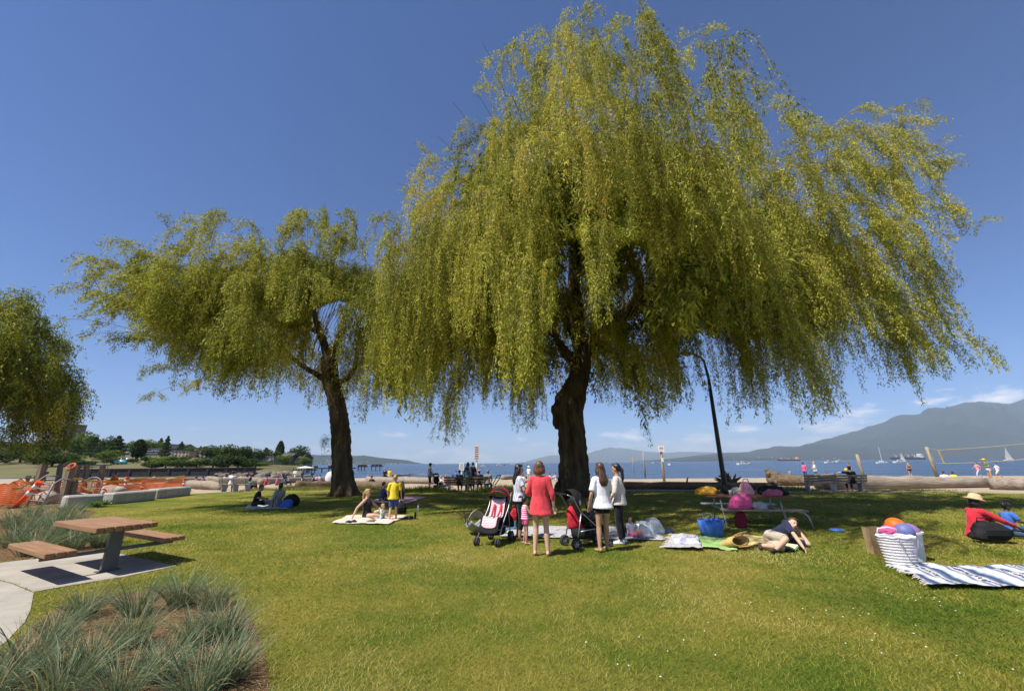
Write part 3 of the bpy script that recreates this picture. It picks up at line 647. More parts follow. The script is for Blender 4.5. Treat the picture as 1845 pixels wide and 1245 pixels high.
# ---- the third willow at the left edge
EB = Vector((-32.4, 23.0, 0)); third = thing('willow_tree', 'willow at the left edge with a dense hanging olive crown', 'tree', EB)
et = MB(); et.tube([EB + Vector(p) for p in ((0, 0, -.2), (.1, 0, 1.5), (.3, 0, 3.2), (.2, 0, 4.6))], [.75, .6, .5, .45], 14)
for p in ((2.6, -1.2, 8), (-2.5, -1, 8.5), (.5, 2.2, 9), (3.4, .5, 6.4)): et.tube([EB + Vector((.2, 0, 4)), EB + Vector((p[0] * .45, p[1] * .45, 5.8)), EB + Vector(p)], [.4, .26, .1], 10)
blob('trunk', local(et, EB), M_bark, third, .08, 2, post=trunk_noise(.03, .09))
we = Willow(41)
for k in range(190):
    a = 2 * math.pi * rb.random(); rho = rb.random() ** .5; x = 5.4 * rho * math.cos(a); y = 5.0 * rho * math.sin(a)
    z = 12.6 - 5.4 * rho ** 2 - rb.random() ** 1.5 * 4.5
    f = np.array((x * .25, y * .25, max(4.5, z * .7))); t = np.array((x, y, z)); d = t - f
    we.bough(bez(f, f + d * .3 + np.array([0, 0, .8]), f + d * .75 + np.array([0, 0, .8]), t, 8), 14, .8, 3.0, lambda x, y: 2.4 + .5 * vnoise(x, y), .20 + .3 * vnoise(x * .4, y * .4, z * .4), .08, 1.9, (.02, 0, 0), .3, .4, .012)
we.finish('crown', third)
# ------------------------------------------------------------------ turf, planting, concrete
M_grass = leaf_mat('lawn_blade', [(.072, .130, .014), (.155, .205, .024), (.295, .265, .048), (.42, .35, .10), (.48, .40, .17)], .30, .6, tcol=(1.2, 1.25, .6))
def lawn_grass():
    rng = np.random.default_rng(2); n = 450000
    # more blades close by, fewer and coarser ones far off
    u = rng.random(n); y = 2.9 * (25.5 / 2.9) ** u
    half = 1.42 * y + .6; x = (rng.random(n) * 2 - 1) * half
    ex = np.array([p[0] for p in edge]); ey = np.array([p[1] for p in edge]); o = np.argsort(ex)
    keep = (y < np.interp(x, ex[o], ey[o]) + .05) & ~inside(x, y, bed_near) & ~inside(x, y, bed_far) & ~inside(x, y, pad_pts) & ~inside(x, y, walk_pts)
    x, y = x[keep], y[keep]; n = len(x); d = np.hypot(x, y)
    patch = np.array([vnoise(a * .45, b * .45, 1.7, 4) for a, b in zip(x, y)]); fine = np.array([mnoise.noise((a * 2.6, b * 2.6, 5)) for a, b in zip(x, y)])
    tint = .45 + .50 * patch + .22 * fine + rng.normal(scale=.10, size=n)
    dry = rng.random(n) < .06; tint[dry] += .35
    sc = np.clip(d / 5.0, .8, 2.8)
    h = (.018 + .022 * rng.random(n)) * np.clip(1 + .25 * fine, .5, 1.5); w = .0029 * sc * (.7 + .6 * rng.random(n))
    a = rng.random(n) * 2 * math.pi; la = rng.random(n) * 2 * math.pi; le = h * (.5 + 1.5 * rng.random(n))
    dx, dy = np.cos(a) * w, np.sin(a) * w; z = np.full(n, .001)
    V = np.empty((n, 3, 3)); V[:, 0] = np.stack([x - dx, y - dy, z], 1); V[:, 1] = np.stack([x + dx, y + dy, z], 1)
    V[:, 2] = np.stack([x + np.cos(la) * le, y + np.sin(la) * le, h], 1)
    me = np_mesh('lawn_grass', V.reshape(-1, 3), np.arange(3 * n).reshape(n, 3), False, {'tint': np.clip(tint, 0, 1)})
    tag(link('lawn_grass', me, M_grass), kind='stuff')
lawn_grass()
M_daisy = mat('daisy_white', (.75, .73, .65), .8, .05)
def daisies():
    rng = np.random.default_rng(8); mb = MB()
    for cx, cy, k in ((1745, 1010, 26), (1720, 1200, 16), (1480, 1110, 14), (690, 985, 14), (620, 1010, 10), (1690, 1080, 18), (760, 960, 10), (1150, 1180, 10)):
        c = G(cx, cy)
        for _ in range(k):
            p = c + Vector((rng.normal() * .5, rng.normal() * .45, .035)); r = .007 + .004 * rng.random()
            mb.add([p + Vector((r * math.cos(t), r * math.sin(t), .002 * (t % 2))) for t in np.linspace(0, 2 * math.pi, 7)[:-1]], [tuple(range(6))])
    tag(mb.obj('daisies', M_daisy), kind='stuff')
daisies()

M_oat = leaf_mat('blue_oat_blade', [(.080, .120, .062), (.140, .195, .108), (.215, .265, .160), (.30, .28, .15), (.42, .34, .17)], .25, .45, tcol=(.9, 1.0, .7))
def clump_mesh(seed, n=330, H=.56):
    rng = np.random.default_rng(seed); V = []; Fq = []; T = []
    k = 6
    for i in range(n):
        a = rng.random() * 2 * math.pi; out = rng.random() ** .8; L = H * (.6 + .6 * rng.random()); r0 = .10 * math.sqrt(rng.random())
        b = np.array([math.cos(a + rng.normal() * .5) * r0, math.sin(a + rng.normal() * .5) * r0, 0]); d = np.array([math.cos(a) * .75 * out + .10, math.sin(a) * .75 * out, 1.0]); d /= np.linalg.norm(d)
        wv = np.cross(d, rng.normal(size=3)); wv /= np.linalg.norm(wv); w = .0024 + .0014 * rng.random(); p = b.copy(); base = len(V); bend = .10 + .34 * rng.random() * (.4 + out)
        for j in range(k):
            ww = w * (1 - (j / (k - 1)) ** 2 * .9); V.append(p - wv * ww); V.append(p + wv * ww)
            d = d + np.array([math.cos(a) * .09, math.sin(a) * .09, -bend * (j / k) * 1.1]); d /= np.linalg.norm(d); p = p + d * L / (k - 1); p[2] = max(p[2], .01)
        t = np.clip(.42 + rng.normal() * .17 + (.55 if rng.random() < .09 else 0), 0, 1)
        for j in range(k - 1): q = base + 2 * j; Fq.append((q, q + 1, q + 3, q + 2)); T.append(t)
    return np_mesh('oat_grass', np.array(V), np.array(Fq), False, {'tint': np.array(T)})
CLUMPS = [clump_mesh(s, 300 if s % 2 else 250, .41 + .03 * (s % 4)) for s in range(6)]
near_clumps = [(382, 1096, 1.05, 'tallest blue-green grass clump at the lawn side of the near bed, below the picnic table'), (325, 1092, 1.05, 'blue-green grass clump just below the shadowed tip of the concrete pad'), (245, 1108, 1.0, 'blue-green grass clump below the pad edge where the tabletop shadow falls'), (150, 1112, .95, 'thin blue-green grass clump below the left bench shadow'), (100, 1150, .85, 'small blue-green grass clump beside the curved walkway edge'),
               (405, 1150, 1.05, 'broad blue-green grass clump bulging over the lawn edge'), (350, 1158, 1.0, 'blue-green grass clump behind the bare mulch patch'), (235, 1165, 1.05, 'blue-green grass clump in the middle of the near bed'), (50, 1215, 1.1, 'dark green grass clump overhanging the walkway in the left corner'), (160, 1215, 1.0, 'blue-green grass clump right of the corner clump over brown straw'),
               (290, 1222, 1.05, 'blue-green grass clump at the front of the bed, second from the lawn'), (412, 1225, 1.0, 'frontmost grass clump beside the lawn'), (105, 1262, 1.1, 'grass clump cut by the bottom edge, left of the straw patch'), (215, 1268, 1.1, 'grass clump cut by the bottom edge, middle of the bed'), (355, 1262, 1.05, 'grass clump cut by the bottom edge near the lawn'), (-20, 1262, 1.1, 'grass clump in the extreme lower left corner')]
far_clumps = [(60, 1000, 1.1, 'grass clump behind the left bench, close to the pad'), (130, 990, 1.05, 'grass clump under the far left corner of the picnic table'), (180, 985, .9, 'small grass clump showing under the wooden tabletop'), (25, 985, 1.1, 'grass clump at the left edge behind the left bench'), (95, 972, 1.1, 'grass clump behind the far end of the tabletop'), (45, 962, 1.1, 'grass clump in the middle of the far bed'), (150, 968, 1.0, 'grass clump right behind the tabletop corner'),
              (85, 948, 1.05, 'grass clump in front of the wooden ladder frame'), (125, 945, 1.0, 'grass clump between the ladder frame and the tabletop'), (20, 950, 1.05, 'grass clump at the left edge in front of the orange netting'), (120, 925, .8, 'small grass clump against the first concrete block'), (60, 930, .9, 'grass clump below the foot of the ladder frame'), (205, 978, .55, 'low grass clump at the lawn corner of the pad')]
def plant(lst, group, pre=''):
    for i, (px, py, s, lab) in enumerate(lst):
        o = link('ornamental_grass', CLUMPS[(i * 5 + len(lst)) % 6], M_oat, None, G(px, py, .004), i * 2.1); o.scale = (s, s, s * (.92 + .12 * ((i * 7) % 5) / 4)); tag(o, lab, 'ornamental grass', group)
near_clumps = [(a, b, c * (.78 if 'middle of' in d else .95), d) for a, b, c, d in near_clumps]
plant(near_clumps, 'blue oat grass clumps in the near planting bed'); far_clumps = [(a, b, c * 1.4, d) for a, b, c, d in far_clumps]
plant(far_clumps, 'blue oat grass clumps in the far planting bed')
def straw():
    rng = np.random.default_rng(4); V = []; T = []
    A = np.array([(p.x, p.y) for p in bed_near]); k = 0
    while k < 5200:
        x = rng.uniform(-6.2, -1.6); y = rng.uniform(3.0, 6.4)
        if not inside(np.array([x]), np.array([y]), bed_near)[0]: continue
        k += 1; a = rng.random() * 6.28; L = .04 + .10 * rng.random(); w = .0022; z = .008 + .03 * rng.random() ** 2
        V += [(x - math.sin(a) * w, y + math.cos(a) * w, z), (x + math.sin(a) * w, y - math.cos(a) * w, z), (x + math.cos(a) * L, y + math.sin(a) * L, z + rng.normal() * .012)]; T.append(np.clip(.85 + rng.normal() * .15, 0, 1))
    n = len(T); tag(link('straw', np_mesh('straw', np.array(V), np.arange(3 * n).reshape(n, 3), False, {'tint': np.array(T)}), M_oat), kind='stuff')
straw()
M_strap = leaf_mat('strap_leaf', [(.05, .10, .03), (.10, .17, .05)], .3)
def strappy(px, py, s, lab):
    rng = np.random.default_rng(int(px)); V = []; Fq = []; T = []
    for i in range(26):
        a = rng.random() * 6.28; d = np.array([math.cos(a) * .8, math.sin(a) * .8, .9]); d /= np.linalg.norm(d); wv = np.array([-math.sin(a), math.cos(a), 0]); p = np.zeros(3); b = len(V)
        for j in range(5):
            w = .022 * s * (1 - (j / 4) ** 2 * .95); V += [p - wv * w, p + wv * w]; d = d + np.array([math.cos(a) * .15, math.sin(a) * .15, -.22 * j * .5]); d /= np.linalg.norm(d); p = p + d * .15 * s
        for j in range(4): q = b + 2 * j; Fq.append((q, q + 1, q + 3, q + 2)); T.append(rng.random())
    o = link('strap_leaf_plant', np_mesh('strap_leaf_plant', np.array(V), np.array(Fq), False, {'tint': np.array(T)}), M_strap, None, G(px, py)); tag(o, lab, 'plant', 'strap leaved plants by the concrete blocks')
strappy(172, 914, 1.3, 'green strap-leaved plant spilling over the front of the first concrete block'); strappy(190, 909, 1.0, 'smaller green strap-leaved plant in the gap between the first two concrete blocks'); strappy(145, 921, .9, 'green strap-leaved plant on bare soil left of the first concrete block')

# ---- concrete blocks along the playground edge
M_block = mat('block_concrete', (.40, .38, .35), .9, .10, 2.5, .4, 25, spec=.1)
for a, b, lab in (((113, 917), (185, 912), 'first pale concrete block, half behind green plants'), ((203, 909), (282, 901), 'second concrete block with rounded left end and shadowed face'), ((284, 899), (345, 892), 'third concrete block, farthest along the lawn edge')):
    p, q = G(*a), G(*b); d = (q - p); d.z = 0; L = d.length; ang = math.atan2(d.y, d.x)
    mb = MB().box((L / 2, .34, .24), (L - .06, .62, .52), bev=.06)
    o = mb.obj('concrete_block', M_block, None, p, ang); tag(o, lab, 'concrete block', 'concrete blocks edging the dug playground')

# ---- picnic table on the pad
M_plank = mat('table_plank', (.31, .175, .092), .62, .16, 4, .12, 60, spec=.3, stretch=(.35, 6, 6), col2=(.22, .11, .05))
M_frame = mat('charcoal_steel', (.085, .09, .085), .5, .06, 5, 0, spec=.5)
def cantilever_table():
    z = .715; tl_, nr, fr, fl = (G(x, y, z) for x, y in ((101, 937), (184, 951.6), (286, 943.7), (197, 932.5)))
    c = (tl_ + nr + fr + fl) / 4; u = (nr - tl_ + fr - fl); ang = math.atan2(u.y, u.x)
    r = thing('picnic_table', 'wooden slatted picnic table with two benches on a charcoal steel frame, on the concrete pad', 'picnic table', (c.x, c.y, .012), ang)
    L, Wd = 1.88, .80
    for k in range(7): MB().box((0, (k - 3) * Wd / 7, z - .04), (L, Wd / 7 - .012, .08), bev=.008).obj('plank', M_plank, r)
    for s in (-1, 1):
        for k in range(3): MB().box((0, s * .70 + (k - 1) * .118, .43 - .035), (L * .95, .106, .07), bev=.008).obj('plank', M_plank, r)
    for e in (1,):
        x = e * .56
        f = MB().box((x, 0, .31), (.075, .20, .62), taper=.85).box((x, 0, z - .105), (.05, Wd * .84, .05)).box((x, 0, .006), (.16, .30, .012)).box((x, 0, .32), (.05, 1.66, .055))
        for s in (-1, 1): f.box((x, s * .70, .352), (.06, .30, .03))
        f.obj('frame', M_frame, r)
        for s in (-1, 1): MB().tube([(x + .05, s * .11, .012), (x + .05, s * .11, .034)], .014, 6).obj('bolt', M_frame, r)
    for s in (-1, 1):
        MB().box((0, s * .70, .352), (1.5, .05, .02)).obj('brace', M_frame, r)
cantilever_table()
# ------------------------------------------------------------------ people
SKIN = {'light': mat('skin_light', (.60, .36, .25), .55, .05, 12, spec=.3), 'tan': mat('skin_tan', (.46, .26, .16), .55, .05, 12, spec=.3), 'mid': mat('skin_mid', (.34, .19, .115), .55, .05, 12, spec=.3), 'brown': mat('skin_brown', (.16, .085, .05), .5, .05, 12, spec=.35)}
HAIR = {'black': mat('hair_black', (.012, .010, .009), .38, .3, 40, .3, 120, spec=.5, stretch=(1, 1, .15)), 'brown': mat('hair_brown', (.085, .042, .020), .42, .3, 40, .3, 120, spec=.45, stretch=(1, 1, .15)), 'auburn': mat('hair_auburn', (.16, .070, .030), .42, .3, 40, .3, 120, spec=.45, stretch=(1, 1, .15)),
        'blond': mat('hair_blond', (.42, .27, .11), .45, .2, 40, .3, 120, spec=.4, stretch=(1, 1, .15)), 'grey': mat('hair_grey', (.26, .23, .2), .5, .2, 40, .2, 120, spec=.4)}
M_eye = mat('eye_dark', (.02, .014, .01), .2, 0, 5, spec=.6); M_lip = mat('lip', (.40, .13, .11), .5, .05)
def cloth(name, c, v=.10, rough=.85, sc=7): return mat('cloth_' + name, c, rough, v, sc, .35, 22, spec=.15, sheen=.15)
C = {'coral': cloth('coral', (.66, .060, .075)), 'white': cloth('white', (.74, .72, .76), .05), 'cream': cloth('cream', (.62, .55, .50), .05), 'black': cloth('black', (.014, .014, .017)), 'navy': cloth('navy', (.022, .028, .062)), 'denim': cloth('denim', (.060, .095, .17)), 'grey': cloth('grey', (.24, .24, .26)),
     'stone': cloth('stone', (.40, .37, .34)), 'yellow': cloth('yellow', (.76, .56, .030)), 'mint': cloth('mint', (.22, .58, .38)), 'pink': cloth('pink', (.70, .10, .28)), 'rose': cloth('rose', (.70, .30, .36)), 'red': cloth('red', (.58, .028, .045)), 'orange': cloth('orange', (.80, .20, .012)), 'blue': cloth('blue', (.055, .16, .52)), 'teal': cloth('teal', (.11, .19, .20)), 'lilac': cloth('lilac', (.50, .50, .62), .06), 'khaki': cloth('khaki', (.52, .45, .34)), 'green': cloth('green', (.06, .24, .12)), 'straw': mat('straw_weave', (.58, .44, .24), .8, .12, 30, .5, 90), 'purple': cloth('purple', (.12, .06, .22))}
C['pinkstripe'] = stripes('cloth_pink_stripe', [(.74, .70, .72), (.70, .06, .26)], 2, .042); C['greystripe'] = stripes('cloth_grey_stripe', [(.58, .57, .66), (.66, .66, .74), (.36, .35, .44)], 0, .045, wob=.02); C['plaid'] = stripes('cloth_plaid', [(.30, .33, .34), (.13, .17, .18), (.46, .46, .46)], 0, .05, wob=.04)
C['print'] = mat('cloth_print', (.16, .52, .40), .85, .3, 26, 0, col2=(.60, .66, .62)); C['bluecheck'] = stripes('cloth_blue_check', [(.045, .07, .22), (.10, .16, .40), (.03, .045, .12)], 0, .05)
V3 = Vector
def folds(near):                        # creases in cloth
    if not near: return None
    def post(me):
        for v in me.vertices:
            p = v.co; v.co = p + v.normal * (.010 * vnoise(p.x * 9, p.y * 9, p.z * 3.2 + p.x * 4, 2) + .002)
    return post
def capsule(mb, a, b, ra, rb, n=10): mb.tube([a, b], [ra, rb], n); mb.ell(a, ra, n=n, m=6); mb.ell(b, rb, n=n, m=6)

STAND = dict(pel=(0, 0, .92), sp=(0, 0, 1), hd=(0, .06, 1), face=(0, 1, 0), side=(1, 0, 0), L=[(-.095, .03, .49), (-.105, -.02, .085), (-.12, .13, .03)], R=[(.095, .03, .49), (.105, -.02, .085), (.12, .13, .03)], LA=[(-.245, -.03, 1.10), (-.255, .06, .87)], RA=[(.245, -.03, 1.10), (.255, .06, .87)])
def pose(base, **k): d = dict(base); d.update(k); return d
SIT_BENCH = pose(STAND, pel=(0, 0, .52), L=[(-.11, .42, .47), (-.11, .44, .08), (-.12, .58, .03)], R=[(.11, .42, .47), (.11, .44, .08), (.12, .58, .03)], LA=[(-.25, .06, .74), (-.16, .28, .60)], RA=[(.25, .06, .74), (.16, .28, .60)])
SIT_LEGS = pose(STAND, pel=(0, 0, .11), sp=(0, -.18, 1), L=[(-.12, .42, .20), (-.13, .82, .06), (-.15, .87, .19)], R=[(.12, .42, .20), (.13, .82, .06), (.15, .87, .19)], LA=[(-.28, -.12, .36), (-.32, -.22, .07)], RA=[(.28, .10, .38), (.16, .34, .30)])
SIT_CROSS = pose(STAND, pel=(0, 0, .11), sp=(0, .10, 1), L=[(-.34, .28, .18), (.04, .34, .07), (.14, .40, .05)], R=[(.34, .28, .18), (-.04, .40, .08), (-.14, .46, .05)], LA=[(-.27, .12, .36), (-.12, .38, .30)], RA=[(.27, .12, .36), (.12, .38, .30)])
SIT_KNEES = pose(STAND, pel=(0, 0, .11), sp=(0, .05, 1), L=[(-.11, .40, .46), (-.12, .52, .08), (-.13, .66, .03)], R=[(.11, .40, .46), (.12, .52, .08), (.13, .66, .03)], LA=[(-.27, .16, .38), (-.10, .44, .40)], RA=[(.27, .16, .38), (.10, .44, .40)])
WALK = pose(STAND, L=[(-.09, .22, .52), (-.09, .26, .10), (-.10, .41, .05)], R=[(.09, -.03, .49), (.09, -.30, .12), (.10, -.18, .03)], LA=[(-.25, -.15, 1.12), (-.24, -.08, .90)], RA=[(.25, .12, 1.12), (.22, .32, 1.02)])
CROSSARM = pose(STAND, LA=[(-.25, .08, 1.12), (.06, .24, 1.13)], RA=[(.25, .08, 1.12), (-.06, .22, 1.16)])
HANDFACE = pose(STAND, RA=[(.24, .14, 1.14), (.07, .20, 1.42)], LA=[(-.25, .06, 1.12), (.04, .22, 1.12)])

def person(label, loc, heading, H=1.66, P=STAND, skin='light', hair=('short', 'brown'), top=None, bottom=None, shoes=None, near=False, female=False, group=None, hs=1.07, hat=None, extra=None, z0=0.0):
    s = H / 1.7; f = V3
    root = thing('person', label, 'person', loc, -R(heading), group)
    vox = .0115 if near else .021; dec = .5 if near else .32; n = 12 if near else 8
    pel, sp, sd = f(P['pel']), f(P['sp']).normalized(), f(P['side']); sd = (sd - sp * sd.dot(sp)).normalized(); fw = sp.cross(sd).normalized()
    if fw.dot(f(P['face'])) < -.3: pass
    sw = .150 if female else .172; hw = .175 if female else .16
    nb = pel + sp * .50; hd = f(P['hd']).normalized(); fc = f(P['face']); hc = nb + sp * .03 + hd * .145; fc = (fc - hd * fc.dot(hd)).normalized(); hsd = fc.cross(hd).normalized()
    HM = Matrix((hsd, fc, hd)).transposed(); TM = Matrix((sd, fw, sp)).transposed()
    shL, shR = nb - sp * .045 - sd * sw, nb - sp * .045 + sd * sw; hipL, hipR = pel - sd * .088 - sp * .03, pel + sd * .088 - sp * .03
    S = lambda mb: (setattr(mb, 'v', [tuple(f(p) * s) for p in mb.v]), mb)[1]
    T = lambda t, a, b: (pel + sp * t, sd * a, fw * b)
    # ---- body: one continuous surface
    b = MB()
    b.ell(pel, (hw, .118, .125), TM, n); b.ell(pel + sp * .16, (.130, .098, .15), TM, n); b.ell(pel + sp * .35, (.150, .112, .17), TM, n)
    capsule(b, shL, shR, .056, .056, n); b.tube([nb - sp * .07, nb + sp * .03, hc], [.085, .054, .048], n)
    if female: b.ell(pel + sp * .345 + fw * .075 - sd * .07, (.062, .055, .06), TM, n); b.ell(pel + sp * .345 + fw * .075 + sd * .07, (.062, .055, .06), TM, n)
    h_ = hs; b.ell(hc + hd * .015 * h_, (.073 * h_, .092 * h_, .100 * h_), HM, n); b.ell(hc + fc * .03 * h_ - hd * .055 * h_, (.054 * h_, .058 * h_, .062 * h_), HM, n)
    if near:
        b.ell(hc + fc * .096 * h_ - hd * .012 * h_, (.012 * h_, .018 * h_, .024 * h_), HM, 8, 6)
        for e in (-1, 1): b.ell(hc + hsd * .075 * h_ * e - hd * .008, (.010, .020, .030), HM, 8, 6)
    foot = {}
    for hip, (k, a, t), e in ((hipL, P['L'], -1), (hipR, P['R'], 1)):
        k, a, t = f(k), f(a), f(t); capsule(b, hip, k, .084 if female else .080, .054, n); m = k.lerp(a, .3)
        b.tube([k, m, a], [.052, .057, .036], n); b.ell(a, .037, n=n, m=6); heel = a + (a - k).normalized() * .045 - (t - a).normalized() * .03
        capsule(b, heel, t, .034, .026, n); b.ell(k, .054, n=n, m=6); foot[e] = (heel, a, t)
    arm = {}
    for sh, (el, wr), e in ((shL, P['LA'], -1), (shR, P['RA'], 1)):
        el, wr = f(el), f(wr); capsule(b, sh, el, .050, .036, n); b.tube([el, el.lerp(wr, .35), wr], [.036, .038, .025], n)
        d = (wr - el).normalized(); pl = wr + d * .05; px_ = d.cross(fw if abs(d.dot(fw)) < .9 else sp).normalized(); nz = d.cross(px_)
        b.ell(wr, .026, n=8, m=6)
        Mh = Matrix((px_, nz, d)).transposed(); b.ell(pl, (.040, .017, .052), Mh, 8, 6)
        if near:
            for q in range(4):
                r0 = pl + d * .032 + px_ * (q - 1.5) * .0205; L_ = (.062, .074, .070, .055)[q]; k1 = r0 + d * L_ * .55 + nz * .006; b.tube([r0, k1, k1 + d * L_ * .45 + nz * .020], [.0098, .0092, .008], 6)
            b.tube([pl - d * .02 + px_ * .030, pl + d * .012 + px_ * .055 + nz * .006, pl + d * .04 + px_ * .056 + nz * .014], [.012, .0105, .009], 6)
        else: b.tube([pl, pl + d * .075 + nz * .01], [.024, .014], 6, flat=.6)
        arm[e] = (sh, el, wr)
    blob('body', S(b), SKIN[skin], root, vox, 3, dec)
    # ---- clothes
    cv = vox * 1.15
    if top:
        m_, hem, slv, ease = top[0], top[1], top[2], (top[3] if len(top) > 3 else 1.0)
        c = MB(); rr = [(-.30, .205 * ease, .165 * ease), (-.12, .200 * ease, .155 * ease), (.0, hw + .018 * ease, .138 * ease), (.15, .140 * ease, .118 * ease), (.34, .166, .132), (.43, .165, .110), (.485, .11, .082), (.505, .075, .07)]
        tt = [hem] + [q[0] for q in rr if q[0] > hem + .03]
        ri = [T(t, np.interp(t, [q[0] for q in rr], [q[1] for q in rr]), np.interp(t, [q[0] for q in rr], [q[2] for q in rr])) for t in tt]
        if P.get('drape') is not None: ri[0] = (ri[0][0] + f(P['drape']), ri[0][1], ri[0][2])
        c.rings(ri, 16)
        if female: c.ell(pel + sp * .345 + fw * .078 - sd * .07, (.068, .06, .066), TM, n); c.ell(pel + sp * .345 + fw * .078 + sd * .07, (.068, .06, .066), TM, n)
        if slv > 0:
            capsule(c, shL + sp * .004, shR + sp * .004, .066, .066, n)
            for e in (-1, 1):
                sh, el, wr = arm[e]; u = min(slv, .5) / .5; e1 = sh.lerp(el, u); c.tube([sh, e1], [.068 * ease ** .5, (.060 if slv <= .5 else .050) * ease ** .6], n)
                if slv > .5: w1 = el.lerp(wr, (slv - .5) / .5); c.ell(el, .050 * ease ** .5, n=n, m=6); c.tube([el, w1], [.050 * ease ** .5, .040 * ease ** .5], n)
        else:
            for e in (-1, 1): c.tube([pel + sp * .40 + sd * .085 * e + fw * .09, nb - sp * .0 + sd * .085 * e, pel + sp * .42 + sd * .085 * e - fw * .09], [.022, .018, .022], 6)
        blob(top[4] if len(top) > 4 else 'shirt', S(c), m_, root, cv, 2, dec, post=folds(near))
    if bottom:
        m_, ln = bottom[0], bottom[1]; ease = bottom[2] if len(bottom) > 2 else 1.0
        c = MB(); c.rings([T(-.10, hw * .92, .115), T(-.04, hw + .012, .132), T(.05, hw + .008, .132), T(.12, .150, .120)], 16)
        for (hip, (k, a, t)) in ((hipL, P['L']), (hipR, P['R'])):
            k, a = f(k), f(a); g = min(ln, .5) / .5
            if ln > .02: c.ell(hip, .094, n=n, m=6); c.tube([hip, hip.lerp(k, g)], [.096, (.096 + (.068 - .096) * g) * ease], n)
            if ln > .5: c.ell(k, .066, n=n, m=6); c.tube([k, k.lerp(a, .35), k.lerp(a, (ln - .5) / .5)], [.065, .066, .050 * ease], n)
        blob(bottom[3] if len(bottom) > 3 else ('trousers' if ln > .5 else 'shorts'), S(c), m_, root, cv, 2, dec, post=folds(near))
    if shoes:
        for e in (-1, 1):
            heel, a, t = foot[e]; c = MB(); capsule(c, heel, t + (t - heel).normalized() * .02, .043, .037, n); c.tube([heel + (a - heel) * .2, a + (a - heel) * .1], [.045, .044], n)
            blob('shoe', S(c), shoes, root, .014 if near else .022, 2, dec)
    # ---- hair, hat, face
    st, hc_ = hair if hair else (None, None); c = MB(); q = h_
    if st:
        if st != 'bald': c.ell(hc - fc * .024 * q + hd * .030 * q, (.083 * q, .087 * q, .100 * q), HM, n); c.ell(hc + fc * .040 * q + hd * .088 * q, (.062 * q, .045 * q, .034 * q), HM, n)
        if st in ('bob', 'long', 'wavy'):
            for e in (-1, 1): c.tube([hc + hsd * .066 * q * e + hd * .04 * q - fc * .012, hc + hsd * .082 * q * e - hd * .05 * q - fc * .02, hc + hsd * .078 * q * e - hd * .115 * q - fc * .03], [.034, .038, .026], n)
            c.ell(hc - fc * .055 * q - hd * .055 * q, (.088 * q, .052 * q, .085 * q), HM, n)
        if st in ('long', 'wavy'):
            bk = -fw; c.rings([(hc - fc * .05 + hd * .02, hsd * .075, fc * .05), (nb + bk * .095 + sp * .02, sd * .098, fw * .048), (pel + sp * .43 + bk * .118, sd * .112, fw * .042), (pel + sp * (.33 if st == 'long' else .38) + bk * .12, sd * .070, fw * .022)], n)
        if st == 'pony': c.tube([hc - fc * .09 + hd * .04, hc - fc * .135 - hd * .02, nb - fw * .13 - sp * .02, nb - fw * .12 - sp * .14], [.032, .040, .036, .014], n)
        if st == 'bun': c.ell(hc - fc * .09 + hd * .075, (.045, .045, .045), HM, n)
        blob('hair', S(c), HAIR[hc_], root, .013 if near else .02, 2, dec)
    if hat:
        kind, m_ = hat; c = MB(); top_ = hc + hd * .055 * q
        if kind == 'sun': c.rings([(top_ - hd * .030 - fc * .0, hsd * .165 * q, fc * .180 * q), (top_ - hd * .004, hsd * .150 * q, fc * .168 * q), (top_ + hd * .012, hsd * .105 * q, fc * .118 * q), (top_ + hd * .095, hsd * .088 * q, fc * .100 * q), (top_ + hd * .12, hsd * .055 * q, fc * .065 * q)], 20)
        if kind == 'cap': c.ell(top_ + hd * .0, (.088 * q, .105 * q, .072 * q), HM, 14); c.rings([(top_ + fc * .12 * q - hd * .012, hsd * .062 * q, fc * .082 * q), (top_ + fc * .12 * q + hd * .0, hsd * .062 * q, fc * .082 * q)], 14)
        if kind == 'scarf': c.ell(hc - fc * .018 + hd * .030, (.088, .094, .104), HM, n)
        if kind == 'glasses':
            for e in (-1, 1): c.ell(hc + fc * .088 + hsd * .033 * e + hd * .012, (.026, .010, .020), HM, 10)
            c.bar(hc + fc * .092 - hsd * .03 + hd * .016, hc + fc * .092 + hsd * .03 + hd * .016, .006, .006)
        S(c).obj('sunglasses' if kind == 'glasses' else ('headscarf' if kind == 'scarf' else 'hat'), m_, root, smooth=True)
    if near:
        if not (hat and hat[0] == 'glasses'):
            for e in (-1, 1): S(MB().ell(hc + fc * .082 * q + hsd * .030 * e * q + hd * .012 * q, (.012 * q, .009 * q, .008 * q), HM, 8, 6)).obj('eye', M_eye, root, smooth=True)
        S(MB().ell(hc + fc * .087 * q - hd * .058 * q, (.020 * q, .008 * q, .007 * q), HM, 8, 6)).obj('mouth', M_lip, root, smooth=True)
    return root

def heading_to(p, x, y): return math.degrees(math.atan2(x - p.x, y - p.y))
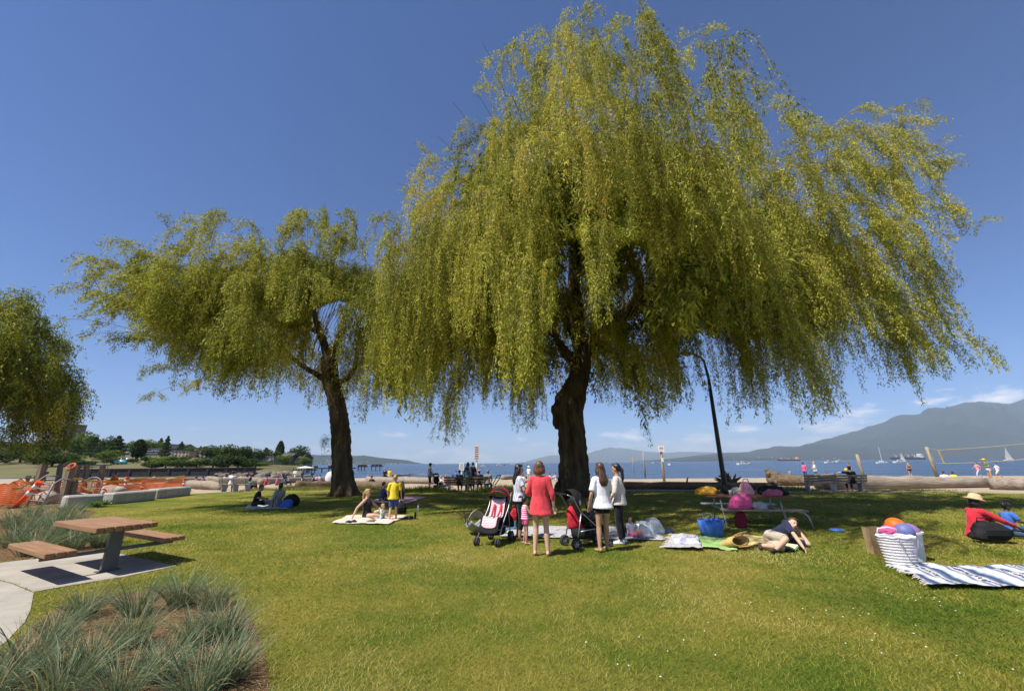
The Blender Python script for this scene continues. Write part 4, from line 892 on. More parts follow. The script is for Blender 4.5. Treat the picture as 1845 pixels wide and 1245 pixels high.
# ---- the standing group round the prams
person('woman in coral tunic and pale shorts seen from behind, barefoot, arms at her sides', G(976, 1001), 12, 1.66, pose(STAND, drape=(.015, -.02, 0), LA=[(-.245, .02, 1.12), (-.16, .22, 1.02)], RA=[(.25, -.03, 1.10), (.262, .02, .87)], L=[(-.10, .02, .49), (-.12, -.02, .085), (-.13, .13, .03)], R=[(.10, .02, .49), (.125, -.02, .085), (.15, .13, .03)]), 'light', ('bob', 'auburn'), (C['coral'], -.20, .74, 1.10, 'tunic'), (C['stone'], .24, 1.1), None, True, True)
person('black-haired woman in striped pale tee and dark cropped trousers, arms folded', G(936, 973), 78, 1.60, CROSSARM, 'tan', ('long', 'black'), (C['greystripe'], -.06, .32, 1.06), (C['black'], .80), mat('sandal_brown', (.16, .09, .05), .7), True, True)
person('toddler in pink and white striped top with pink shorts and pink shoes', G(947, 980), 70, .92, pose(STAND, LA=[(-.25, .10, 1.14), (-.14, .26, 1.34)], RA=[(.25, .10, 1.14), (.14, .26, 1.34)]), 'tan', ('short', 'black'), (C['pinkstripe'], -.04, 0, 1.12), (C['pink'], .22, 1.15), C['rose'], True, False, hs=1.42)
person('woman in loose white blouse and black shorts, bare legs, dark wavy hair down her back', G(1091, 994), -18, 1.62, pose(STAND, drape=(0, -.03, 0), LA=[(-.25, -.02, 1.10), (-.262, .07, .88)], RA=[(.24, .05, 1.12), (.18, .24, 1.02)], L=[(-.10, .02, .49), (-.13, -.02, .085), (-.15, .12, .03)], R=[(.08, .04, .49), (.10, .10, .085), (.12, .24, .03)]), 'tan', ('long', 'brown'), (C['white'], -.10, .40, 1.16, 'blouse'), (C['black'], .20, 1.08), None, True, True)
person('woman in cream blouse with dark jeans, white shoes and black ponytail', G(1121, 980), -62, 1.60, pose(STAND, LA=[(-.25, .02, 1.10), (-.22, .16, .90)], RA=[(.25, -.06, 1.10), (.25, .0, .88)]), 'tan', ('pony', 'black'), (C['cream'], -.10, .72, 1.12, 'blouse'), (C['black'], .96), C['white'], True, True)
person('dark-haired woman in black top sitting on the blanket behind the second pram', G(1066, 972), 215, 1.60, pose(SIT_KNEES, sp=(.05, -.16, 1), face=(-.3, .8, .35)), 'light', ('long', 'black'), (C['black'], -.06, .5, 1.05), (C['denim'], .92), None, True, True)
person('small child in pink leggings sitting on the blanket behind the jeans-wearing woman', G(1136, 968), 150, .85, pose(SIT_LEGS, sp=(0, .05, 1)), 'tan', ('short', 'black'), (C['white'], -.05, .4, 1.1), (C['pink'], .95), None, False, False, hs=1.4)
# ---- family on the blanket by the second willow
person('woman in black camisole dress and sunglasses sitting sideways on the pale blanket', G(661, 934), 100, 1.66, pose(SIT_LEGS, sp=(.0, -.10, 1), L=[(-.06, .36, .22), (-.24, .62, .08), (-.30, .74, .06)], R=[(.26, .36, .14), (.10, .66, .07), (.0, .76, .05)], LA=[(-.26, .16, .36), (-.22, .34, .26)], RA=[(.30, -.20, .36), (.40, -.28, .07)]), 'light', ('pony', 'blond'), (C['black'], -.22, 0, 1.03, 'dress'), (C['black'], .16), None, True, True, hat=('glasses', mat('lens_dark', (.01, .01, .012), .1, 0)))
person('fair-haired toddler in green and white print shirt sitting on the pale blanket', G(688, 937), 110, .85, pose(SIT_LEGS, sp=(0, .02, 1), RA=[(.26, .16, .38), (.08, .24, .56)], LA=[(-.26, .16, .38), (-.12, .34, .40)]), 'light', ('short', 'blond'), (C['print'], -.06, .4, 1.15), (C['bluecheck'], .40), None, True, False, hs=1.42)
person('boy in bright yellow tee and blue check shorts standing barefoot on the blanket edge', G(707, 938), -14, 1.30, pose(STAND, LA=[(-.26, .02, 1.10), (-.24, .16, .90)], RA=[(.26, -.02, 1.10), (.28, .05, .86)], L=[(-.10, .02, .49), (-.12, -.03, .085), (-.13, .12, .03)], R=[(.10, .06, .49), (.13, .10, .085), (.15, .24, .03)]), 'light', ('short', 'blond'), (C['yellow'], -.12, .44, 1.22), (C['bluecheck'], .44, 1.25), None, True, False, hs=1.18)
person('person in blue shirt sitting on the pink blanket beside the second willow', G(688, 903), 60, 1.6, SIT_KNEES, 'light', ('short', 'brown'), (C['denim'], -.05, .8), (C['black'], .9), None, False)
person('long-haired woman in black with a pink headscarf sitting on the pink blanket', G(722, 905), -80, 1.68, pose(SIT_LEGS, sp=(0, -.02, 1)), 'light', ('long', 'blond'), (C['black'], -.08, .3), (C['black'], .9), None, False, True, hat=('scarf', C['rose']))
person('woman in black sitting in the shade, leaning over a book', G(458, 912), 65, 1.62, pose(SIT_CROSS, sp=(0, .22, 1), hd=(0, .35, 1)), 'tan', ('bun', 'brown'), (C['black'], -.06, .4), (C['black'], .9), None, True, True)
person('man in checked grey-green shirt sitting in the shade beside a black backpack', G(499, 912), -62, 1.72, pose(SIT_LEGS, sp=(0, -.12, 1)), 'brown', ('short', 'black'), (C['plaid'], -.08, .6, 1.08), (C['grey'], .95), None, True)
# ---- man lying on his side on the yellow towel
person('man in navy tee and khaki shorts lying on his side, head propped on his hand', G(1396, 988), 0, 1.70, dict(pel=(0, .04, .17), sp=(.86, .30, .22), side=(-.15, -.25, 1), hd=(.55, .12, .75), face=(.05, -1, -.15),
       L=[(-.10, -.40, .10), (-.30, -.10, .07), (-.36, -.16, .05)], R=[(-.02, -.44, .24), (-.22, -.42, .07), (-.36, -.50, .06)], LA=[(.74, .08, .05), (.70, .27, .30)], RA=[(.30, -.22, .26), (.26, -.46, .10)]), 'light', ('short', 'brown'), (C['navy'], -.05, .40, 1.05), (C['khaki'], .46, 1.2), mat('shoe_dark', (.05, .04, .035), .7), True)
# ---- right edge
person('woman in red zip jacket and floppy straw hat sitting on the lawn', G(1763, 968), 96, 1.64, pose(SIT_LEGS, sp=(.0, .22, 1), hd=(0, .30, 1), L=[(-.12, .46, .16), (-.12, .84, .08), (-.14, .92, .14)], R=[(.14, .46, .14), (.16, .84, .07), (.18, .92, .12)], LA=[(-.26, .36, .40), (-.16, .62, .34)], RA=[(.26, .36, .38), (.18, .66, .26)]), 'brown', ('bob', 'black'), (C['red'], -.12, .96, 1.14, 'jacket'), (C['denim'], .96), C['black'], True, True, hat=('sun', C['straw']))
person('boy in blue tee and black cap sitting at the right edge of the lawn', G(1822, 958), 100, 1.2, pose(SIT_CROSS, hd=(0, .15, 1)), 'brown', ('short', 'black'), (C['blue'], -.06, .42, 1.12), (C['denim'], .9), None, True, False, hs=1.2, hat=('cap', C['black']))
# ------------------------------------------------------------------ prams, blankets, bags, second table
M_black = mat('black_fabric', (.016, .016, .018), .8, .1, 9, .3, 60, spec=.2); M_alu = mat('brushed_tube', (.42, .42, .43), .35, .05, 9, 0, metal=.9); M_tyre = mat('grey_tyre', (.05, .05, .052), .7, .1, 9); M_rim = mat('grey_plastic', (.30, .30, .31), .5, .05)
M_pinkseat = stripes('pink_seat_cloth', [(.72, .46, .48), (.70, .58, .58), (.66, .34, .38)], 2, .045, wob=.03); M_redp = mat('red_fabric', (.55, .025, .04), .75, .1, 9, .3, 40, spec=.2); M_clear = mat('white_plastic', (.72, .72, .72), .45, .05, 8)
def wheel(root, c, r, w, twin=True):
    Y90 = Matrix.Rotation(math.pi / 2, 3, 'Y'); wh = MB()
    for e in ((-1, 1) if twin else (0,)):
        wh.torus((c[0] + e * w, c[1], c[2]), r - .02, .02, Y90, 18, 6)
    o = wh.obj('wheel', M_tyre, root, smooth=True); rm = MB()
    for e in ((-1, 1) if twin else (0,)):
        rm.tube([(c[0] + e * w - .012, c[1], c[2]), (c[0] + e * w + .012, c[1], c[2])], r * .32, 12)
        for k in range(6): a = k * math.pi / 3; rm.bar((c[0] + e * w, c[1], c[2]), (c[0] + e * w, c[1] + (r - .02) * math.cos(a), c[2] + (r - .02) * math.sin(a)), .012, .016)
    rm.tube([(c[0] - w, c[1], c[2]), (c[0] + w, c[1], c[2])], .010, 6); rm.obj('rim', M_rim, o)
def sheet_pad(fn, nu, nv, th): return MB().sheet(fn, nu, nv, th)
def stroller(label, loc, heading, seat_m, canopy_m, trim_m, full=True, s=1.0, group='prams'):
    r = thing('stroller', label, 'stroller', loc, -R(heading), group); r.scale = (s, s, s)
    f = MB()
    for e in (-1, 1):
        x = .24 * e
        f.tube([(x, -.52, 1.02), (x, -.40, .98), (x, -.24, .70), (x, .10, .42), (x, .36, .14)], .0135, 8)
        f.tube([(x, -.22, .66), (x, -.28, .38), (x, -.34, .13)], .0125, 8); f.tube([(x, -.30, .32), (x, .16, .36)], .010, 6)
    f.tube([(-.24, -.34, .15), (.24, -.34, .15)], .010, 6); f.tube([(-.24, .22, .30), (.24, .22, .30)], .010, 6); f.obj('frame', M_alu, r, smooth=True)
    h = MB(); h.tube([(-.24, -.50, 1.015), (-.18, -.55, 1.03), (.18, -.55, 1.03), (.24, -.50, 1.015)], .019, 8); h.obj('handle', M_black, r, smooth=True)
    for e in (-1, 1): wheel(r, (.24 * e, .40, .085), .085, .026); wheel(r, (.24 * e, -.36, .105), .105, .026 if full else .02)
    prof = [(-.30, .92), (-.25, .74), (-.16, .54), (-.08, .46), (.06, .46), (.20, .50), (.26, .46), (.32, .34), (.36, .26)]
    def fn(u, v, w=.19, dz=0.0):
        t = v * (len(prof) - 1.001); i = int(t); k = t - i; y = prof[i][0] * (1 - k) + prof[i + 1][0] * k; z = prof[i][1] * (1 - k) + prof[i + 1][1] * k; q = abs(2 * u - 1)
        return Vector(((u * 2 - 1) * w, y + .03 * q ** 3 * (v < .5), z + .045 * q ** 3 + dz))
    MB().sheet(lambda u, v: fn(u, v, .215, -.015), 8, 16, .03).obj('seat', M_black if canopy_m is M_black else trim_m, r, smooth=True)
    MB().sheet(lambda u, v: fn(u, .04 + v * .86, .165, .022), 8, 16, .02).obj('liner', seat_m, r, smooth=True)
    st = MB()
    for e in (-1, 1): st.tube([(e * .075, -.215, .76), (e * .085, -.12, .64), (e * .07, .0, .53)], .024, 8, flat=.35)
    st.tube([(-.12, .02, .52), (0, .06, .54), (.12, .02, .52)], .022, 8, flat=.4); st.obj('harness', trim_m, r, smooth=True)
    cn = MB(); n = 9
    for k in range(n):
        pass
    def can(u, v):
        a = math.pi * u; b = -.35 + v * 1.15; rr = .27
        return Vector((-math.cos(a) * .245, -.30 + math.sin(b) * math.sin(a) * rr, .86 + math.cos(b) * math.sin(a) * rr * .95))
    cn.sheet(can, 14, 8, 0); cn.sheet(lambda u, v: can(u, v) * 1.0 + Vector((0, .0, -.012)), 14, 8, 0); cn.obj('canopy', canopy_m, r, smooth=True)
    rb_ = MB()
    for v in (0, .5, 1.0): rb_.tube([can(u / 12, v) + Vector((0, 0, .004)) for u in range(13)], .007, 5)
    rb_.obj('canopy_rib', trim_m, r)
    bk = MB(); bk.rings([((0, -.06, .17), (.19, 0, 0), (0, .22, 0)), ((0, -.06, .21), (.21, 0, 0), (0, .25, 0)), ((0, -.08, .36), (.22, 0, 0), (0, .24, 0))], 14); bk.obj('basket', M_black, r, smooth=True)
    return r
def soft_bag(name, label, cat, loc, size, m, rz=0, handle=None, group=None, flap=False):
    """a slumped cloth bag: bulging body with pinched top, and a carrying loop"""
    r = thing(name, label, cat, loc, rz, group); x, y, z = size; b = MB()
    ph = (loc[0] * 7.3 + loc[1] * 3.1) % 9; N_, K = 26, 13; vs = []; prof = ([0, .05, .3, .6, .85, 1.0], [.90, 1.0, 1.04, .96, .74, .42])
    for j in range(K):
        t = j / (K - 1); k = np.interp(t, *prof)
        for i in range(N_):
            a = 2 * math.pi * i / N_; w_ = 1 + .17 * vnoise(math.cos(a) * 1.3 + ph, math.sin(a) * 1.3, t * 2.2 + ph, 3) + .06 * vnoise(math.cos(a) * 4 + ph, math.sin(a) * 4, t * 6, 2)
            ca, sa = math.cos(a), math.sin(a); q = (abs(ca) ** 3 + abs(sa) ** 3) ** (-1 / 3)
            vs.append((x / 2 * k * ca * q * w_ + .08 * x * math.sin(ph + 2.6 * t), y / 2 * k ** 1.3 * sa * q * w_, z * t * (1 + .16 * vnoise(ca + ph, sa, 7, 2) * t)))
    fs = [(j * N_ + i, j * N_ + (i + 1) % N_, (j + 1) * N_ + (i + 1) % N_, (j + 1) * N_ + i) for j in range(K - 1) for i in range(N_)] + [tuple(range(N_ - 1, -1, -1)), tuple((K - 1) * N_ + i for i in range(N_))]
    b.add(vs, fs); o = b.obj('bag_body', m, r, smooth=True)
    if handle: MB().tube([(-x * .25, 0, z * .92), (-x * .2, 0, z * 1.22), (x * .2, 0, z * 1.22), (x * .25, 0, z * .92)], .012, 6).obj('handle', handle, r, smooth=True)
    if flap: MB().box((0, -y * .52, z * .45), (x * .6, .03, z * .38), bev=.012).obj('pocket', m, r)
    return r
def blanket(name, label, cat, px, m, nu=26, nv=22, amp=.03, zz=.034, seed=1.0, fringe=None, group=None):
    """cloth lying on the lawn, corners given as photo pixels (near left, near right, far right, far left), with raised folds"""
    A, B_, C_, D_ = (G(*p) for p in px); c = (A + B_ + C_ + D_) / 4
    def fn(u, v):
        p = A.lerp(B_, u).lerp(D_.lerp(C_, u), v) - c; e = min(u, 1 - u, v, 1 - v) * 6
        w = vnoise((p.x + seed) * 2.2, (p.y + seed) * 2.2, seed, 3); r_ = vnoise(p.x * 5, p.y * 5, seed + 9, 2)
        off = Vector((vnoise(v * 5, seed, u * 2) * .06, vnoise(u * 5, seed + 3, v * 2) * .06, 0))
        return p + off + Vector((0, 0, zz + amp * max(0, .5 + w) + amp * .4 * r_ * min(1, e)))
    r = thing(name, label, cat, c, 0, group); MB().sheet(fn, nu, nv, .008).obj('cloth', m, r, smooth=True)
    if fringe:
        fr = MB()
        for k in range(44): p = fn(0, k / 43); d = Vector((-.07 - .03 * math.sin(k * 2.3), .02 * math.sin(k * 5.1), -.012)); fr.tube([p, p + d * .6 + Vector((0, 0, .006)), p + d], [.005, .005, .003], 5)
        tag(fr.obj('fringe', fringe, r), kind='stuff')
    return r

# pink pram facing the viewer, black pram seen from behind
stroller('pink lined black pram facing the viewer beside the tan car seat hood', G(891, 978), 200, M_pinkseat, M_black, M_redp)
stroller('black pram with a red bag on its handle, beside the white blouse', G(1056, 984), 68, M_black, M_black, M_black)
# infant seat with tan hood beside the pink pram
def car_seat():
    r = thing('infant_car_seat', 'tan hooded infant car seat on the lawn left of the pink pram', 'car seat', G(855, 962), R(200)); r.scale = (.98,) * 3
    MB().sheet(lambda u, v: Vector(((u - .5) * .42, (v - .35) * .70, .10 + .20 * (2 * u - 1) ** 2 * .6 + .34 * abs(v - .42) ** 1.4)), 10, 14, .05).obj('shell', M_rim, r, smooth=True)
    hood = lambda u, v: Vector((-math.cos(math.pi * u) * .23, .22 + math.sin(-.1 + v * 1.25) * math.sin(math.pi * u) * -.32, .24 + math.cos(-.1 + v * 1.25) * math.sin(math.pi * u) * .34))
    MB().sheet(hood, 14, 9, .012).obj('hood', mat('tan_hood', (.46, .42, .30), .85, .1, 8, .3, 40), r, smooth=True)
    rb_ = MB()
    for v in (0, .33, .66, 1): rb_.tube([hood(u / 12, v) * 1.005 for u in range(13)], .006, 5)
    rb_.obj('hood_rib', C['black'], r); MB().tube([(-.24, .0, .26), (-.24, -.12, .52), (.24, -.12, .52), (.24, .0, .26)], .016, 8).obj('handle', M_black, r, smooth=True)
car_seat()
hang = G(1040, 985)
soft_bag('tote_bag', 'bright red bag hanging from the black pram handle', 'bag', (hang.x - .02, hang.y + .02, .34), (.34, .20, .46), M_redp, .3, M_redp)
soft_bag('hat_bundle', 'white sun hat hung on the black pram canopy', 'hat', (hang.x + .02, hang.y + .12, .78), (.22, .15, .20), C['white'], .4)
soft_bag('diaper_bag', 'black nappy bag hanging on the right of the pink pram', 'bag', (G(912, 975).x, G(912, 975).y + .1, .28), (.30, .18, .34), M_black, .2, M_black, flap=True)
soft_bag('pouch', 'small red pouch beside the dark cropped trousers', 'bag', (G(927, 968).x, G(927, 968).y + .25, .34), (.20, .12, .26), M_redp, .1, M_redp)
soft_bag('drink_bag', 'light blue bag behind the pink pram', 'bag', (G(917, 962).x, G(917, 962).y + .5, .0), (.30, .2, .28), mat('light_blue_cloth', (.16, .36, .46), .8), .1)
M_greypat = mat('grey_floral', (.56, .54, .54), .9, .2, 34, .3, 60, spec=.1, col2=(.22, .22, .24))
blanket('picnic_blanket', 'grey patterned picnic blanket under the standing group', 'blanket', [(900, 968), (1200, 976), (1180, 951), (930, 950)], M_greypat, 34, 18, .02, .03, 2.0)
M_film = bpy.data.materials.new('clear_film'); M_film.use_nodes = True
_b = M_film.node_tree.nodes['Principled BSDF']; _b.inputs['Base Color'].default_value = (.75, .8, .85, 1); _b.inputs['Roughness'].default_value = .12; _b.inputs['Alpha'].default_value = .38
for (px, py, sx, sz, lab) in ((1158, 968, .46, .34, 'clear plastic bag with something orange inside, on the blanket edge'), (1180, 960, .44, .34, 'second clear plastic bag, crumpled, at the blanket corner')):
    o = soft_bag('plastic_bag', lab, 'plastic bag', G(px, py, .02), (sx, .36, sz), M_film, .2, None, 'plastic bags on the blanket')
    if 'orange' in lab: MB().ell((-.10, -.02, .10), (.10, .08, .08)).obj('contents', C['orange'], o, smooth=True)
soft_bag('handbag', 'black handbag beside the clear plastic bags', 'bag', G(1138, 962, .02), (.34, .24, .24), M_black, -.2, M_black)
blanket('dark_mat', 'dark cloth spread in the shade behind the plastic bags', 'cloth', [(1178, 960), (1215, 962), (1212, 953), (1185, 952)], C['navy'], 10, 8, .03, .012, 5.0)

# blankets at the second willow
blanket('picnic_blanket', 'cream picnic blanket under the woman in the black camisole', 'blanket', [(598, 944), (700, 946), (735, 930), (628, 930)], mat('cream_blanket', (.60, .52, .44), .95, .1, 20, .4, 60), 26, 16, .025, .03, 6.0)
blanket('picnic_blanket', 'pink picnic blanket behind the boy in yellow', 'blanket', [(665, 906), (735, 908), (770, 896), (700, 894)], mat('pink_blanket', (.68, .40, .44), .95, .1, 20, .4, 60), 26, 16, .03, .03, 8.0)
def shoe_pair(lab, px, py, m, rz):
    r = thing('shoes', lab, 'shoes', G(px, py, .01), rz)
    for e in (-1, 1):
        mb = MB(); mb.rings([((e * .08, -.13, .03), (.045, 0, 0), (0, 0, .03)), ((e * .08, -.05, .045), (.048, 0, 0), (0, 0, .045)), ((e * .085, .05, .035), (.05, 0, 0), (0, 0, .035)), ((e * .085, .13, .022), (.035, 0, 0), (0, 0, .02))], 10); mb.obj('shoe', m, r, smooth=True)
shoe_pair('dark flip-flops on the near corner of the cream blanket', 632, 942, C['black'], .9)
shoe_pair('grey trainers beside the bare feet on the cream blanket', 668, 941, mat('olive_suede', (.20, .18, .13), .9), 1.6)
shoe_pair('black and white shoes on the grass right of the boy in yellow', 735, 935, C['navy'], 1.2)
soft_bag('backpack', 'black and white backpack behind the boy in yellow', 'backpack', G(722, 925, .01), (.34, .26, .36), M_black, .4, C['white'], flap=True)
def bottle(lab, px, py, m, h=.22):
    r = thing('water_bottle', lab, 'bottle', G(px, py, .0)); mb = MB(); mb.rings([((0, 0, z), (r_, 0, 0), (0, r_, 0)) for z, r_ in ((0, .033), (h * .7, .034), (h * .82, .02), (h * .88, .014))], 12); mb.obj('bottle_body', m, r, smooth=True)
    MB().tube([(0, 0, h * .88), (0, 0, h)], .017, 10).obj('cap', C['blue'], r)
bottle('small clear water bottle standing on the grass beyond the dark shoes', 753, 920, M_film)
bottle('dark drink bottle beside the black and white shoes', 748, 934, C['navy'])
soft_bag('backpack', 'black and blue backpack on the grass right of the man in grey-green', 'backpack', G(522, 912, .0), (.62, .42, .46), M_black, .1, None, flap=False)
soft_bag('drink_bag', 'bright blue plastic bag leaning on the black backpack', 'bag', G(516, 914, .0), (.46, .30, .30), C['blue'], .1)
r_ = thing('book', 'open book on the lap of the woman in black in the shade', 'book', G(474, 911, .30), .4)
MB().box((-.08, 0, .0), (.16, .22, .018), M=Matrix.Rotation(.2, 3, 'Y')).box((.08, 0, .0), (.16, .22, .018), M=Matrix.Rotation(-.2, 3, 'Y')).obj('page_block', C['white'], r_)
blanket('picnic_mat', 'pale mat under the couple sitting in the shade', 'mat', [(440, 917), (520, 917), (512, 909), (448, 909)], C['stone'], 14, 10, .012, .01, 4.0)

# ---- things round the man on his side
blanket('beach_towel', 'yellow towel under the lying man', 'towel', [(1322, 980), (1440, 988), (1452, 972), (1330, 964)], mat('towel_yellow', (.78, .62, .24), .95, .08, 30, .5, 80), 22, 14, .03, .014, 3.0)
blanket('beach_towel', 'green towel with a red patch, left of the yellow towel', 'towel', [(1265, 990), (1330, 994), (1312, 968), (1258, 970)], mat('towel_green', (.36, .50, .20), .95, .2, 5, .5, 60, col2=(.20, .34, .09)), 22, 16, .05, .014, 7.0)
blanket('beach_towel', 'white and striped towel with tangled fringe at the left of the towels', 'towel', [(1195, 990), (1268, 994), (1258, 970), (1212, 968)], M_greypat, 22, 16, .09, .014, 9.0, C['cream'])
blanket('folded_shirt', 'lavender white cloth bundle on the fringed towel', 'cloth', [(1213, 988), (1262, 989), (1258, 977), (1222, 976)], C['lilac'], 16, 12, .12, .05, 12.0)
def basket_bag(label, px, py, m, rz, s=1.0):
    r = thing('straw_bag', label, 'bag', G(px, py, .10), rz); r.scale = (s,) * 3; r.rotation_euler = (R(70), 0, rz)
    MB().rings([((0, 0, -.16), (.20, 0, 0), (0, .07, 0)), ((0, 0, .0), (.25, 0, 0), (0, .11, 0)), ((0, 0, .16), (.28, 0, 0), (0, .10, 0)), ((0, 0, .165), (.25, 0, 0), (0, .08, 0)), ((0, 0, .0), (.21, 0, 0), (0, .07, 0))], 18, cap=False).rings([((0, 0, -.17), (.19, 0, 0), (0, .065, 0)), ((0, 0, -.155), (.2, 0, 0), (0, .07, 0))], 18).obj('bag_body', m, r, smooth=True)
    for e in (-1, 1): MB().tube([(-.12, .10 * e, .14), (-.10, .12 * e, .30), (.10, .12 * e, .30), (.12, .10 * e, .14)], .012, 6).obj('handle', m, r, smooth=True)
basket_bag('straw bag lying on its side beside the blue tote', 1322, 977, mat('straw_bag_weave', (.62, .40, .15), .85, .12, 40, .6, 120), .5)
def tote(label, px, py, size, m, rz, cat='bag', name='tote_bag', hm=None):
    x, y, z = size; r = thing(name, label, cat, G(px, py), rz); o_ = .012
    MB().rings([((0, 0, 0), (x * .40, 0, 0), (0, y * .40, 0)), ((0, 0, z * .5), (x * .47, 0, 0), (0, y * .48, 0)), ((0, 0, z), (x * .52, 0, 0), (0, y * .52, 0)), ((0, 0, z), (x * .52 - o_, 0, 0), (0, y * .52 - o_, 0)), ((0, 0, z * .4), (x * .46 - o_, 0, 0), (0, y * .46 - o_, 0))], 20).obj('bag_body', m, r, smooth=True)
    for e in (-1, 1): MB().tube([(-x * .2, e * y * .5, z * .95), (-x * .17, e * y * .56, z * 1.22), (x * .17, e * y * .56, z * 1.22), (x * .2, e * y * .5, z * .95)], .012, 6).obj('handle', hm or m, r, smooth=True)
    return r
tote('bright blue tote bag in the shade beside the second picnic table', 1284, 968, (.58, .34, .38), C['blue'], .05)
bk = thing('book', 'open pale green book by the hand of the lying man', 'book', G(1422, 988, .04), .5); MB().box((-.07, 0, .03), (.16, .20, .02), M=Matrix.Rotation(.35, 3, 'Y')).box((.07, 0, .03), (.16, .20, .02), M=Matrix.Rotation(-.35, 3, 'Y')).obj('page_block', mat('book_green', (.62, .68, .36), .8), bk)
MB().box((-.075, 0, .015), (.17, .21, .006), M=Matrix.Rotation(.35, 3, 'Y')).box((.075, 0, .015), (.17, .21, .006), M=Matrix.Rotation(-.35, 3, 'Y')).obj('cover', C['mint'], bk)
cp = thing('cup', 'turquoise cup in front of the lying man', 'cup', G(1408, 990)); MB().rings([((0, 0, 0), (.045, 0, 0), (0, .045, 0)), ((0, 0, .11), (.055, 0, 0), (0, .055, 0)), ((0, 0, .11), (.048, 0, 0), (0, .048, 0)), ((0, 0, .02), (.04, 0, 0), (0, .04, 0))], 14).obj('cup_body', mat('turquoise', (.05, .55, .60), .4), cp, smooth=True)
fb = thing('frisbee', 'blue frisbee lying in the tree shade', 'frisbee', G(1508, 956, .01)); MB().rings([((0, 0, 0), (.15, 0, 0), (0, .15, 0)), ((0, 0, .02), (.155, 0, 0), (0, .155, 0)), ((0, 0, .035), (.13, 0, 0), (0, .13, 0)), ((0, 0, .04), (.06, 0, 0), (0, .06, 0))], 24).obj('disc', C['blue'], fb, smooth=True)

# ---- second picnic table, red boards on bent steel tube
M_redboard = mat('red_board', (.26, .085, .06), .7, .18, 6, .2, 50, stretch=(.3, 5, 5)); M_greyboard = mat('grey_board', (.34, .27, .20), .8, .18, 6, .2, 50, stretch=(.3, 5, 5)); M_galv = mat('galvanised', (.36, .38, .40), .45, .08, 9, 0, metal=.6)
def tube_table():
    a, b = G(1278, 893, .74), G(1436, 894, .74); c = (a + b) / 2; ang = math.atan2(b.y - a.y, b.x - a.x); L = (b - a).length
    r = thing('picnic_table', 'red topped picnic table on bent steel tubes in the willow shade', 'picnic table', (c.x, c.y + .36, 0), ang)
    for k in range(5): MB().box((0, (k - 2) * .148, .72), (L, .138, .04), bev=.006).obj('plank', M_redboard, r)
    for s in (-1, 1):
        for k in (0, 1): MB().box((.12 * (s < 0), s * (.80 + .145 * k) - s * .07, .435), (L * .92, .136, .04), bev=.006).obj('plank', M_greyboard if s < 0 else M_galv, r)
    for e in (-1, 1):
        x = e * L * .34
        MB().tube([(x, -.94, .41), (x, -.40, .405), (x, .40, .405), (x, .94, .41)], .020, 8).obj('crossbar', M_galv, r, smooth=True)
        for s in (-1, 1): MB().tube([(x, s * .30, .70), (x, s * .40, .42), (x, s * .55, .1), (x, s * .62, 0)], .021, 8).obj('leg', M_galv, r, smooth=True)
    MB().tube([(L * .40, -.90, .415), (L * .46, -.92, .40), (L * .50, -.94, .30), (L * .53, -.96, 0)], .024, 8).obj('leg', M_galv, r, smooth=True)
    return c, ang, r
tc_, tang, tr_ = tube_table()
def ontable(u, v, z): return Vector((tc_.x + math.cos(tang) * u - math.sin(tang) * v, tc_.y + .36 + math.sin(tang) * u + math.cos(tang) * v, z))
M_rainbow = stripes('rainbow_cloth', [(.62, .50, .04), (.60, .16, .02), (.30, .42, .05), (.70, .30, .03), (.45, .03, .03)], 2, .06, wob=.10)
bz = .742
soft_bag('towel_pile', 'rainbow striped towel heap at the left end of the red table', 'towel', ontable(-1.0, -.05, bz), (.58, .42, .22), M_rainbow, .1)
cu = thing('cup', 'white paper cup on the red table', 'cup', ontable(-.42, -.18, bz)); MB().rings([((0, 0, 0), (.032, 0, 0), (0, .032, 0)), ((0, 0, .13), (.043, 0, 0), (0, .043, 0)), ((0, 0, .135), (.040, 0, 0), (0, .040, 0))], 14).obj('cup_body', C['white'], cu, smooth=True)
soft_bag('plastic_bag', 'see-through bag between the cup and the pink bag on the red table', 'plastic bag', ontable(-.20, 0, bz), (.30, .24, .20), M_film, .3)
soft_bag('backpack', 'upright pink bag in the middle of the red table', 'bag', ontable(.06, -.05, bz), (.34, .24, .34), C['rose'], .1, C['pink'])
soft_bag('duffel_bag', 'black duffel lying at the right end of the red table', 'bag', ontable(.74, .12, bz), (.74, .40, .24), M_black, .1, M_black)
soft_bag('handbag', 'flat dusty pink bag in front of the black duffel', 'bag', ontable(.62, -.18, bz), (.52, .24, .16), cloth('dusty_pink', (.48, .12, .18)), .05)
soft_bag('jacket_pile', 'black jacket heap behind the white cup on the red table', 'cloth', ontable(-.32, .20, bz), (.42, .30, .28), M_black, .2)
soft_bag('backpack', 'pink backpack with lime trim on the near bench of the red table', 'backpack', ontable(-.40, -.80, .456), (.56, .30, .36), C['pink'], .1, mat('lime_trim', (.50, .55, .05), .7), flap=True)
soft_bag('cloth_bundle', 'white patterned cloth on the near bench beside the pink backpack', 'cloth', ontable(.06, -.80, .456), (.34, .26, .18), M_greypat, .3)
soft_bag('sack', 'dark red sack standing under the near bench', 'bag', ontable(-.42, -.70, 0), (.28, .22, .40), mat('dark_red', (.24, .02, .035), .8), .1)

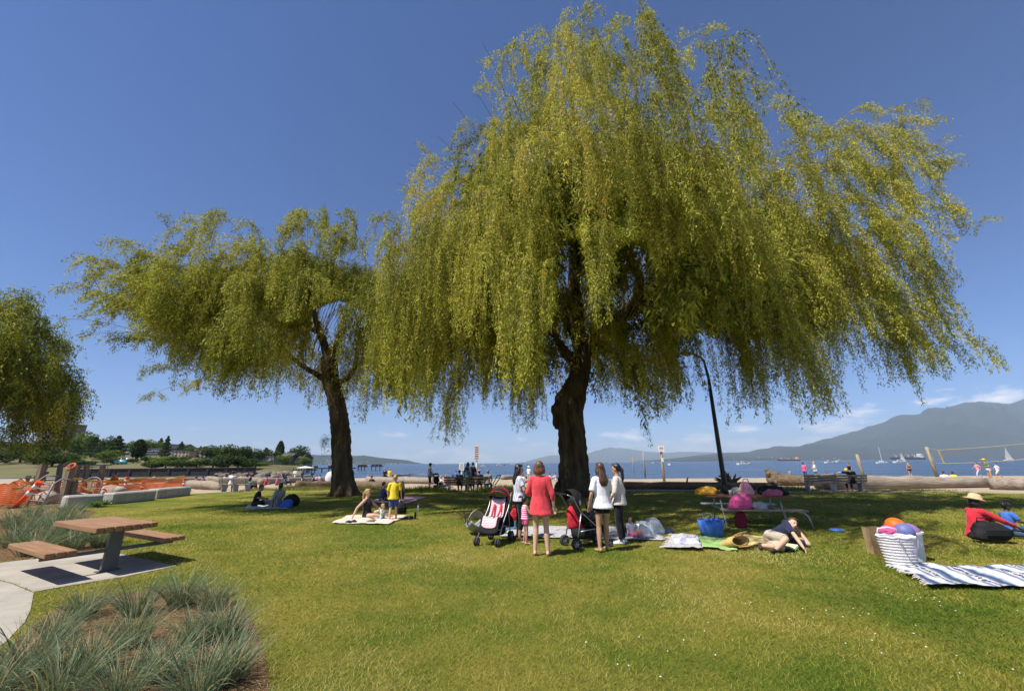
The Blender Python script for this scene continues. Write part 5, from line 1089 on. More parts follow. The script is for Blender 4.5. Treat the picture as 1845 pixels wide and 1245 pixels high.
# ---- right foreground: basket, tub with balls, striped blanket
M_basket = mat('white_weave', (.74, .70, .70), .8, .06, 60, 1.0, 90, spec=.2)
def woven_basket():
    p = G(1627, 1021); r = thing('woven_basket', 'large white woven basket bag on the corner of the striped blanket', 'basket', p, -.08); x, y, z = .52, .36, .45
    mb = MB(); rg = []
    N_ = 22
    for k in range(N_):                                   # woven courses: alternately proud and sunk
        t = k / (N_ - 1); e = .010 if k % 2 else 0; w_ = .80 + .22 * t
        rg.append(((0, 0, z * t), (x / 2 * w_ + e, 0, 0), (0, y / 2 * w_ + e, 0)))
    rg += [((0, 0, z), (x / 2 - .03, 0, 0), (0, y / 2 - .03, 0)), ((0, 0, z * .5), (x / 2 * .84, 0, 0), (0, y / 2 * .84, 0))]
    mb.rings(rg, 28).obj('basket_body', M_basket, r)
    MB().torus((0, 0, 0), 1, .05, None, 32, 6)
    rim = MB(); rim.tube([(x / 2 * 1.02 * math.cos(a), y / 2 * 1.02 * math.sin(a), z + .008 * math.sin(a * 9)) for a in np.linspace(0, 2 * math.pi, 33)], .016, 6, False); rim.obj('rim', C['white'], r, smooth=True)
    MB().tube([(-.12, -.20, z), (-.10, -.23, z - .06), (-.06, -.225, z - .17), (.05, -.225, z - .20), (.13, -.225, z - .14), (.15, -.23, z - .02)], .008, 6).obj('handle', C['grey'], r, smooth=True)
    MB().tube([(-.14, .19, z), (-.12, .17, z + .09), (.0, .12, z + .12), (.16, .16, z + .08), (.18, .19, z)], .010, 6).obj('handle', C['white'], r, smooth=True)
woven_basket()
def tub():
    p = G(1652, 1012); p.y += .10; r = thing('plastic_tub', 'white plastic tub with two red marks on its side, behind the woven basket', 'tub', p, -.05); x, y, z = .50, .38, .46
    MB().rings([((0, 0, 0), (x * .42, 0, 0), (0, y * .42, 0)), ((0, 0, z * .94), (x * .5, 0, 0), (0, y * .5, 0)), ((0, 0, z * .94), (x * .56, 0, 0), (0, y * .56, 0)), ((0, 0, z), (x * .56, 0, 0), (0, y * .56, 0)), ((0, 0, z), (x * .48, 0, 0), (0, y * .48, 0)), ((0, 0, z * .3), (x * .42, 0, 0), (0, y * .42, 0))], 24).obj('tub_body', M_clear, r, smooth=False)
    mk = MB()
    for zz in (.16, .24):
        Mm = Matrix.Rotation(-.95, 3, 'Z'); mk.ell(Vector((.216 + (zz - .16) * .07, -.075, zz)), (.05, .007, .020), Matrix.Rotation(.9, 3, 'Z') @ Matrix.Rotation(-.3, 3, 'Y'), 10, 6)
    mk.obj('red_mark', C['red'], r, smooth=True)
    return p
tubp = tub()
def ball(label, off, rad, m, cat='ball'):
    r = thing('beach_ball', label, cat, tubp + Vector(off)); MB().ell((0, 0, 0), rad, n=20, m=14).obj('ball_skin', m, r, smooth=True); MB().torus((0, 0, 0), rad * 1.0, .003, Matrix.Rotation(.9, 3, 'X'), 24, 5).obj('seam', C['black'], r)
ball('orange ball on top of the white tub', (-.10, .02, .52), .155, mat('ball_orange', (.72, .13, .008), .5, .03)); ball('slate blue ball in front of the orange ball', (-.13, -.16, .47), .14, mat('ball_slate', (.13, .15, .34), .5, .03)); ball('mauve ball right of the orange ball in the tub', (.12, .02, .43), .15, mat('ball_mauve', (.26, .15, .30), .5, .03))
soft_bag('cloth_bundle', 'magenta and white cloth spilling from the basket top', 'cloth', tubp + Vector((-.34, -.08, .42)), (.26, .22, .14), C['pink'], .2)
pb = G(1612, 1004); pb.y += .34; r_ = thing('paper_bag', 'brown paper bag standing behind the left of the woven basket', 'paper bag', pb, .1); r_.scale = (.78, .78, .92)
pbm = MB(); pbm.rings([((0, 0, 0), (.20, .12, 0), (-.16, .10, 0)), ((0, 0, .48), (.21, .125, 0), (-.165, .105, 0)), ((0, 0, .48), (.20, .12, 0), (-.158, .10, 0)), ((0, 0, .1), (.19, .11, 0), (-.15, .095, 0))], 4); pbm.obj('bag_body', mat('kraft_paper', (.42, .28, .15), .85, .08, 5, .2, 30), r_)
def striped_blanket_mat():
    m = bpy.data.materials.new('serape_stripe'); m.use_nodes = True; nt = m.node_tree; N = nt.nodes; L = nt.links; b = N['Principled BSDF']; b.inputs['Roughness'].default_value = .95; b.inputs['Specular IOR Level'].default_value = .1
    tc = N.new('ShaderNodeTexCoord'); mp = N.new('ShaderNodeMapping'); _d = G(1790, 1056) - G(1690, 1020); mp.inputs['Rotation'].default_value = (0, 0, -math.atan2(_d.y, _d.x) + math.pi / 2); L.new(tc.outputs['Object'], mp.inputs[0]); sep = N.new('ShaderNodeSeparateXYZ'); L.new(mp.outputs[0], sep.inputs[0])
    a = N.new('ShaderNodeMath'); a.operation = 'DIVIDE'; a.inputs[1].default_value = .46; L.new(sep.outputs[0], a.inputs[0]); f = N.new('ShaderNodeMath'); f.operation = 'FRACT'; L.new(a.outputs[0], f.inputs[0])
    rp = N.new('ShaderNodeValToRGB'); e = rp.color_ramp.elements
    cols = [(0, (.62, .60, .60)), (.14, (.60, .58, .58)), (.20, (.24, .30, .40)), (.30, (.03, .045, .10)), (.44, (.10, .15, .25)), (.52, (.58, .56, .56)), (.60, (.60, .55, .52)), (.72, (.46, .44, .44)), (.80, (.06, .10, .20)), (.90, (.50, .52, .56))]
    while len(e) < len(cols): e.new(.5)
    for i, (p, c) in enumerate(cols): e[i].position = p; e[i].color = (*c, 1)
    L.new(f.outputs[0], rp.inputs[0])
    ck = N.new('ShaderNodeTexVoronoi'); ck.inputs['Scale'].default_value = 30; L.new(mp.outputs[0], ck.inputs['Vector']); g = N.new('ShaderNodeMath'); g.operation = 'GREATER_THAN'; g.inputs[1].default_value = .42; L.new(ck.outputs['Distance'], g.inputs[0])
    f2 = N.new('ShaderNodeMath'); f2.operation = 'COMPARE'; f2.inputs[1].default_value = .60; f2.inputs[2].default_value = .07; L.new(f.outputs[0], f2.inputs[0]); an = N.new('ShaderNodeMath'); an.operation = 'MULTIPLY'; L.new(g.outputs[0], an.inputs[0]); L.new(f2.outputs[0], an.inputs[1])
    mx = N.new('ShaderNodeMix'); mx.data_type = 'RGBA'; L.new(an.outputs[0], mx.inputs['Factor']); L.new(rp.outputs[0], mx.inputs['A']); mx.inputs['B'].default_value = (.06, .07, .10, 1); L.new(mx.outputs['Result'], b.inputs['Base Color']); return m
blanket('striped_blanket', 'fringed blue and white striped blanket at the right edge of the lawn', 'blanket', [(1684, 1064), (1960, 1064), (1930, 1028), (1606, 1022)], striped_blanket_mat(), 60, 30, .055, .04, 4.4, C['cream'])
soft_bag('backpack', 'black backpack across the legs of the woman in the red jacket', 'backpack', G(1785, 972, .06), (.66, .34, .34), M_black, -.1, M_black, flap=True)
# ------------------------------------------------------------------ lamp, signs, posts, driftwood, benches
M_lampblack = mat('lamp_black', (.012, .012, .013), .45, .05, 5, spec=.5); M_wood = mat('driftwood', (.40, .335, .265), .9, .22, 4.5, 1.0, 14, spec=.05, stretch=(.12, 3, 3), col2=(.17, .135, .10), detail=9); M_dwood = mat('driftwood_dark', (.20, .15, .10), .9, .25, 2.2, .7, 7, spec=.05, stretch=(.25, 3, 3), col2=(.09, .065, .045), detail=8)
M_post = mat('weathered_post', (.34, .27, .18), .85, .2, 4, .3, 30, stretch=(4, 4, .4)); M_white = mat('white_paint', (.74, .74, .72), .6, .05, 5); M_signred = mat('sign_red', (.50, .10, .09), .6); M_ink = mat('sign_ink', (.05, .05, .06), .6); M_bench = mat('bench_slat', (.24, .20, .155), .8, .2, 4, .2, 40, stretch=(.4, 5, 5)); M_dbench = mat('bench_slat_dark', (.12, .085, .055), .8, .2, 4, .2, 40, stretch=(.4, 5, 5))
def lamp():
    p = AT(1307, 884, 23.6); p.z = 0; r = thing('street_lamp', 'tall black curved-neck street lamp behind the red picnic table', 'street lamp', p)
    top = AT(1277, 680, 23.6) - p; nx = AT(1263, 648, 23.6) - p; hd = AT(1246, 637, 23.6) - p; tip = AT(1236, 638, 23.6) - p
    MB().tube([(0, 0, -.05), (0, 0, .5), (0, 0, top.z * .5), (0, 0, top.z * .93)], [.155, .135, .115, .095], 12).tube([(0, 0, top.z * .92), (top.x * .15, 0, top.z * .99), (nx.x * .45, 0, nx.z * .99), (nx.x * .85, 0, nx.z * 1.015), (hd.x, 0, hd.z)], [.095, .085, .07, .06, .055], 10).obj('pole', M_lampblack, r, smooth=True)
    MB().rings([((0, 0, 0), (.26, 0, 0), (0, .26, 0)), ((0, 0, .12), (.25, 0, 0), (0, .25, 0)), ((0, 0, .18), (.17, 0, 0), (0, .17, 0))], 14).obj('base', M_lampblack, r)
    c = (hd + tip) / 2; h = MB(); h.ell(c + Vector((-.15, 0, .02)), (.42, .19, .10), Matrix.Rotation(.15, 3, 'Y'), 14, 8); h.obj('lamp_head', M_lampblack, r, smooth=True)
    MB().ell(c + Vector((-.20, 0, -.05)), (.30, .15, .10), Matrix.Rotation(.15, 3, 'Y'), 14, 8).obj('lens', mat('lamp_lens', (.55, .50, .42), .3, .05), r, smooth=True)
lamp()
def log_obj(name, label, a, b, ra, rb, m, sag=0, seed=0, stub=0, root=False, group='driftwood logs on the beach'):
    a, b = Vector(a), Vector(b); rng = np.random.default_rng(seed + 50); n = 16; d = (b - a); L = d.length
    r = thing('driftwood_log', label, 'log', (a.x, a.y, min(a.z, b.z)), 0, group); o = Vector((a.x, a.y, min(a.z, b.z)))
    pts = []; rad = []
    for i in range(n):
        t = i / (n - 1); rr = ra + (rb - ra) * t; rr *= 1 + .10 * vnoise(t * 6 + seed, seed * 1.7, 0, 2); p = a.lerp(b, t) - o
        pts.append(p + Vector((0, .10 * vnoise(t * 3, seed) * ra * 2, rr * .86 + .05 * vnoise(t * 4, seed + 4)))); rad.append(rr)
    mb = MB(); mb.tube(pts, rad, 20)
    for q in range(len(mb.v)):
        v = Vector(mb.v[q]); k = vnoise(v.x * 2.6 + seed, v.y * 2.6, v.z * 4, 3); c = pts[min(n - 1, q // 20)]; g_ = vnoise((q % 20) * .9 + seed * 3, v.x * .25, 2, 2); mb.v[q] = tuple(c + (v - c) * (1 + .10 * k + .10 * g_))
    mb.obj('stem', m, r, smooth=True)
    for k in range(stub):
        t = .2 + .6 * rng.random(); p = pts[int(t * (n - 1))]; e = Vector((rng.normal() * .4, rng.normal() * .3, .5 + .3 * rng.random())).normalized()
        MB().tube([p, p + e * ra * 1.5, p + e * ra * 2.1 + Vector((.05, 0, 0))], [ra * .30, ra * .2, ra * .12], 8).obj('branch_stub', m, r, smooth=True)
    if root:
        rt = MB(); dn = d.normalized()
        for k in range(11):
            an = 2 * math.pi * k / 11 + rng.random() * .4; s_ = Vector((-dn.y, dn.x, 0)); e = s_ * math.cos(an) + Vector((0, 0, 1)) * math.sin(an); c0 = pts[0]
            rt.tube([c0 + dn * .3, c0 + e * ra * 1.1 - dn * .15, c0 + e * ra * (1.3 + .5 * rng.random()) - dn * (.1 + .4 * rng.random())], [ra * .6, ra * .42, ra * .2], 7)
        rt.ell(pts[0] + dn * .1, (ra * 1.25, ra * 1.2, ra * 1.35)); rt.ell(pts[0] - dn * .15 + Vector((0, 0, ra * .7)), (ra * .8, ra * .8, ra * .9)); blob('root_plate', rt, M_dwood, r, .045, 1, post=trunk_noise(.08, .10))
    return r
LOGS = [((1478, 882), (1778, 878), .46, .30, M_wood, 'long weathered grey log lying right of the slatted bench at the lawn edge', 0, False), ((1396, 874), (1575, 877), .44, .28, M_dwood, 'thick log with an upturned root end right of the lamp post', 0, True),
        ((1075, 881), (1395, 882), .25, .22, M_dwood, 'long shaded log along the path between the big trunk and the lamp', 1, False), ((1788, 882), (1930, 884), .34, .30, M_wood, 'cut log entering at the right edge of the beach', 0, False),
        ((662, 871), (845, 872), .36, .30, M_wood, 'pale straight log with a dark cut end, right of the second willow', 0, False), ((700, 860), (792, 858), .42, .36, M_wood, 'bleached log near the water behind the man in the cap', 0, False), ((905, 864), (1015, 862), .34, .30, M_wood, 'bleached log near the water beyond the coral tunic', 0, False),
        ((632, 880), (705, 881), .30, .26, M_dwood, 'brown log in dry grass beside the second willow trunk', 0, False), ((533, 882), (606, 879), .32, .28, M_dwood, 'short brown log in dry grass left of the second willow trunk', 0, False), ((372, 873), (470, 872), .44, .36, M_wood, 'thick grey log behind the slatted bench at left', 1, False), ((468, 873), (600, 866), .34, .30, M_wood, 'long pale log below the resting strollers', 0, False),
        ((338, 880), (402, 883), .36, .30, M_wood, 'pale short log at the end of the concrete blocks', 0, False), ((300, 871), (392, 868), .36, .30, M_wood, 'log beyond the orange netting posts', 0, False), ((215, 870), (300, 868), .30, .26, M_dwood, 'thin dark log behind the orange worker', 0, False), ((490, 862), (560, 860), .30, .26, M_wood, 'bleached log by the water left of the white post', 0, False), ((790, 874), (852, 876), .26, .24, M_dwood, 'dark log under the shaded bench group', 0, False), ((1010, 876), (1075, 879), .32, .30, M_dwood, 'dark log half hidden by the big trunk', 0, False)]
for i, (a, b, ra, rb_, m, lab, st, rt) in enumerate(LOGS): log_obj('driftwood_log', lab, GS(*a), GS(*b), ra, rb_, m, 0, i, st, rt)
def driftwood_root():
    p = GS(1318, 880); r = thing('driftwood_root', 'dark tangled driftwood root beside the lamp foot', 'driftwood', p, 0); mb = MB(); rng = np.random.default_rng(5)
    for k in range(12):
        a = rng.random() * math.pi; e = Vector((math.cos(a), rng.normal() * .4, .2 + .8 * math.sin(a))); L = .7 + .8 * rng.random(); mb.tube([(0, 0, .1), e * L * .5 + Vector((0, 0, .1)), e * L + Vector((.1 * rng.normal(), 0, .12 * rng.normal()))], [.17, .11, .03], 7)
    mb.ell((0, 0, .2), (.45, .35, .32)); mb.obj('root_wood', M_dwood, r, smooth=True)
driftwood_root()
# posts and signs
def post(label, px, pyb, pyt, w, m=M_post, name='wooden_post', cat='post', lean=0, group=None):
    p = GS(px, pyb); t = AT(px, pyt, p.y); r = thing(name, label, cat, p, 0, group); h = t.z - p.z
    MB().tube([(0, 0, -.2), (lean * .5, 0, h * .5), (lean, 0, h)], [w, w * .95, w * .9], 10).obj('shaft', m, r, smooth=True); return r, h, p
post('tall wooden post standing in the sand right of the cream blouse', 1163, 862, 814, .13); post('slimmer pale post left of the tall post in the sand', 1143, 861, 822, .12)
post('leaning wooden post on the beach right of the ball player', 1557, 863, 818, .16, lean=-.15)
r, h, p = post('wooden post carrying a white notice right of the standing group', 1197, 867, 805, .14, name='notice_post', cat='sign')
MB().box((-.02, -.18, h - .18), (.62, .03, .62)).obj('sign_panel', M_white, r); MB().box((-.02, -.198, h - .10), (.40, .008, .10)).box((-.02, -.198, h - .26), (.40, .008, .05)).obj('printed_line', M_signred, r); MB().box((0, -.16, h * .62), (.20, .02, .42)).obj('sticker', M_white, r)
MB().rings([((0, 0, h), (.2, 0, 0), (0, .2, 0)), ((0, 0, h + .16), (.12, 0, 0), (0, .12, 0))], 10).obj('cap', M_post, r)
r, h, p = post('tall white sign pole with a red striped panel', 858, 880, 803, .075, M_white, 'sign_pole', 'sign')
MB().box((0, -.09, h - .50), (.32, .03, 1.04)).obj('sign_panel', M_white, r)
for k in range(6): MB().box((0, -.108, h - .12 - k * .155), (.26, .008, .085)).obj('printed_line', M_signred if k % 2 == 0 else C['grey'], r)
r, h, p = post('short white notice board on a pole left of the tall sign', 831, 872, 836, .055, M_white, 'notice_board', 'sign')
MB().box((0, -.07, h - .20), (.44, .03, .70)).obj('sign_panel', M_white, r)
for k in range(5): MB().box((0, -.088, h - .02 - k * .10), (.30 - .05 * (k % 2), .008, .03)).obj('printed_line', M_ink, r)
r, h, p = post('white post with a wider head in shallow water left of the second willow', 530, 867, 851, .10, M_white, 'marker_post', 'post'); MB().box((0, 0, h), (.5, .3, .35), bev=.03).obj('cap', M_white, r)
# volleyball net
def net():
    r, h, p = post('leaning volleyball post at the right end of the beach', 1690, 862, 805, .16, name='volleyball_post', cat='post', lean=-.28)
    MB().box((-.1, -.18, h * .62), (.10, .06, .5)).obj('clamp', M_galv, r)
    t = p + Vector((.9, 0, h * .93)); b = p + Vector((.75, 0, h * .45)); L = 11.0
    q = thing('volleyball_net', 'yellow edged volleyball net hung from the leaning post', 'net', (p.x + .9, p.y, p.z)); o = q.location
    tl_, tr_2, bl, br = Vector((.05, 0, h * .90)), Vector((L, .8, h * 1.10)), Vector((.25, 0, h * .47)), Vector((L, .8, h * .60)); my = mat('net_tape', (.62, .44, .08), .7, .08)
    for a, b_ in ((tl_, tr_2), (bl, br)): MB().tube([a.lerp(b_, k / 10) + Vector((0, 0, -.08 * math.sin(math.pi * k / 10))) for k in range(11)], .045, 6, flat=.4).obj('edge_tape', my, q)
    MB().bar(tl_, bl, .09, .03).obj('edge_tape', my, q); mb = MB(); n = 46
    for k in range(n + 1):
        u = k / n; a, b_ = tl_.lerp(tr_2, u) + Vector((0, 0, -.08 * math.sin(math.pi * u))), bl.lerp(br, u) + Vector((0, 0, -.08 * math.sin(math.pi * u))); mb.bar(a, b_, .003, .003)
    for k in range(1, 7):
        v = k / 7
        for j in range(10): a = tl_.lerp(tr_2, j / 10).lerp(bl.lerp(br, j / 10), v) + Vector((0, 0, -.08 * math.sin(math.pi * j / 10))); b_ = tl_.lerp(tr_2, (j + 1) / 10).lerp(bl.lerp(br, (j + 1) / 10), v) + Vector((0, 0, -.08 * math.sin(math.pi * (j + 1) / 10))); mb.bar(a, b_, .003, .003)
    tag(mb.obj('mesh', C['black'], q), kind='stuff'); MB().tube([tl_, Vector((-.9 - .25, 0, h * .97))], .012, 5).tube([bl, Vector((-.9 - .1, 0, h * .5))], .012, 5).obj('tie_rope', C['cream'], q)
net()
def bench(label, px0, px1, py, m, back=.85, rz=0.0):
    a, b = GS(px0, py), GS(px1, py); c = (a + b) / 2; L = (b - a).length; ang = math.atan2(b.y - a.y, b.x - a.x); r = thing('park_bench', label, 'bench', c, ang, 'slatted benches facing the sea')
    for k in range(4): MB().box((0, .05 + k * .115, .44), (L, .10, .045), bev=.008).obj('seat_slat', m, r)
    for k in range(3): MB().box((0, -.05 - k * .035, .56 + k * .135), (L, .045, .115), bev=.008).obj('back_slat', m, r)
    for e in (-1, 0, 1):
        x = e * (L / 2 - .25); MB().box((x, .22, .21), (.07, .40, .42)).bar((x, -.02, .40), (x, -.15, .90), .06, .06).obj('support', M_galv, r)
    return c, ang
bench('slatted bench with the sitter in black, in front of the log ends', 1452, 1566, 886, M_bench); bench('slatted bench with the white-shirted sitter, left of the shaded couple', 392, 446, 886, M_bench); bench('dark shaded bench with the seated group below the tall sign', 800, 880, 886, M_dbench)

# ---- people on the beach, small in the picture
def beach(lab, px, py, head, H, P, skin, hair, top, bottom, shoes=None, fem=False, hat=None, grp='people on the beach', up=0.0):
    p = GS(px, py); p.z += up; return person(lab, p, head, H, P, skin, hair, top, bottom, shoes, False, fem, grp, hat=hat)
SB = SIT_BENCH; SK = SIT_KNEES; SL = SIT_LEGS; SC_ = SIT_CROSS
T = lambda c, h=-.05, s=.42, e=1.05: (C[c], h, s, e)
beach('woman in hot pink top and jeans standing left of the one in white', 1453, 866, 70, 1.66, HANDFACE, 'light', ('bun', 'brown'), T('pink'), (C['denim'], .95), C['red'], True)
beach('woman in white top and jeans standing beside the hot pink top on the sand', 1473, 867, -60, 1.68, HANDFACE, 'light', ('short', 'blond'), T('white'), (C['denim'], .96), C['white'], True)
beach('small child standing alone near the water by the root-ended log', 1425, 864, 60, 1.1, STAND, 'tan', ('short', 'black'), T('grey'), (C['black'], .4))
beach('sitter in white on the sand right of the two standing women', 1493, 872, 20, 1.6, SL, 'light', ('short', 'brown'), T('white'), (C['stone'], .3))
beach('shirtless man in black shorts running with a yellow ball', 1535, 862, -62, 1.78, WALK, 'tan', ('short', 'black'), None, (C['black'], .48, 1.15))
rb2 = thing('beach_ball', 'yellow ball held by the shirtless runner', 'ball', GS(1527, 862) + Vector((-.12, -.2, 1.02))); MB().ell((0, 0, 0), .17, n=16, m=10).obj('ball_skin', C['yellow'], rb2, smooth=True); MB().torus((0, 0, 0), .17, .004, Matrix.Rotation(.6, 3, 'X'), 20, 5).obj('seam', C['black'], rb2)
beach('man in black tee sitting on the slatted bench before the long log', 1540, 886, 15, 1.74, pose(SB, LA=[(-.45, .0, 1.0), (-.66, .02, .92)]), 'light', ('short', 'brown'), T('black'), (C['navy'], .9))
beach('crouching child in orange behind the long log', 1573, 871, -40, 1.2, SC_, 'tan', ('short', 'brown'), T('orange'), (C['khaki'], .4))
beach('woman in a black bikini seen from behind on the sand', 1643, 862, 5, 1.68, STAND, 'tan', ('long', 'blond'), (C['black'], .28, 0, .9, 'bikini_top'), (C['black'], .01, 1.0, 'bikini_bottom'), None, True)
beach('sitter in white leaning forward at the foot of the volleyball post', 1703, 868, 60, 1.6, pose(SC_, sp=(0, .5, 1)), 'light', ('short', 'black'), T('white'), (C['pink'], .4))
beach('sitter in yellow and black bent forward beside the volleyball post', 1718, 868, 70, 1.6, pose(SC_, sp=(0, .6, 1)), 'tan', ('short', 'black'), T('yellow'), (C['black'], .8))
beach('person in white top and lilac trousers walking under the net', 1767, 862, -70, 1.62, WALK, 'tan', ('short', 'brown'), T('rose'), (C['lilac'], .9), C['white'])
beach('woman in green top, white briefs and yellow cap standing at the right', 1788, 868, -75, 1.76, pose(HANDFACE, sp=(0, .16, 1)), 'tan', ('pony', 'blond'), T('green', .08, .3, 1.0), (C['white'], .04), None, True, ('cap', C['yellow']))
beach('person in white walking beyond the woman in green', 1802, 862, -60, 1.5, WALK, 'tan', ('short', 'black'), T('white'), (C['white'], .45))
beach('person in white sunhat standing by the water beyond the coral tunic', 953, 868, 30, 1.6, STAND, 'light', ('short', 'grey'), T('white'), (C['cream'], .9), None, True, ('sun', C['white']))
beach('sitter in pink beside the white sunhat', 966, 870, 40, 1.6, SK, 'light', ('short', 'brown'), T('rose'), (C['white'], .5))
beach('person in white top standing left of the big trunk near the water', 991, 867, -30, 1.66, SK, 'light', ('short', 'black'), T('white'), (C['stone'], .9), up=0)
beach('sitter in white right next to the big trunk', 1001, 866, -60, 1.7, SK, 'tan', ('short', 'black'), T('white'), (C['stone'], .9))
beach('sitter in red shorts near the water behind the folded arms', 944, 871, 60, 1.6, SL, 'light', ('short', 'brown'), T('white'), (C['red'], .45))
beach('tall person in dark clothes standing behind the shaded bench, left of the tall sign', 842, 886, 20, 1.72, STAND, 'tan', ('long', 'black'), T('teal', -.1, .9), (C['navy'], .95), C['black'], True)
beach('second person in dark clothes standing close behind the shaded bench', 851, 885, -40, 1.74, STAND, 'tan', ('short', 'black'), T('navy', -.1, .9), (C['black'], .95), C['black'])
beach('sitter in black at the left end of the shaded bench', 827, 886, 0, 1.66, SB, 'tan', ('short', 'black'), T('black'), (C['navy'], .9)); beach('sitter in black with a pink cap on the shaded bench', 863, 886, 0, 1.66, SB, 'tan', ('short', 'black'), T('black'), (C['navy'], .9), None, False, ('cap', C['rose'])); beach('sitter in pale shirt at the right end of the shaded bench', 879, 886, 10, 1.66, SB, 'tan', ('short', 'grey'), T('stone', -.05, .9), (C['black'], .9))
beach('man in grey tee and black cap standing behind a stroller', 773, 884, 70, 1.72, pose(STAND, LA=[(-.27, .1, 1.1), (-.12, .28, 1.0)], RA=[(.27, .1, 1.1), (.12, .28, 1.0)]), 'tan', ('short', 'black'), T('grey'), (C['black'], .5), C['black'], False, ('cap', C['black']))
for lab, px, py, hd_, P_, sk, hr, tp_, bt_ in [
    ('sitter in pink on the sand left of the short notice', 803, 876, 30, SK, 'light', ('short', 'blond'), 'rose', 'white'), ('sitter with bare back right of the man in the cap', 815, 874, -10, SK, 'light', ('short', 'brown'), None, 'red'), ('child in blue standing by the short notice', 821, 874, 10, STAND, 'tan', ('short', 'black'), 'blue', 'white'), ('sitter in cream beside the sitter in pink', 796, 879, 60, SL, 'light', ('short', 'blond'), 'cream', 'denim'),
    ('person in black sitting on the pale log, left of the pair', 692, 870, 10, None, 'light', ('short', 'grey'), 'black', 'black'), ('person in yellow and white sitting on the pale log', 701, 870, 0, None, 'light', ('bun', 'blond'), 'yellow', 'white'), ('bather with bare shoulders sitting right of the second willow', 662, 868, 20, SK, 'light', ('short', 'blond'), 'rose', 'white'), ('dark sitter leaning on the cut end of the pale log', 670, 876, 30, SL, 'tan', ('short', 'black'), 'black', 'black'), ('distant sitter in black near the water right of the log pair', 738, 864, 60, SL, 'tan', ('short', 'black'), 'black', 'grey'),
    ('person in red sitting right of the last striped marker', 350, 876, 40, SK, 'tan', ('short', 'black'), 'red', 'denim'), ('person in purple sitting beside the one in red', 363, 874, 10, SK, 'tan', ('short', 'black'), 'purple', 'black'), ('tiny sitter in rose on the far sand behind the netting', 277, 866, 0, SL, 'light', ('short', 'brown'), 'rose', 'white'), ('sitter in yellow at the water left of the white post', 432, 866, 20, SK, 'light', ('short', 'blond'), 'yellow', 'white'), ('sitter in white in the middle of the group by the water', 440, 866, -20, SK, 'light', ('short', 'brown'), 'white', 'rose'), ('sitter in pink at the right of the group by the water', 449, 866, -40, SK, 'light', ('short', 'black'), 'pink', 'white'),
    ('bent figure in red among the things on the log', 478, 874, 70, SC_, 'tan', ('short', 'black'), 'red', 'black'), ('bent figure in magenta among the things on the log', 498, 874, 80, SC_, 'tan', ('short', 'black'), 'pink', 'black'), ('person in white standing by the water left of the second willow', 575, 868, -60, SK, 'light', ('short', 'black'), 'white', 'rose'), ('person in pink beside the one in white by the water', 569, 869, 40, SK, 'light', ('short', 'brown'), 'rose', 'white'), ('sitter in white at the far left of the waterside row', 404, 867, 30, SL, 'light', ('short', 'grey'), 'white', 'stone')]:
    q = pose(SB) if P_ is None else P_
    beach(lab, px, py, hd_, 1.2 if 'child' in lab else 1.66, q, sk, hr, T(tp_) if tp_ else None, (C[bt_], .5), up=.22 if P_ is None else 0)
beach('man in white shirt sitting on the bench left of the shaded couple', 414, 886, -10, 1.74, SB, 'tan', ('short', 'black'), T('white'), (C['stone'], .9))
beach('dark-haired person sitting behind the shaded couple', 447, 884, 30, 1.7, SK, 'tan', ('bob', 'black'), T('teal'), (C['navy'], .9), grp='people near the second willow')
u_ = thing('parasol', 'small white sunshade by the water next to the second willow', 'sunshade', GS(592, 867)); MB().rings([((0, 0, .5), (.55, 0, .1), (0, .1, .75)), ((0, -.12, .55), (.35, 0, .05), (0, .06, .5)), ((0, -.2, .58), (.05, 0, 0), (0, .01, .07))], 16).obj('canopy', C['white'], u_, smooth=True); MB().tube([(0, 0, 0), (0, 0, .9)], .02, 6).obj('pole', M_galv, u_)
for lab, px, py, hd_ in (('dark stroller among logs, left one of the pair near the second willow', 548, 876, 70), ('dark stroller among logs, right one of the pair near the second willow', 566, 875, 60), ('grey stroller in front of the man in the black cap', 788, 884, 20), ('dark stroller by the log left of the pair of strollers', 514, 874, 110)):
    stroller(lab, GS(px, py), hd_, C['grey'], M_black, C['grey'] if 'grey' in lab else M_black, group='strollers on the beach')
bh = thing('bench_handle_cart', 'folded black cart handle at the right end of the shaded bench', 'cart', GS(886, 886)); MB().tube([(-.1, 0, 0), (.1, 0, .5), (.35, 0, .95), (.55, 0, .98), (.5, 0, .8), (.2, 0, .4)], .03, 6).obj('handle', M_black, bh, smooth=True); MB().torus((-.1, 0, .14), .12, .025, Matrix.Rotation(math.pi / 2, 3, 'X'), 16, 6).obj('wheel', M_tyre, bh, smooth=True)
# beach grass and a shrub among the logs
M_dune = leaf_mat('dune_blade', [(.10, .14, .03), (.20, .20, .06), (.36, .29, .11)], .3)
def tuft(lab, px, py, w, h, seed, tint=.5, group='grass tufts along the driftwood'):
    rng = np.random.default_rng(seed); p = GS(px, py); n = int(420 * min(2.5, w)); V = np.empty((n, 3, 3)); x = rng.normal(size=n) * w * .42; y = rng.normal(size=n) * .35; a = rng.random(n) * 6.28; hh = h * (.4 + .7 * rng.random(n)) * np.exp(-(x / w) ** 2 * .8)
    V[:, 0] = np.stack([x - .02, y, 0 * x], 1); V[:, 1] = np.stack([x + .02, y + .01, 0 * x], 1); V[:, 2] = np.stack([x + np.cos(a) * hh * .5, y + np.sin(a) * hh * .5, hh], 1)
    o = link('grass_tuft', np_mesh('grass_tuft', V.reshape(-1, 3), np.arange(3 * n).reshape(n, 3), False, {'tint': np.clip(tint + rng.normal(size=n) * .2, 0, 1)}), M_dune, None, p); tag(o, lab, 'grass tuft', group)
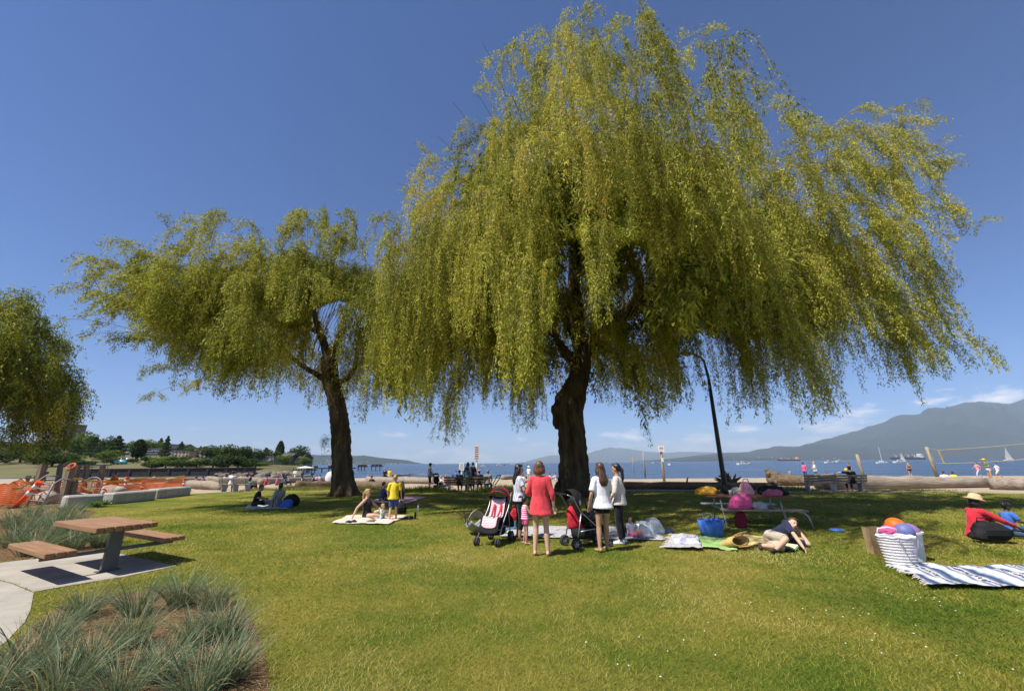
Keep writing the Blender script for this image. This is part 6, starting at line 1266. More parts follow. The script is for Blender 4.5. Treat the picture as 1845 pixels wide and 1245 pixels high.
tuft('dry grass between the white-shirt bench and the second willow', 555, 884, 2.6, 0.34, 1, .7); tuft('green shrubby grass clump left of the second willow', 520, 884, 1.0, 0.46, 2, .15); tuft('dry grass right behind the second willow trunk', 665, 884, 1.4, 0.31, 3, .6); tuft('grass growing in front of the root-ended log', 1420, 884, 2.0, 0.34, 4, .35); tuft('dark grass under the man in the cap', 768, 887, 2.4, 0.43, 5, .05); tuft('dark grass right of the shaded bench', 905, 886, 2.6, 0.46, 6, .05); tuft('thin dry grass before the long log', 1640, 884, 3.2, 0.14, 7, .8); tuft('dry grass left of the long log end', 470, 884, 1.6, 0.25, 8, .75)
# ------------------------------------------------------------------ fenced playground at the left edge
M_oldpost = mat('playground_timber', (.27, .22, .155), .9, .25, 3, .5, 20, stretch=(4, 4, .5), col2=(.13, .105, .075)); M_net = mat('orange_netting', (.72, .17, .045), .7, .08, 4); M_tape = mat('yellow_tape', (.70, .46, .03), .6, .05); M_delin = mat('orange_plastic', (.80, .10, .012), .45, .04); M_refl = mat('reflective_band', (.72, .72, .70), .4, .03); M_rail = mat('steel_rail', (.25, .24, .23), .6, .08, 6, metal=.2); M_rock = mat('beige_rock', (.48, .38, .30), .95, .15, 2, .5, 9)
SITE = []
def S0(px, py): return G(px, py)
def timber(lab, px, py, px2, py2, w, Y=None):
    p = S0(px, py); t = AT(px2, py2, p.y); r = thing('timber_post', lab, 'post', p, 0, 'old playground timbers'); d = t - p
    mb = MB(); w *= .74; mb.bar((0, 0, -.2), d, w, w * .9); o = mb.obj('shaft', M_oldpost, r)
    MB().bar(d, d * 1.03, w * .92, w * .82).obj('post_top', M_oldpost, r)
timber('leaning playground timber at the left behind the ladder', 58, 905, 77, 838, .29); timber('middle playground timber with the orange cord on its top', 112, 905, 128, 840, .30); timber('playground timber behind the steel wheel', 150, 895, 157, 838, .24); timber('rightmost playground timber left of the orange worker', 176, 893, 186, 839, .26); timber('playground timber with a steel rail, second from the left', 102, 892, 109, 838, .27); timber('short playground timber left of the wheel', 128, 896, 141, 839, .24); timber('stub of a playground timber below the wheel', 92, 905, 100, 870, .30); timber('short stub by the netting right of the ladder', 128, 904, 134, 868, .30)
co = thing('orange_cord', 'orange cord looped over the middle playground timber', 'cord', AT(128, 840, S0(112, 905).y)); MB().torus((0, 0, 0), .17, .035, Matrix.Rotation(.9, 3, 'X'), 18, 6).obj('loop', M_delin, co, smooth=True)
def ladder():
    a0, a1, b0, b1 = S0(48, 912), AT(73, 858, S0(48, 912).y + .8), S0(75, 913), AT(100, 865, S0(75, 913).y + .8); r = thing('ladder_frame', 'slanted steel ladder frame in front of the orange netting', 'ladder', a0); o = a0
    for p, q in ((a0, a1), (b0, b1)): MB().tube([p - o, (p.lerp(q, .85)) - o, q - o + Vector((.18, .1, .05)), q - o + Vector((.55, .3, -.02))], .035, 8).obj('side_rail', M_rail, r, smooth=True)
    for k in range(1, 5): MB().tube([a0.lerp(a1, k / 5) - o, b0.lerp(b1, k / 5) - o], .024, 6).obj('rung', M_rail, r)
ladder()
wp = S0(158, 899); wr_ = thing('steel_wheel', 'large spoked steel wheel among the playground timbers', 'ring', wp + Vector((0, 0, .55))); Mw = Matrix.Rotation(math.pi / 2 - .1, 3, 'X')  # a spoked steel wheel standing among the timbers
MB().torus((0, 0, 0), .56, .03, Mw, 32, 6).obj('rim', M_rail, wr_, smooth=True)
for k in range(4): a = k * math.pi / 4; e = Mw @ Vector((math.cos(a), math.sin(a), 0)); MB().tube([e * -.56, e * .56], .018, 6).obj('spoke', M_rail, wr_)
for lab, a, b, z in (('upper steel rail between the playground timbers', (100, 893), (188, 890), 1.75), ('lower steel rail between the playground timbers', (60, 897), (180, 892), .95)):
    p, q = S0(*a), S0(*b); r = thing('steel_rail', lab, 'rail', p); MB().tube([(0, 0, z), (q - p) + Vector((0, 0, z))], .035, 8).obj('tube', M_rail, r)
    for k in range(6): u = (k + .5) / 6; MB().tube([(q - p) * u + Vector((0, 0, z)), (q - p) * u + Vector((0, 0, z - .55))], .016, 6).obj('spindle', M_rail, r)
def netting(lab, px, zt, group='orange safety netting'):
    pts = [S0(*p) for p in px]; r = thing('safety_netting', lab, 'netting', pts[0], 0, group); o = pts[0]; mb = MB(); rng = np.random.default_rng(len(lab))
    for a, b in zip(pts[:-1], pts[1:]):
        L = (b - a).length; n = int(L / .085); m_ = 11
        top = lambda u: zt * (1 - .16 * math.sin(math.pi * u)) + .03 * math.sin(u * 19)
        for k in range(n + 1):
            u = k / n; p = a.lerp(b, u) - o; w = .05 * math.sin(u * 9 + 1); mb.add([p + Vector((-.011, w, .02)), p + Vector((.011, w, .02)), p + Vector((.011, w * .3, top(u))), p + Vector((-.011, w * .3, top(u)))], [(0, 1, 2, 3)])
        for j in range(m_ + 1):
            v = j / m_; S_ = 14
            for k in range(S_):
                u0, u1 = k / S_, (k + 1) / S_; p, q = a.lerp(b, u0) - o, a.lerp(b, u1) - o; th = .022 if j in (0, m_) else .011; z0, z1 = .02 + (top(u0) - .02) * v, .02 + (top(u1) - .02) * v
                mb.add([p + Vector((0, .004, z0 - th)), q + Vector((0, .004, z1 - th)), q + Vector((0, .004, z1 + th)), p + Vector((0, .004, z0 + th))], [(0, 1, 2, 3)])
    tag(mb.obj('mesh', M_net, r), kind='stuff')
netting('orange netting in front of the ladder and timbers', [(10, 915), (50, 908), (112, 902)], 1.0); netting('orange netting from the middle timber to the wheel', [(112, 902), (182, 896)], 1.0); netting('orange netting beyond the concrete blocks', [(182, 899), (250, 893), (330, 884)], .95); netting('farther orange netting across the sand', [(182, 884), (262, 880), (330, 880)], .4); netting('doubled orange netting at the far left', [(-30, 920), (22, 906), (60, 898)], 1.1); netting('orange netting heaped behind the timbers', [(60, 894), (120, 890), (176, 888)], 1.05)
def delineator(lab, px, py, pyt, lean=0, s=1.0):
    p = S0(px, py); h = AT(px, pyt, p.y).z; r = thing('delineator_post', lab, 'marker', p, 0, 'orange striped marker posts'); mb = MB(); L = Vector((lean, 0, h)); w = .085 * s
    MB().rings([((0, 0, 0), (.22 * s, 0, 0), (0, .22 * s, 0)), ((0, 0, .07), (.18 * s, 0, 0), (0, .18 * s, 0))], 12).obj('base', C['black'], r)
    MB().tube([(0, 0, .06), L * .45, L * .93], [w * 1.15, w, w * .9], 10).obj('tube', M_delin, r, smooth=True); MB().tube([L * .92, L], [w * 1.5, w * 1.3], 10).obj('cap', M_delin, r)
    for t in (.50, .74): MB().tube([L * t, L * (t + .13)], w * 1.10, 12).obj('band', M_refl, r, smooth=True)
delineator('tilted orange marker post at the left edge with white bands', 26, 916, 868, .72, .95); delineator('orange marker post with a ring top, in front of the worker', 220, 893, 859, .05); delineator('orange marker post between the two taped ones', 252, 891, 867, .06); delineator('last orange marker post, at the end of the concrete blocks', 328, 885, 862, .03)
def tape(lab, pts3):
    o = pts3[0]; r = thing('barrier_tape', lab, 'tape', o, 0, 'yellow barrier tape')
    for a, b in zip(pts3[:-1], pts3[1:]):
        n = 8; mb = MB(); q = [a.lerp(b, k / n) - o + Vector((0, 0, -.12 * math.sin(math.pi * k / n))) for k in range(n + 1)]
        mb.add([p + Vector((0, 0, .05)) for p in q] + [p - Vector((0, .01, .05)) for p in q], [(k, k + 1, n + 2 + k, n + 1 + k) for k in range(n)]); mb.obj('strip', M_tape, r)
tape('yellow tape sagging from the middle timber to the marker posts', [S0(122, 897) + Vector((0, 0, 1.05)), S0(220, 893) + Vector((0, 0, .85)), S0(252, 891) + Vector((0, 0, .85)), S0(328, 885) + Vector((0, 0, .95))]); tape('second yellow tape dropping behind the wheel', [S0(122, 897) + Vector((0, 0, 1.0)), S0(165, 896) + Vector((0, 0, .35)), S0(222, 893) + Vector((0, 0, .7))]); tape('yellow tape from the tilted marker to the left timber', [S0(10, 916) + Vector((0, 0, .8)), S0(40, 910) + Vector((0, 0, .95)), S0(62, 905) + Vector((0, 0, 1.1))]); tape('yellow tape far across the sand behind the worker', [GS(182, 874) + Vector((0, 0, .6)), GS(250, 872) + Vector((0, 0, .7)), GS(330, 868) + Vector((0, 0, .8))])
def rock(lab, px, py, s, seed):
    mb = MB().ell((0, 0, .25), (.6, .4, .32), n=14, m=9); mb.v = [tuple(Vector(v) * (1 + .22 * vnoise(v[0] * 1.7 + seed, v[1] * 1.7, v[2] * 1.7, 3))) for v in mb.v]; o = mb.obj('rock', M_rock, None, S0(px, py), seed, smooth=True); o.scale = (s, s, s); tag(o, lab, 'rock', 'pale rocks inside the netting')
rock('pale boulder inside the netting at the far left', 40, 905, 1.5, 1); rock('pale rock below the ladder frame', 82, 908, 1.0, 2); rock('pale flat rock below the yellow tape', 200, 897, 1.2, 3); rock('small pale rock at the foot of the wheel', 140, 903, .7, 4)
person('site worker in orange vest and black trousers kneeling on the sand', S0(193, 886), 60, 1.8, pose(SIT_KNEES, pel=(0, 0, .50), sp=(0, .45, 1), L=[(-.12, .40, .50), (-.12, .32, .08), (-.13, .46, .03)], R=[(.12, .14, .09), (.12, -.30, .09), (.12, -.40, .04)], LA=[(-.26, .36, .66), (-.12, .56, .52)], RA=[(.26, .36, .66), (.12, .56, .52)]), 'tan', ('short', 'black'), (C['orange'], -.08, .6, 1.15, 'vest'), (C['black'], .95), C['black'])
person('man in a straw sun hat and dark shirt at the far left behind the netting', S0(34, 898), 60, 1.72, pose(SIT_BENCH, pel=(0, 0, .35), sp=(0, .2, 1)), 'tan', ('short', 'grey'), T('black'), (C['stone'], .9), None, hat=('sun', C['straw']))
person('person in dark clothes leaning over the left playground timber', S0(62, 893), 100, 1.7, pose(STAND, sp=(0, .5, 1)), 'tan', ('short', 'black'), T('grey', -.05, .9), (C['black'], .95))
# ------------------------------------------------------------------ the far shore at left, boats
M_shore = mat('shore_grass', (.105, .115, .040), .95, .2, .08, .3, .6, spec=.03, col2=(.16, .13, .08)); M_bank = mat('shore_rock', (.22, .18, .14), .95, .2, .3, .8, 1.2, spec=.05); M_wall = mat('pool_wall_dark', (.035, .032, .032), .8, .1, .6); M_roof = mat('far_roof', (.10, .085, .075), .8, .1, .5); M_glass = mat('far_window', (.04, .055, .07), .15, .05, 2, spec=.6)
YS = 92.0
pts = []
def Zs(x, y):
    k = max(0, min(1, (-x / y - .55) / .25)); return .15 + min(1.0, max(0, (y - 98) / 55)) * (1.3 + 2.0 * k) + max(0, min(1, (y - 150) / 110)) * 5.5 * k
nx_, ny_ = 60, 26; V = []
for j in range(ny_ + 1):
    t = j / ny_; y = 93 + t * 320
    right = -.585 * y if y < 105 else (-.52 * y + (y - 105) * .06 if y < 180 else -.45 * y); right += 2.5 * vnoise(y * .08, 3); left = -1.9 * y - 20
    for i in range(nx_ + 1):
        u = (i / nx_) ** .7; x = left + (right - left) * u; e = min(1, (1 - i / nx_) * nx_ / 3, j / 1.5 + .0); V.append((x, y, SEA_Z - 1.5 + (Zs(x, y) - SEA_Z + 1.5) * max(0, e) + .15 * vnoise(x * .1, y * .1)))
w = nx_ + 1; tag(link('far_shore', np_mesh('far_shore', np.array(V), np.array([(j * w + i, j * w + i + 1, (j + 1) * w + i + 1, (j + 1) * w + i) for j in range(ny_) for i in range(nx_)]), True), M_shore), kind='structure')
def far(px, Y, z=None): p = AT(px, 834, Y); p.z = Zs(p.x, Y) if z is None else z; return p
# pool wall and breakwater
a, b = far(150, 97, -1), far(462, 102, -1); r = thing('pool_wall', 'long dark retaining wall along the water at left', 'wall', a); d = b - a; L = d.length; r.rotation_euler = (0, 0, math.atan2(d.y, d.x))
MB().box((L / 2, 0, 1.2), (L, .8, 1.8)).obj('wall', M_wall, r); MB().box((L / 2, -.1, 2.16), (L, 1.0, .12)).obj('coping', M_roof, r)
for k in range(9): MB().box((L * (k + .5) / 9, -.45, 1.2), (.5, .2, 1.8)).obj('buttress', M_wall, r)
rng = np.random.default_rng(12); mb = MB()
for k in range(260):
    u = rng.random(); p = far(395 + 150 * u, 100 + 8 * rng.random(), SEA_Z - .05 + .55 * rng.random()); s_ = .4 + .7 * rng.random(); q = len(mb.v); mb.ell(p, (s_, s_ * .8, s_ * .6), Matrix.Rotation(rng.random() * 3, 3, 'Z'), 6, 4)
    for i in range(q, len(mb.v)): v = Vector(mb.v[i]); mb.v[i] = tuple(p + (v - p) * (1 + .25 * vnoise(v.x * 1.1, v.y * 1.1, v.z)))
tag(mb.obj('breakwater_rocks', M_bank), kind='stuff')

# trees of the far shore: trunk + crown of leaf clumps; one mesh per kind, its own size per tree
M_far1 = leaf_mat('far_leaf_dark', [(.020, .040, .012), (.040, .070, .018), (.075, .105, .028)], .2, .6); M_far2 = leaf_mat('far_leaf_light', [(.05, .085, .015), (.10, .145, .025), (.15, .18, .04)], .25, .6); M_fartrunk = mat('far_trunk', (.08, .06, .045), .9)
def crown_mesh(kind, seed, n=2300):
    rng = np.random.default_rng(seed); P = []; S = []
    if kind == 'broad':
        lobes = [(rng.normal(size=3) * np.array([.26, .26, .16]) + np.array([0, 0, .62]), .20 + .13 * rng.random()) for _ in range(11)]
        for _ in range(n): c, r_ = lobes[rng.integers(11)]; d = rng.normal(size=3); d /= np.linalg.norm(d); P.append(c + d * r_ * (.7 + .4 * rng.random())); S.append(.034)
    else:
        for _ in range(n):
            t = rng.random() ** .8; rad = ((.30 if kind == 'conifer' else .17) * (1 - t) ** .8 * (.75 + .35 * math.sin(t * 38 + 2)) + .015) if kind == 'conifer' else .15 * math.sin(math.pi * (.12 + .86 * t)) ** .7
            a = rng.random() * 6.28; q = rad * (.65 + .4 * rng.random()); P.append((math.cos(a) * q, math.sin(a) * q, .10 + .9 * t)); S.append(.027)
    P = np.array(P); q_ = np.percentile(np.abs(P[:, :2]), 97); P[:, :2] *= {'broad': .5, 'conifer': .28, 'poplar': .15}[kind] / q_; P[:, 2] = .10 + .90 * (P[:, 2] - P[:, 2].min()) / (np.percentile(P[:, 2], 99) - P[:, 2].min()); m = len(P); S = np.array(S)[:, None] * (.7 + .7 * rng.random((m, 1))); A = rng.normal(size=(m, 3)); A /= np.linalg.norm(A, axis=1)[:, None]; B = np.cross(A, rng.normal(size=(m, 3))); B /= np.linalg.norm(B, axis=1)[:, None]
    V = np.stack([P - A * S - B * S * .6, P + A * S - B * S * .3, P + B * S * 1.1], 1).reshape(-1, 3); return np_mesh('crown', V, np.arange(3 * m).reshape(m, 3), False, {'tint': np.clip(.5 + .3 * (P[:, 2] - .6) + rng.normal(size=m) * .22, 0, 1)})
tm = MB().tube([(0, 0, -.05), (0, 0, .3), (.02, 0, .7)], [.035, .028, .012], 7).mesh('trunk', True); tm.materials.append(M_fartrunk)
CR = {}
for kd, nm in (('broad', 3), ('conifer', 2), ('poplar', 1)):
    for q in range(nm):
        for mk, mm in (('d', M_far1), ('l', M_far2)):
            me = crown_mesh(kd, q * 7 + len(kd)); me.materials.append(mm); CR[(kd, q, mk)] = me
NAMES = {'broad': 'broadleaf_tree', 'conifer': 'conifer_tree', 'poplar': 'poplar_tree'}
def ftree(px, Y, pyt, wpx, kind, tone, lab, var=0):
    p = far(px, Y); h = AT(px, pyt, Y).z - p.z; r = thing(NAMES[kind], lab, 'tree', p, px * .7, 'trees on the far shore'); wd = wpx / F * Y * 1.05; sx = wd / {'broad': 1.0, 'conifer': .56, 'poplar': .30}[kind]; r.scale = (sx, sx, h / 1.0)
    link('crown', CR[(kind, var % {'broad': 3, 'conifer': 2, 'poplar': 1}[kind], tone)], None, r); link('trunk', tm, None, r)
for i, t in enumerate([(35, 150, 806, 46, 'broad', 'd', 'dark tree low behind the hanging third willow'), (72, 140, 812, 40, 'broad', 'd', 'dark bushy tree behind the ladder frame'), (112, 130, 816, 44, 'broad', 'l', 'bright green tree right above the playground timbers'), (125, 220, 786, 44, 'broad', 'l', 'light green tree beside the apartment tower'), (150, 220, 780, 36, 'broad', 'l', 'tall light green tree between tower and brick block'), (168, 190, 814, 28, 'broad', 'd', 'spreading tree in front of the brick block'),
        (160, 200, 788, 20, 'conifer', 'd', 'dark conifer in front of the brick block'), (182, 180, 788, 24, 'broad', 'd', 'dark rounded tree left of the tall cedar'), (203, 170, 786, 26, 'conifer', 'd', 'broad dark cedar at the park edge'), (186, 150, 812, 30, 'broad', 'l', 'small light tree on the park lawn'), (226, 230, 796, 20, 'broad', 'l', 'pale tree behind the narrow red brick house'), (244, 170, 792, 19, 'poplar', 'd', 'dark oval cypress left of the grey terraces'), (252, 175, 796, 12, 'conifer', 'd', 'slim conifer touching the dark cypress'), (268, 230, 794, 30, 'broad', 'l', 'light green tree behind the grey terraces'),
        (281, 235, 790, 14, 'conifer', 'd', 'conifer tip above the light green tree'), (293, 165, 786, 14, 'conifer', 'd', 'tall slender spruce between grey and tan buildings'), (320, 240, 796, 12, 'conifer', 'd', 'small conifer behind the white dormer'), (336, 250, 804, 18, 'broad', 'l', 'pale tree top behind the tan building'), (356, 250, 804, 10, 'conifer', 'd', 'conifer tip right of the tan tower'), (371, 240, 803, 20, 'broad', 'd', 'dark round tree top right of the tan building'), (297, 140, 823, 34, 'broad', 'l', 'wide light shrub tree in front of the tan building'), (322, 140, 822, 26, 'broad', 'd', 'darker shrub tree before the tan building'), (240, 140, 826, 16, 'broad', 'd', 'small dark bush left of the wide light tree'), (268, 140, 822, 20, 'broad', 'd', 'bush below the grey terraces'),
        (386, 160, 806, 40, 'broad', 'd', 'large green tree left of the biggest shore tree'), (420, 150, 803, 44, 'broad', 'd', 'biggest rounded tree on the far shore'), (440, 155, 806, 34, 'broad', 'd', 'dark tree right of the biggest shore tree'), (462, 190, 810, 34, 'broad', 'd', 'dark tree left of the flat-roofed house'), (476, 200, 807, 18, 'conifer', 'd', 'pine above the flat-roofed house'), (501, 210, 795, 12, 'poplar', 'd', 'single tall poplar near the point'), (490, 200, 814, 26, 'broad', 'd', 'dark tree at the foot of the poplar'), (531, 210, 805, 36, 'broad', 'd', 'wide domed tree at the point'), (478, 140, 834, 30, 'broad', 'l', 'light hedge tree below the flat-roofed house'), (510, 190, 820, 20, 'broad', 'l', 'small pale tree between the point houses'), (548, 190, 824, 22, 'broad', 'l', 'pale bush at the end of the point'), (400, 130, 828, 30, 'broad', 'd', 'dark shrub at the waterline below the big trees'), (375, 135, 830, 24, 'broad', 'l', 'light green shrub at the waterline'), (440, 130, 830, 26, 'broad', 'd', 'dark shrub right of the waterline shrubs'), (275, 112, 832, 34, 'broad', 'd', 'dark waterside bush right of the park lawn'), (300, 114, 828, 40, 'broad', 'l', 'broad light green waterside bush below the tan building'), (330, 112, 829, 38, 'broad', 'd', 'broad dark waterside bush below the tan building'), (355, 116, 828, 34, 'broad', 'l', 'light waterside bush right of the tan building'), (385, 112, 824, 40, 'broad', 'd', 'tall dark waterside bush left of the biggest shore tree'), (412, 112, 820, 46, 'broad', 'd', 'large dark waterside tree in front of the biggest shore tree'), (438, 113, 822, 40, 'broad', 'd', 'large dark waterside tree nearest the point'), (462, 118, 832, 34, 'broad', 'l', 'low light hedge at the waterside before the point'),
        (200, 135, 824, 26, 'broad', 'd', 'small dark tree standing on the park lawn'), (140, 120, 828, 40, 'broad', 'd', 'dark bushy tree behind the playground timbers'), (95, 125, 818, 50, 'broad', 'd', 'dark bushy tree behind the ladder, farther left'), (55, 180, 796, 60, 'broad', 'd', 'tall dark tree behind the hanging third willow'), (8, 200, 790, 50, 'broad', 'd', 'dark tree at the left edge behind the third willow'), (-10, 140, 812, 50, 'broad', 'd', 'dark low tree at the very left edge')]):
    ftree(*t, i)
# buildings
def building(lab, px0, px1, pyt, Y, col, floors, bays, depth=12, roofm=None, name='apartment_building', gable=False, pyb=None, balcony=False):
    a, b = far(px0, Y), far(px1, Y); z0 = min(a.z, b.z) - 1.0; top = AT((px0 + px1) / 2, pyt, Y).z; h = top - z0; L = (b - a).length; c = (a + b) / 2; r = thing(name, lab, 'building', (c.x, c.y, z0), math.atan2(b.y - a.y, b.x - a.x), 'buildings on the far shore')
    wm = mat('facade_' + str(abs(hash(str(col))) % 9999), col, .85, .05, .6); MB().box((0, depth / 2, h / 2), (L, depth, h)).obj('wall', wm, r)
    if gable: MB().add([(-L / 2 - .4, -.5, h), (L / 2 + .4, -.5, h), (L / 2 + .4, depth + .5, h), (-L / 2 - .4, depth + .5, h), (-L / 2 - .4, depth / 2, h + 2.2), (L / 2 + .4, depth / 2, h + 2.2)], [(0, 1, 5, 4), (2, 3, 4, 5), (0, 4, 3), (1, 2, 5), (0, 3, 2, 1)]).obj('roof', roofm or M_roof, r)
    else: MB().box((0, depth / 2, h + .2), (L + .6, depth + .6, .4)).obj('roof', roofm or M_roof, r)
    fh = (h - 1.2) / floors; bw = L / bays
    for i in range(floors):
        for j in range(bays):
            x = -L / 2 + bw * (j + .5); z = 1.2 + fh * (i + .52); o = MB().box((x, -.06, z), (bw * .58, .16, fh * .56)).obj('window', M_white if (i + j) % 3 else M_roof, r); MB().box((x, -.15, z), (bw * .48, .06, fh * .46)).obj('pane', M_glass, o)
        if balcony: MB().box((0, -.7, 1.2 + fh * i), (L * .9, 1.3, .35)).obj('balcony', wm, r)
    return r
building('tall grey apartment tower half hidden by the third willow', 58, 100, 764, 330, (.20, .18, .20), 9, 5, 16); building('red brick block left of the cedar', 120, 165, 800, 240, (.22, .12, .10), 4, 6); building('dark brick block behind the dark trees', 80, 118, 806, 230, (.14, .10, .09), 3, 5); building('narrow red brick house with white trim right of the cedar', 206, 222, 802, 235, (.24, .11, .09), 3, 2); building('pale low house between brick house and cypress', 222, 238, 808, 225, (.40, .38, .36), 2, 2)
building('cream house with many windows behind the park lawn', 172, 200, 804, 245, (.50, .46, .40), 3, 5); building('pale grey house left of the dark cypress', 226, 242, 800, 250, (.52, .51, .50), 3, 3, gable=True, name='house'); building('beige apartment block above the light shrub tree', 272, 296, 801, 250, (.44, .38, .30), 3, 5); building('small white house high above the big shore trees', 380, 396, 812, 250, (.60, .58, .55), 2, 2, gable=True, name='house'); building('grey angular terraces left of the spruce', 254, 289, 809, 215, (.27, .27, .28), 3, 5, balcony=True); building('grey block right of the spruce', 296, 312, 812, 215, (.30, .28, .26), 2, 2); building('tan stepped apartment building, long left wing', 311, 337, 813, 200, (.54, .38, .22), 2, 4); building('tan stepped building tower part', 345, 358, 808, 205, (.56, .38, .19), 3, 1); building('tan stepped building right wing in a greyer colour', 358, 372, 812, 205, (.33, .28, .24), 3, 2); building('white dormer house above the tan wing', 312, 322, 806, 260, (.70, .68, .66), 1, 1, gable=True, name='house')
building('long flat-roofed grey house among the dark trees at the point', 460, 492, 823, 190, (.30, .28, .25), 2, 4, balcony=True, name='house'); building('brown shingled house under the domed tree', 498, 520, 824, 200, (.20, .16, .13), 2, 3, gable=True, name='house'); building('grey house with white trim at the end of the point', 520, 542, 825, 205, (.26, .23, .21), 2, 3, gable=True, name='house'); building('low white building beside the park lawn', 165, 190, 828, 165, (.55, .55, .55), 1, 5, depth=5, name='house')
# pavilion and piers
p0 = far(547, 128, SEA_Z + .4); r = thing('pier_pavilion', 'white roofed pavilion on dark piles at the tip of the point', 'pavilion', p0); r.scale = (.7, .7, .55); MB().box((0, 2, .9), (9, 5, .3)).obj('deck', M_wall, r); MB().rings([((0, 2, 2.2), (4.2, 0, 0), (0, 2.4, 0)), ((0, 2, 2.7), (2.2, 0, 0), (0, 1.2, 0)), ((0, 2, 3.1), (.3, 0, 0), (0, .2, 0))], 8).obj('roof', M_white, r)
for k in range(8): MB().tube([(-4 + k * 1.15, 0, -1), (-4 + k * 1.15, 0, 2.2)], .14, 6).obj('pile', M_wall, r)
for lab, a, b, Y, z in (('dark timber pier running right from the pavilion', 552, 640, 150, .7), ('second dark pier platform right of the second willow', 668, 690, 190, 1.0), ('broken pier platform left of the far headland tip', 645, 662, 190, .9)):
    p, q = far(a, Y, SEA_Z), far(b, Y, SEA_Z); L = (q - p).length; r = thing('timber_pier', lab, 'pier', p, 0, 'dark timber piers'); MB().box((L / 2, 0, z + .55), (L, 2.2, .35)).obj('deck', M_wall, r)
    for k in range(max(3, int(L / 2.5))): MB().tube([(L * (k + .5) / max(3, int(L / 2.5)), -.9, -.6), (L * (k + .5) / max(3, int(L / 2.5)), -.9, z + (.9 if k % 3 == 0 else .4))], .20, 6).obj('pile', M_wall, r)
    for k in range(3): MB().box((L * (.2 + .3 * k), 0, z + 1.0), (1.2, .9, .9)).obj('fitting', M_wall, r)
# cars parked in the far park
def far_car(lab, px, Y, col):
    p = far(px, Y); r = thing('parked_car', lab, 'car', p, .05, 'cars parked by the park lawn'); m = mat('car_' + lab.split()[0], col, .3, .02, 3, spec=.6)
    MB().rings([((0, 0, .25), (2.1, 0, 0), (0, .85, 0)), ((0, 0, .75), (2.15, 0, 0), (0, .88, 0)), ((-.1, 0, .95), (1.9, 0, 0), (0, .82, 0)), ((-.2, 0, 1.42), (1.1, 0, 0), (0, .68, 0))], 16).obj('body', m, r, smooth=True); MB().rings([((-.18, 0, 1.0), (1.6, 0, 0), (0, .84, 0)), ((-.2, 0, 1.36), (1.15, 0, 0), (0, .72, 0))], 16).obj('windows', M_glass, r)
    for x in (-1.3, 1.3):
        for y in (-.75, .75): MB().tube([(x, y - .1, .33), (x, y + .1, .33)], .33, 12).obj('wheel', M_tyre, r)
for lab, px, col in (('white van-like car left in the row by the park', 205, (.6, .6, .6)), ('silver car in the row by the park', 216, (.4, .42, .44)), ('grey car right in the row by the park', 226, (.25, .26, .28)), ('teal car parked alone above the pool wall', 216, (.06, .30, .34))): far_car(lab, px, 150 if 'teal' not in lab else 135, col)

# ---- houses on the headland and along the mountain foot, a mass of specks
mb = MB(); rng = np.random.default_rng(77)
for k in range(170):
    px = 570 + 170 * rng.random() ** .8; f_ = rng.random(); Yh = 6500 - 760 * (1 - f_ * .7); p = AT(px, 836 - 12 * f_ * (1 - (px - 560) / 220), Yh); s_ = 5 + 8 * rng.random(); mb.box((p.x, Yh - 30, p.z), (s_ * 1.6, 8, s_))
tag(mb.obj('headland_houses', mat('far_white_wall', (.34, .33, .32), .8, .1, .05)), kind='stuff')
mb = MB()
for k in range(130):
    px = 1280 + 560 * rng.random(); Yh = 6600 + 700 * rng.random(); p = AT(px, 829.5 - 6 * rng.random() ** 1.8, Yh); s_ = 7 + 9 * rng.random(); mb.box((p.x, Yh - 100, p.z), (s_ * 1.6, 12, s_))
tag(mb.obj('shoreline_houses', mat('far_white_wall', (.52, .50, .48))), kind='stuff')

# ---- ships and boats
def sea_at(px, py): return G(px, py, SEA_Z)
M_hullred = mat('hull_red', (.20, .05, .045), .7, .1, .05); M_hullblk = mat('hull_dark', (.035, .03, .045), .7, .1, .05); M_super = mat('ship_white', (.68, .67, .64), .6, .05, .05); M_crane = mat('ship_buff', (.60, .40, .22), .6, .05, .05)
def hull(L, W_, h, rake=.12):
    def sec(x, w_, z0): return (Vector((x, 0, 0)), w_, z0)
    mb = MB(); vs = []; S_ = [(-.5, .72), (-.47, .95), (-.3, 1), (.3, 1), (.42, .75), (.47, .4), (.5, .06)]
    for x, k in S_:
        up = L * (rake * .3 if x > .4 else 0); vs += [((x - .02 * (x > .4)) * L, -W_ / 2 * k * .8, -1.0), (x * L + up, -W_ / 2 * k, h * (1.18 if x > .4 else 1.0)), (x * L + up, W_ / 2 * k, h * (1.18 if x > .4 else 1.0)), ((x - .02 * (x > .4)) * L, W_ / 2 * k * .8, -1.0)]
    n = len(S_); fs = []
    for i in range(n - 1):
        for a in range(4): b_ = (a + 1) % 4; fs.append((i * 4 + a, i * 4 + b_, i * 4 + 4 + b_, i * 4 + 4 + a))
    fs += [(3, 2, 1, 0), ((n - 1) * 4, (n - 1) * 4 + 1, (n - 1) * 4 + 2, (n - 1) * 4 + 3)]; return mb.add(vs, fs)
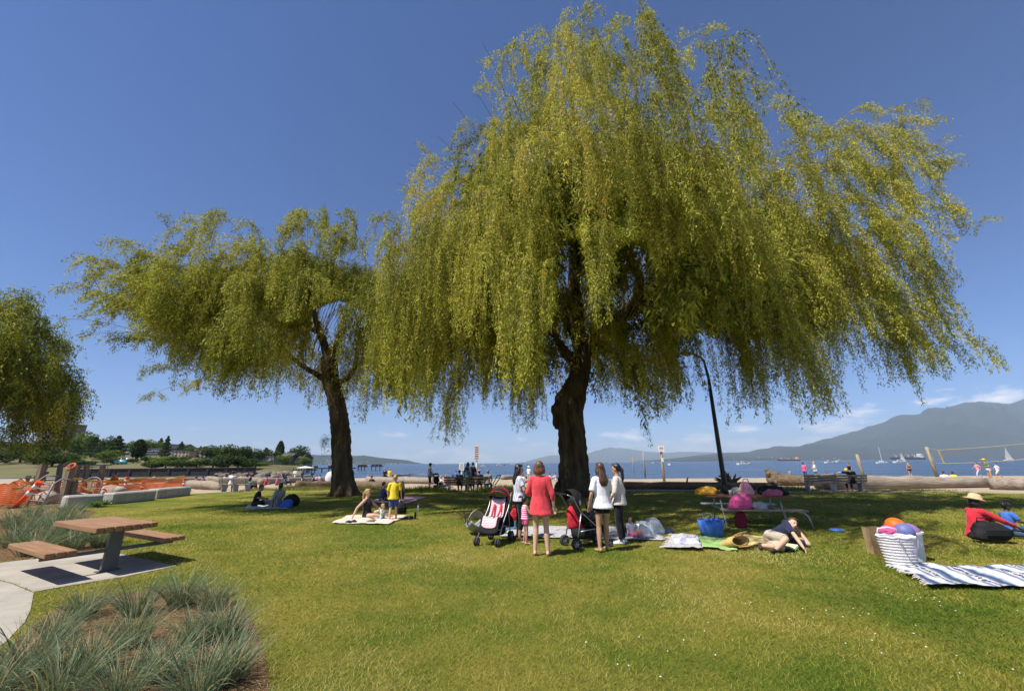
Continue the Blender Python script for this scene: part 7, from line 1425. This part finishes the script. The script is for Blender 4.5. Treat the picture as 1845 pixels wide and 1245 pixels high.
def ship(lab, px, lpx, Y, hm, sm, rz=0.0, cranes=4, stern=1):
    p = AT(px, 830, Y); p.z = SEA_Z; L = lpx / F * Y * 1.06; r = thing('cargo_ship', lab, 'cargo ship', p, rz, 'cargo ships at anchor'); h = L * .062; hull(L, L * .15, h).obj('hull', hm, r)
    MB().box((-stern * L * .40, 0, h + L * .045), (L * .10, L * .12, L * .09)).box((-stern * L * .41, 0, h + L * .10), (L * .06, L * .14, L * .02)).obj('bridge', sm, r); MB().tube([(-stern * L * .43, 0, h), (-stern * L * .43, 0, h + L * .135)], L * .012, 8).obj('funnel', M_hullred, r)
    for k in range(cranes): x = L * (-.24 + .56 * k / max(1, cranes - 1)) * stern; MB().tube([(x, 0, h), (x, 0, h + L * .075)], L * .010, 6).bar((x, 0, h + L * .07), (x + L * .07, 0, h + L * .095), L * .008, L * .008).obj('crane', M_crane if sm is not M_super else M_super, r)
    for k in range(cranes + 1): MB().box((L * (-.30 + .62 * k / cranes) * stern, 0, h + L * .008), (L * .09, L * .09, L * .016)).obj('hatch', hm, r)
ship('red brown cargo ship with buff bridge, at anchor left of the two women', 1421, 36, 2600, M_hullred, M_crane, math.pi, 4); ship('dark hulled cargo ship with white bridge, at anchor behind the bikini woman', 1636, 54, 3000, M_hullblk, M_super, math.pi, 4); ship('cargo ship seen bow-on above the sign post notice', 1205, 9, 2400, M_hullred, M_super, 1.45, 1)
f_ = AT(945, 832, 5200); f_.z = SEA_Z; r = thing('ferry', 'tiny white ferry on the horizon above the folded-arms woman', 'ferry', f_); hull(62, 14, 5).obj('hull', M_hullblk, r); MB().box((-2, 0, 8), (50, 12, 6)).box((-4, 0, 13), (30, 10, 4)).obj('deckhouse', M_super, r); MB().tube([(-8, 0, 14), (-8, 0, 22)], 1.5, 6).obj('funnel', M_super, r)
def motorboat(lab, px, py, L, rz=0.0):
    p = sea_at(px, py); r = thing('motorboat', lab, 'motorboat', p, rz, 'white boats on the water'); hull(L, L * .30, L * .11, .2).obj('hull', M_super, r); MB().rings([((-.05 * L, 0, L * .11), (L * .20, 0, 0), (0, L * .11, 0)), ((-.08 * L, 0, L * .22), (L * .13, 0, 0), (0, L * .09, 0))], 8).obj('cabin', M_super, r); MB().box((-.06 * L, 0, L * .175), (L * .33, L * .205, L * .04)).obj('window', M_glass, r)
for t in (('small white motorboat left of the tall sign pole gap', 872, 840, 6, .1), ('white cabin cruiser right of the tall sign pole', 902, 838.5, 9, .2), ('farther white motorboat left of the black-haired woman', 925, 837, 9, 0), ('white boat far out right of the big trunk', 1102, 834, 12, .2), ('white boat below the bow-on ship', 1206, 838, 7, 1.2), ('white speedboat in front of the lamp post', 1341, 837, 10, .1), ('white cruiser left of the ball player', 1514, 832, 14, .2), ('white cruiser right of the sailboat', 1622, 833.5, 11, .1), ('white yacht far left of the lamp', 1258, 831, 20, .1), ('white speck boat left of the bow-on ship', 1180, 835, 8, .3), ('white speck boat beyond the two women', 1495, 834, 10, .2)): motorboat(*t)
def sailboat(lab, px, py, L, sail=False):
    p = sea_at(px, py); r = thing('sailboat', lab, 'sailboat', p, .1, 'sailing boats'); hull(L, L * .28, L * .10, .2).obj('hull', M_super, r); MB().tube([(0, 0, 0), (0, 0, L * 1.25)], L * .014, 6).bar((0, 0, L * .2), (-L * .38, 0, L * .21), L * .014, L * .014).obj('mast', M_super, r); MB().box((-L * .05, 0, L * .14), (L * .34, L * .14, L * .07), bev=.05).obj('cabin', M_super, r)
    if sail: MB().add([(-.01 * L, 0, L * .22), (-L * .36, .03 * L, L * .23), (-.01 * L, 0, L * 1.2)], [(0, 1, 2)]).add([(L * .02, 0, L * 1.1), (L * .45, 0, L * .12), (L * .04, .03 * L, L * .14)], [(0, 1, 2)]).obj('sail', M_super, r)
sailboat('white sailboat with bare mast between ball player and bikini woman', 1590, 834.5, 9); sailboat('small sailboat with raised sail before the dark cargo ship', 1627, 830, 13, True); sailboat('sailboat at the right edge beside the net', 1819, 830, 12, True)
flush()
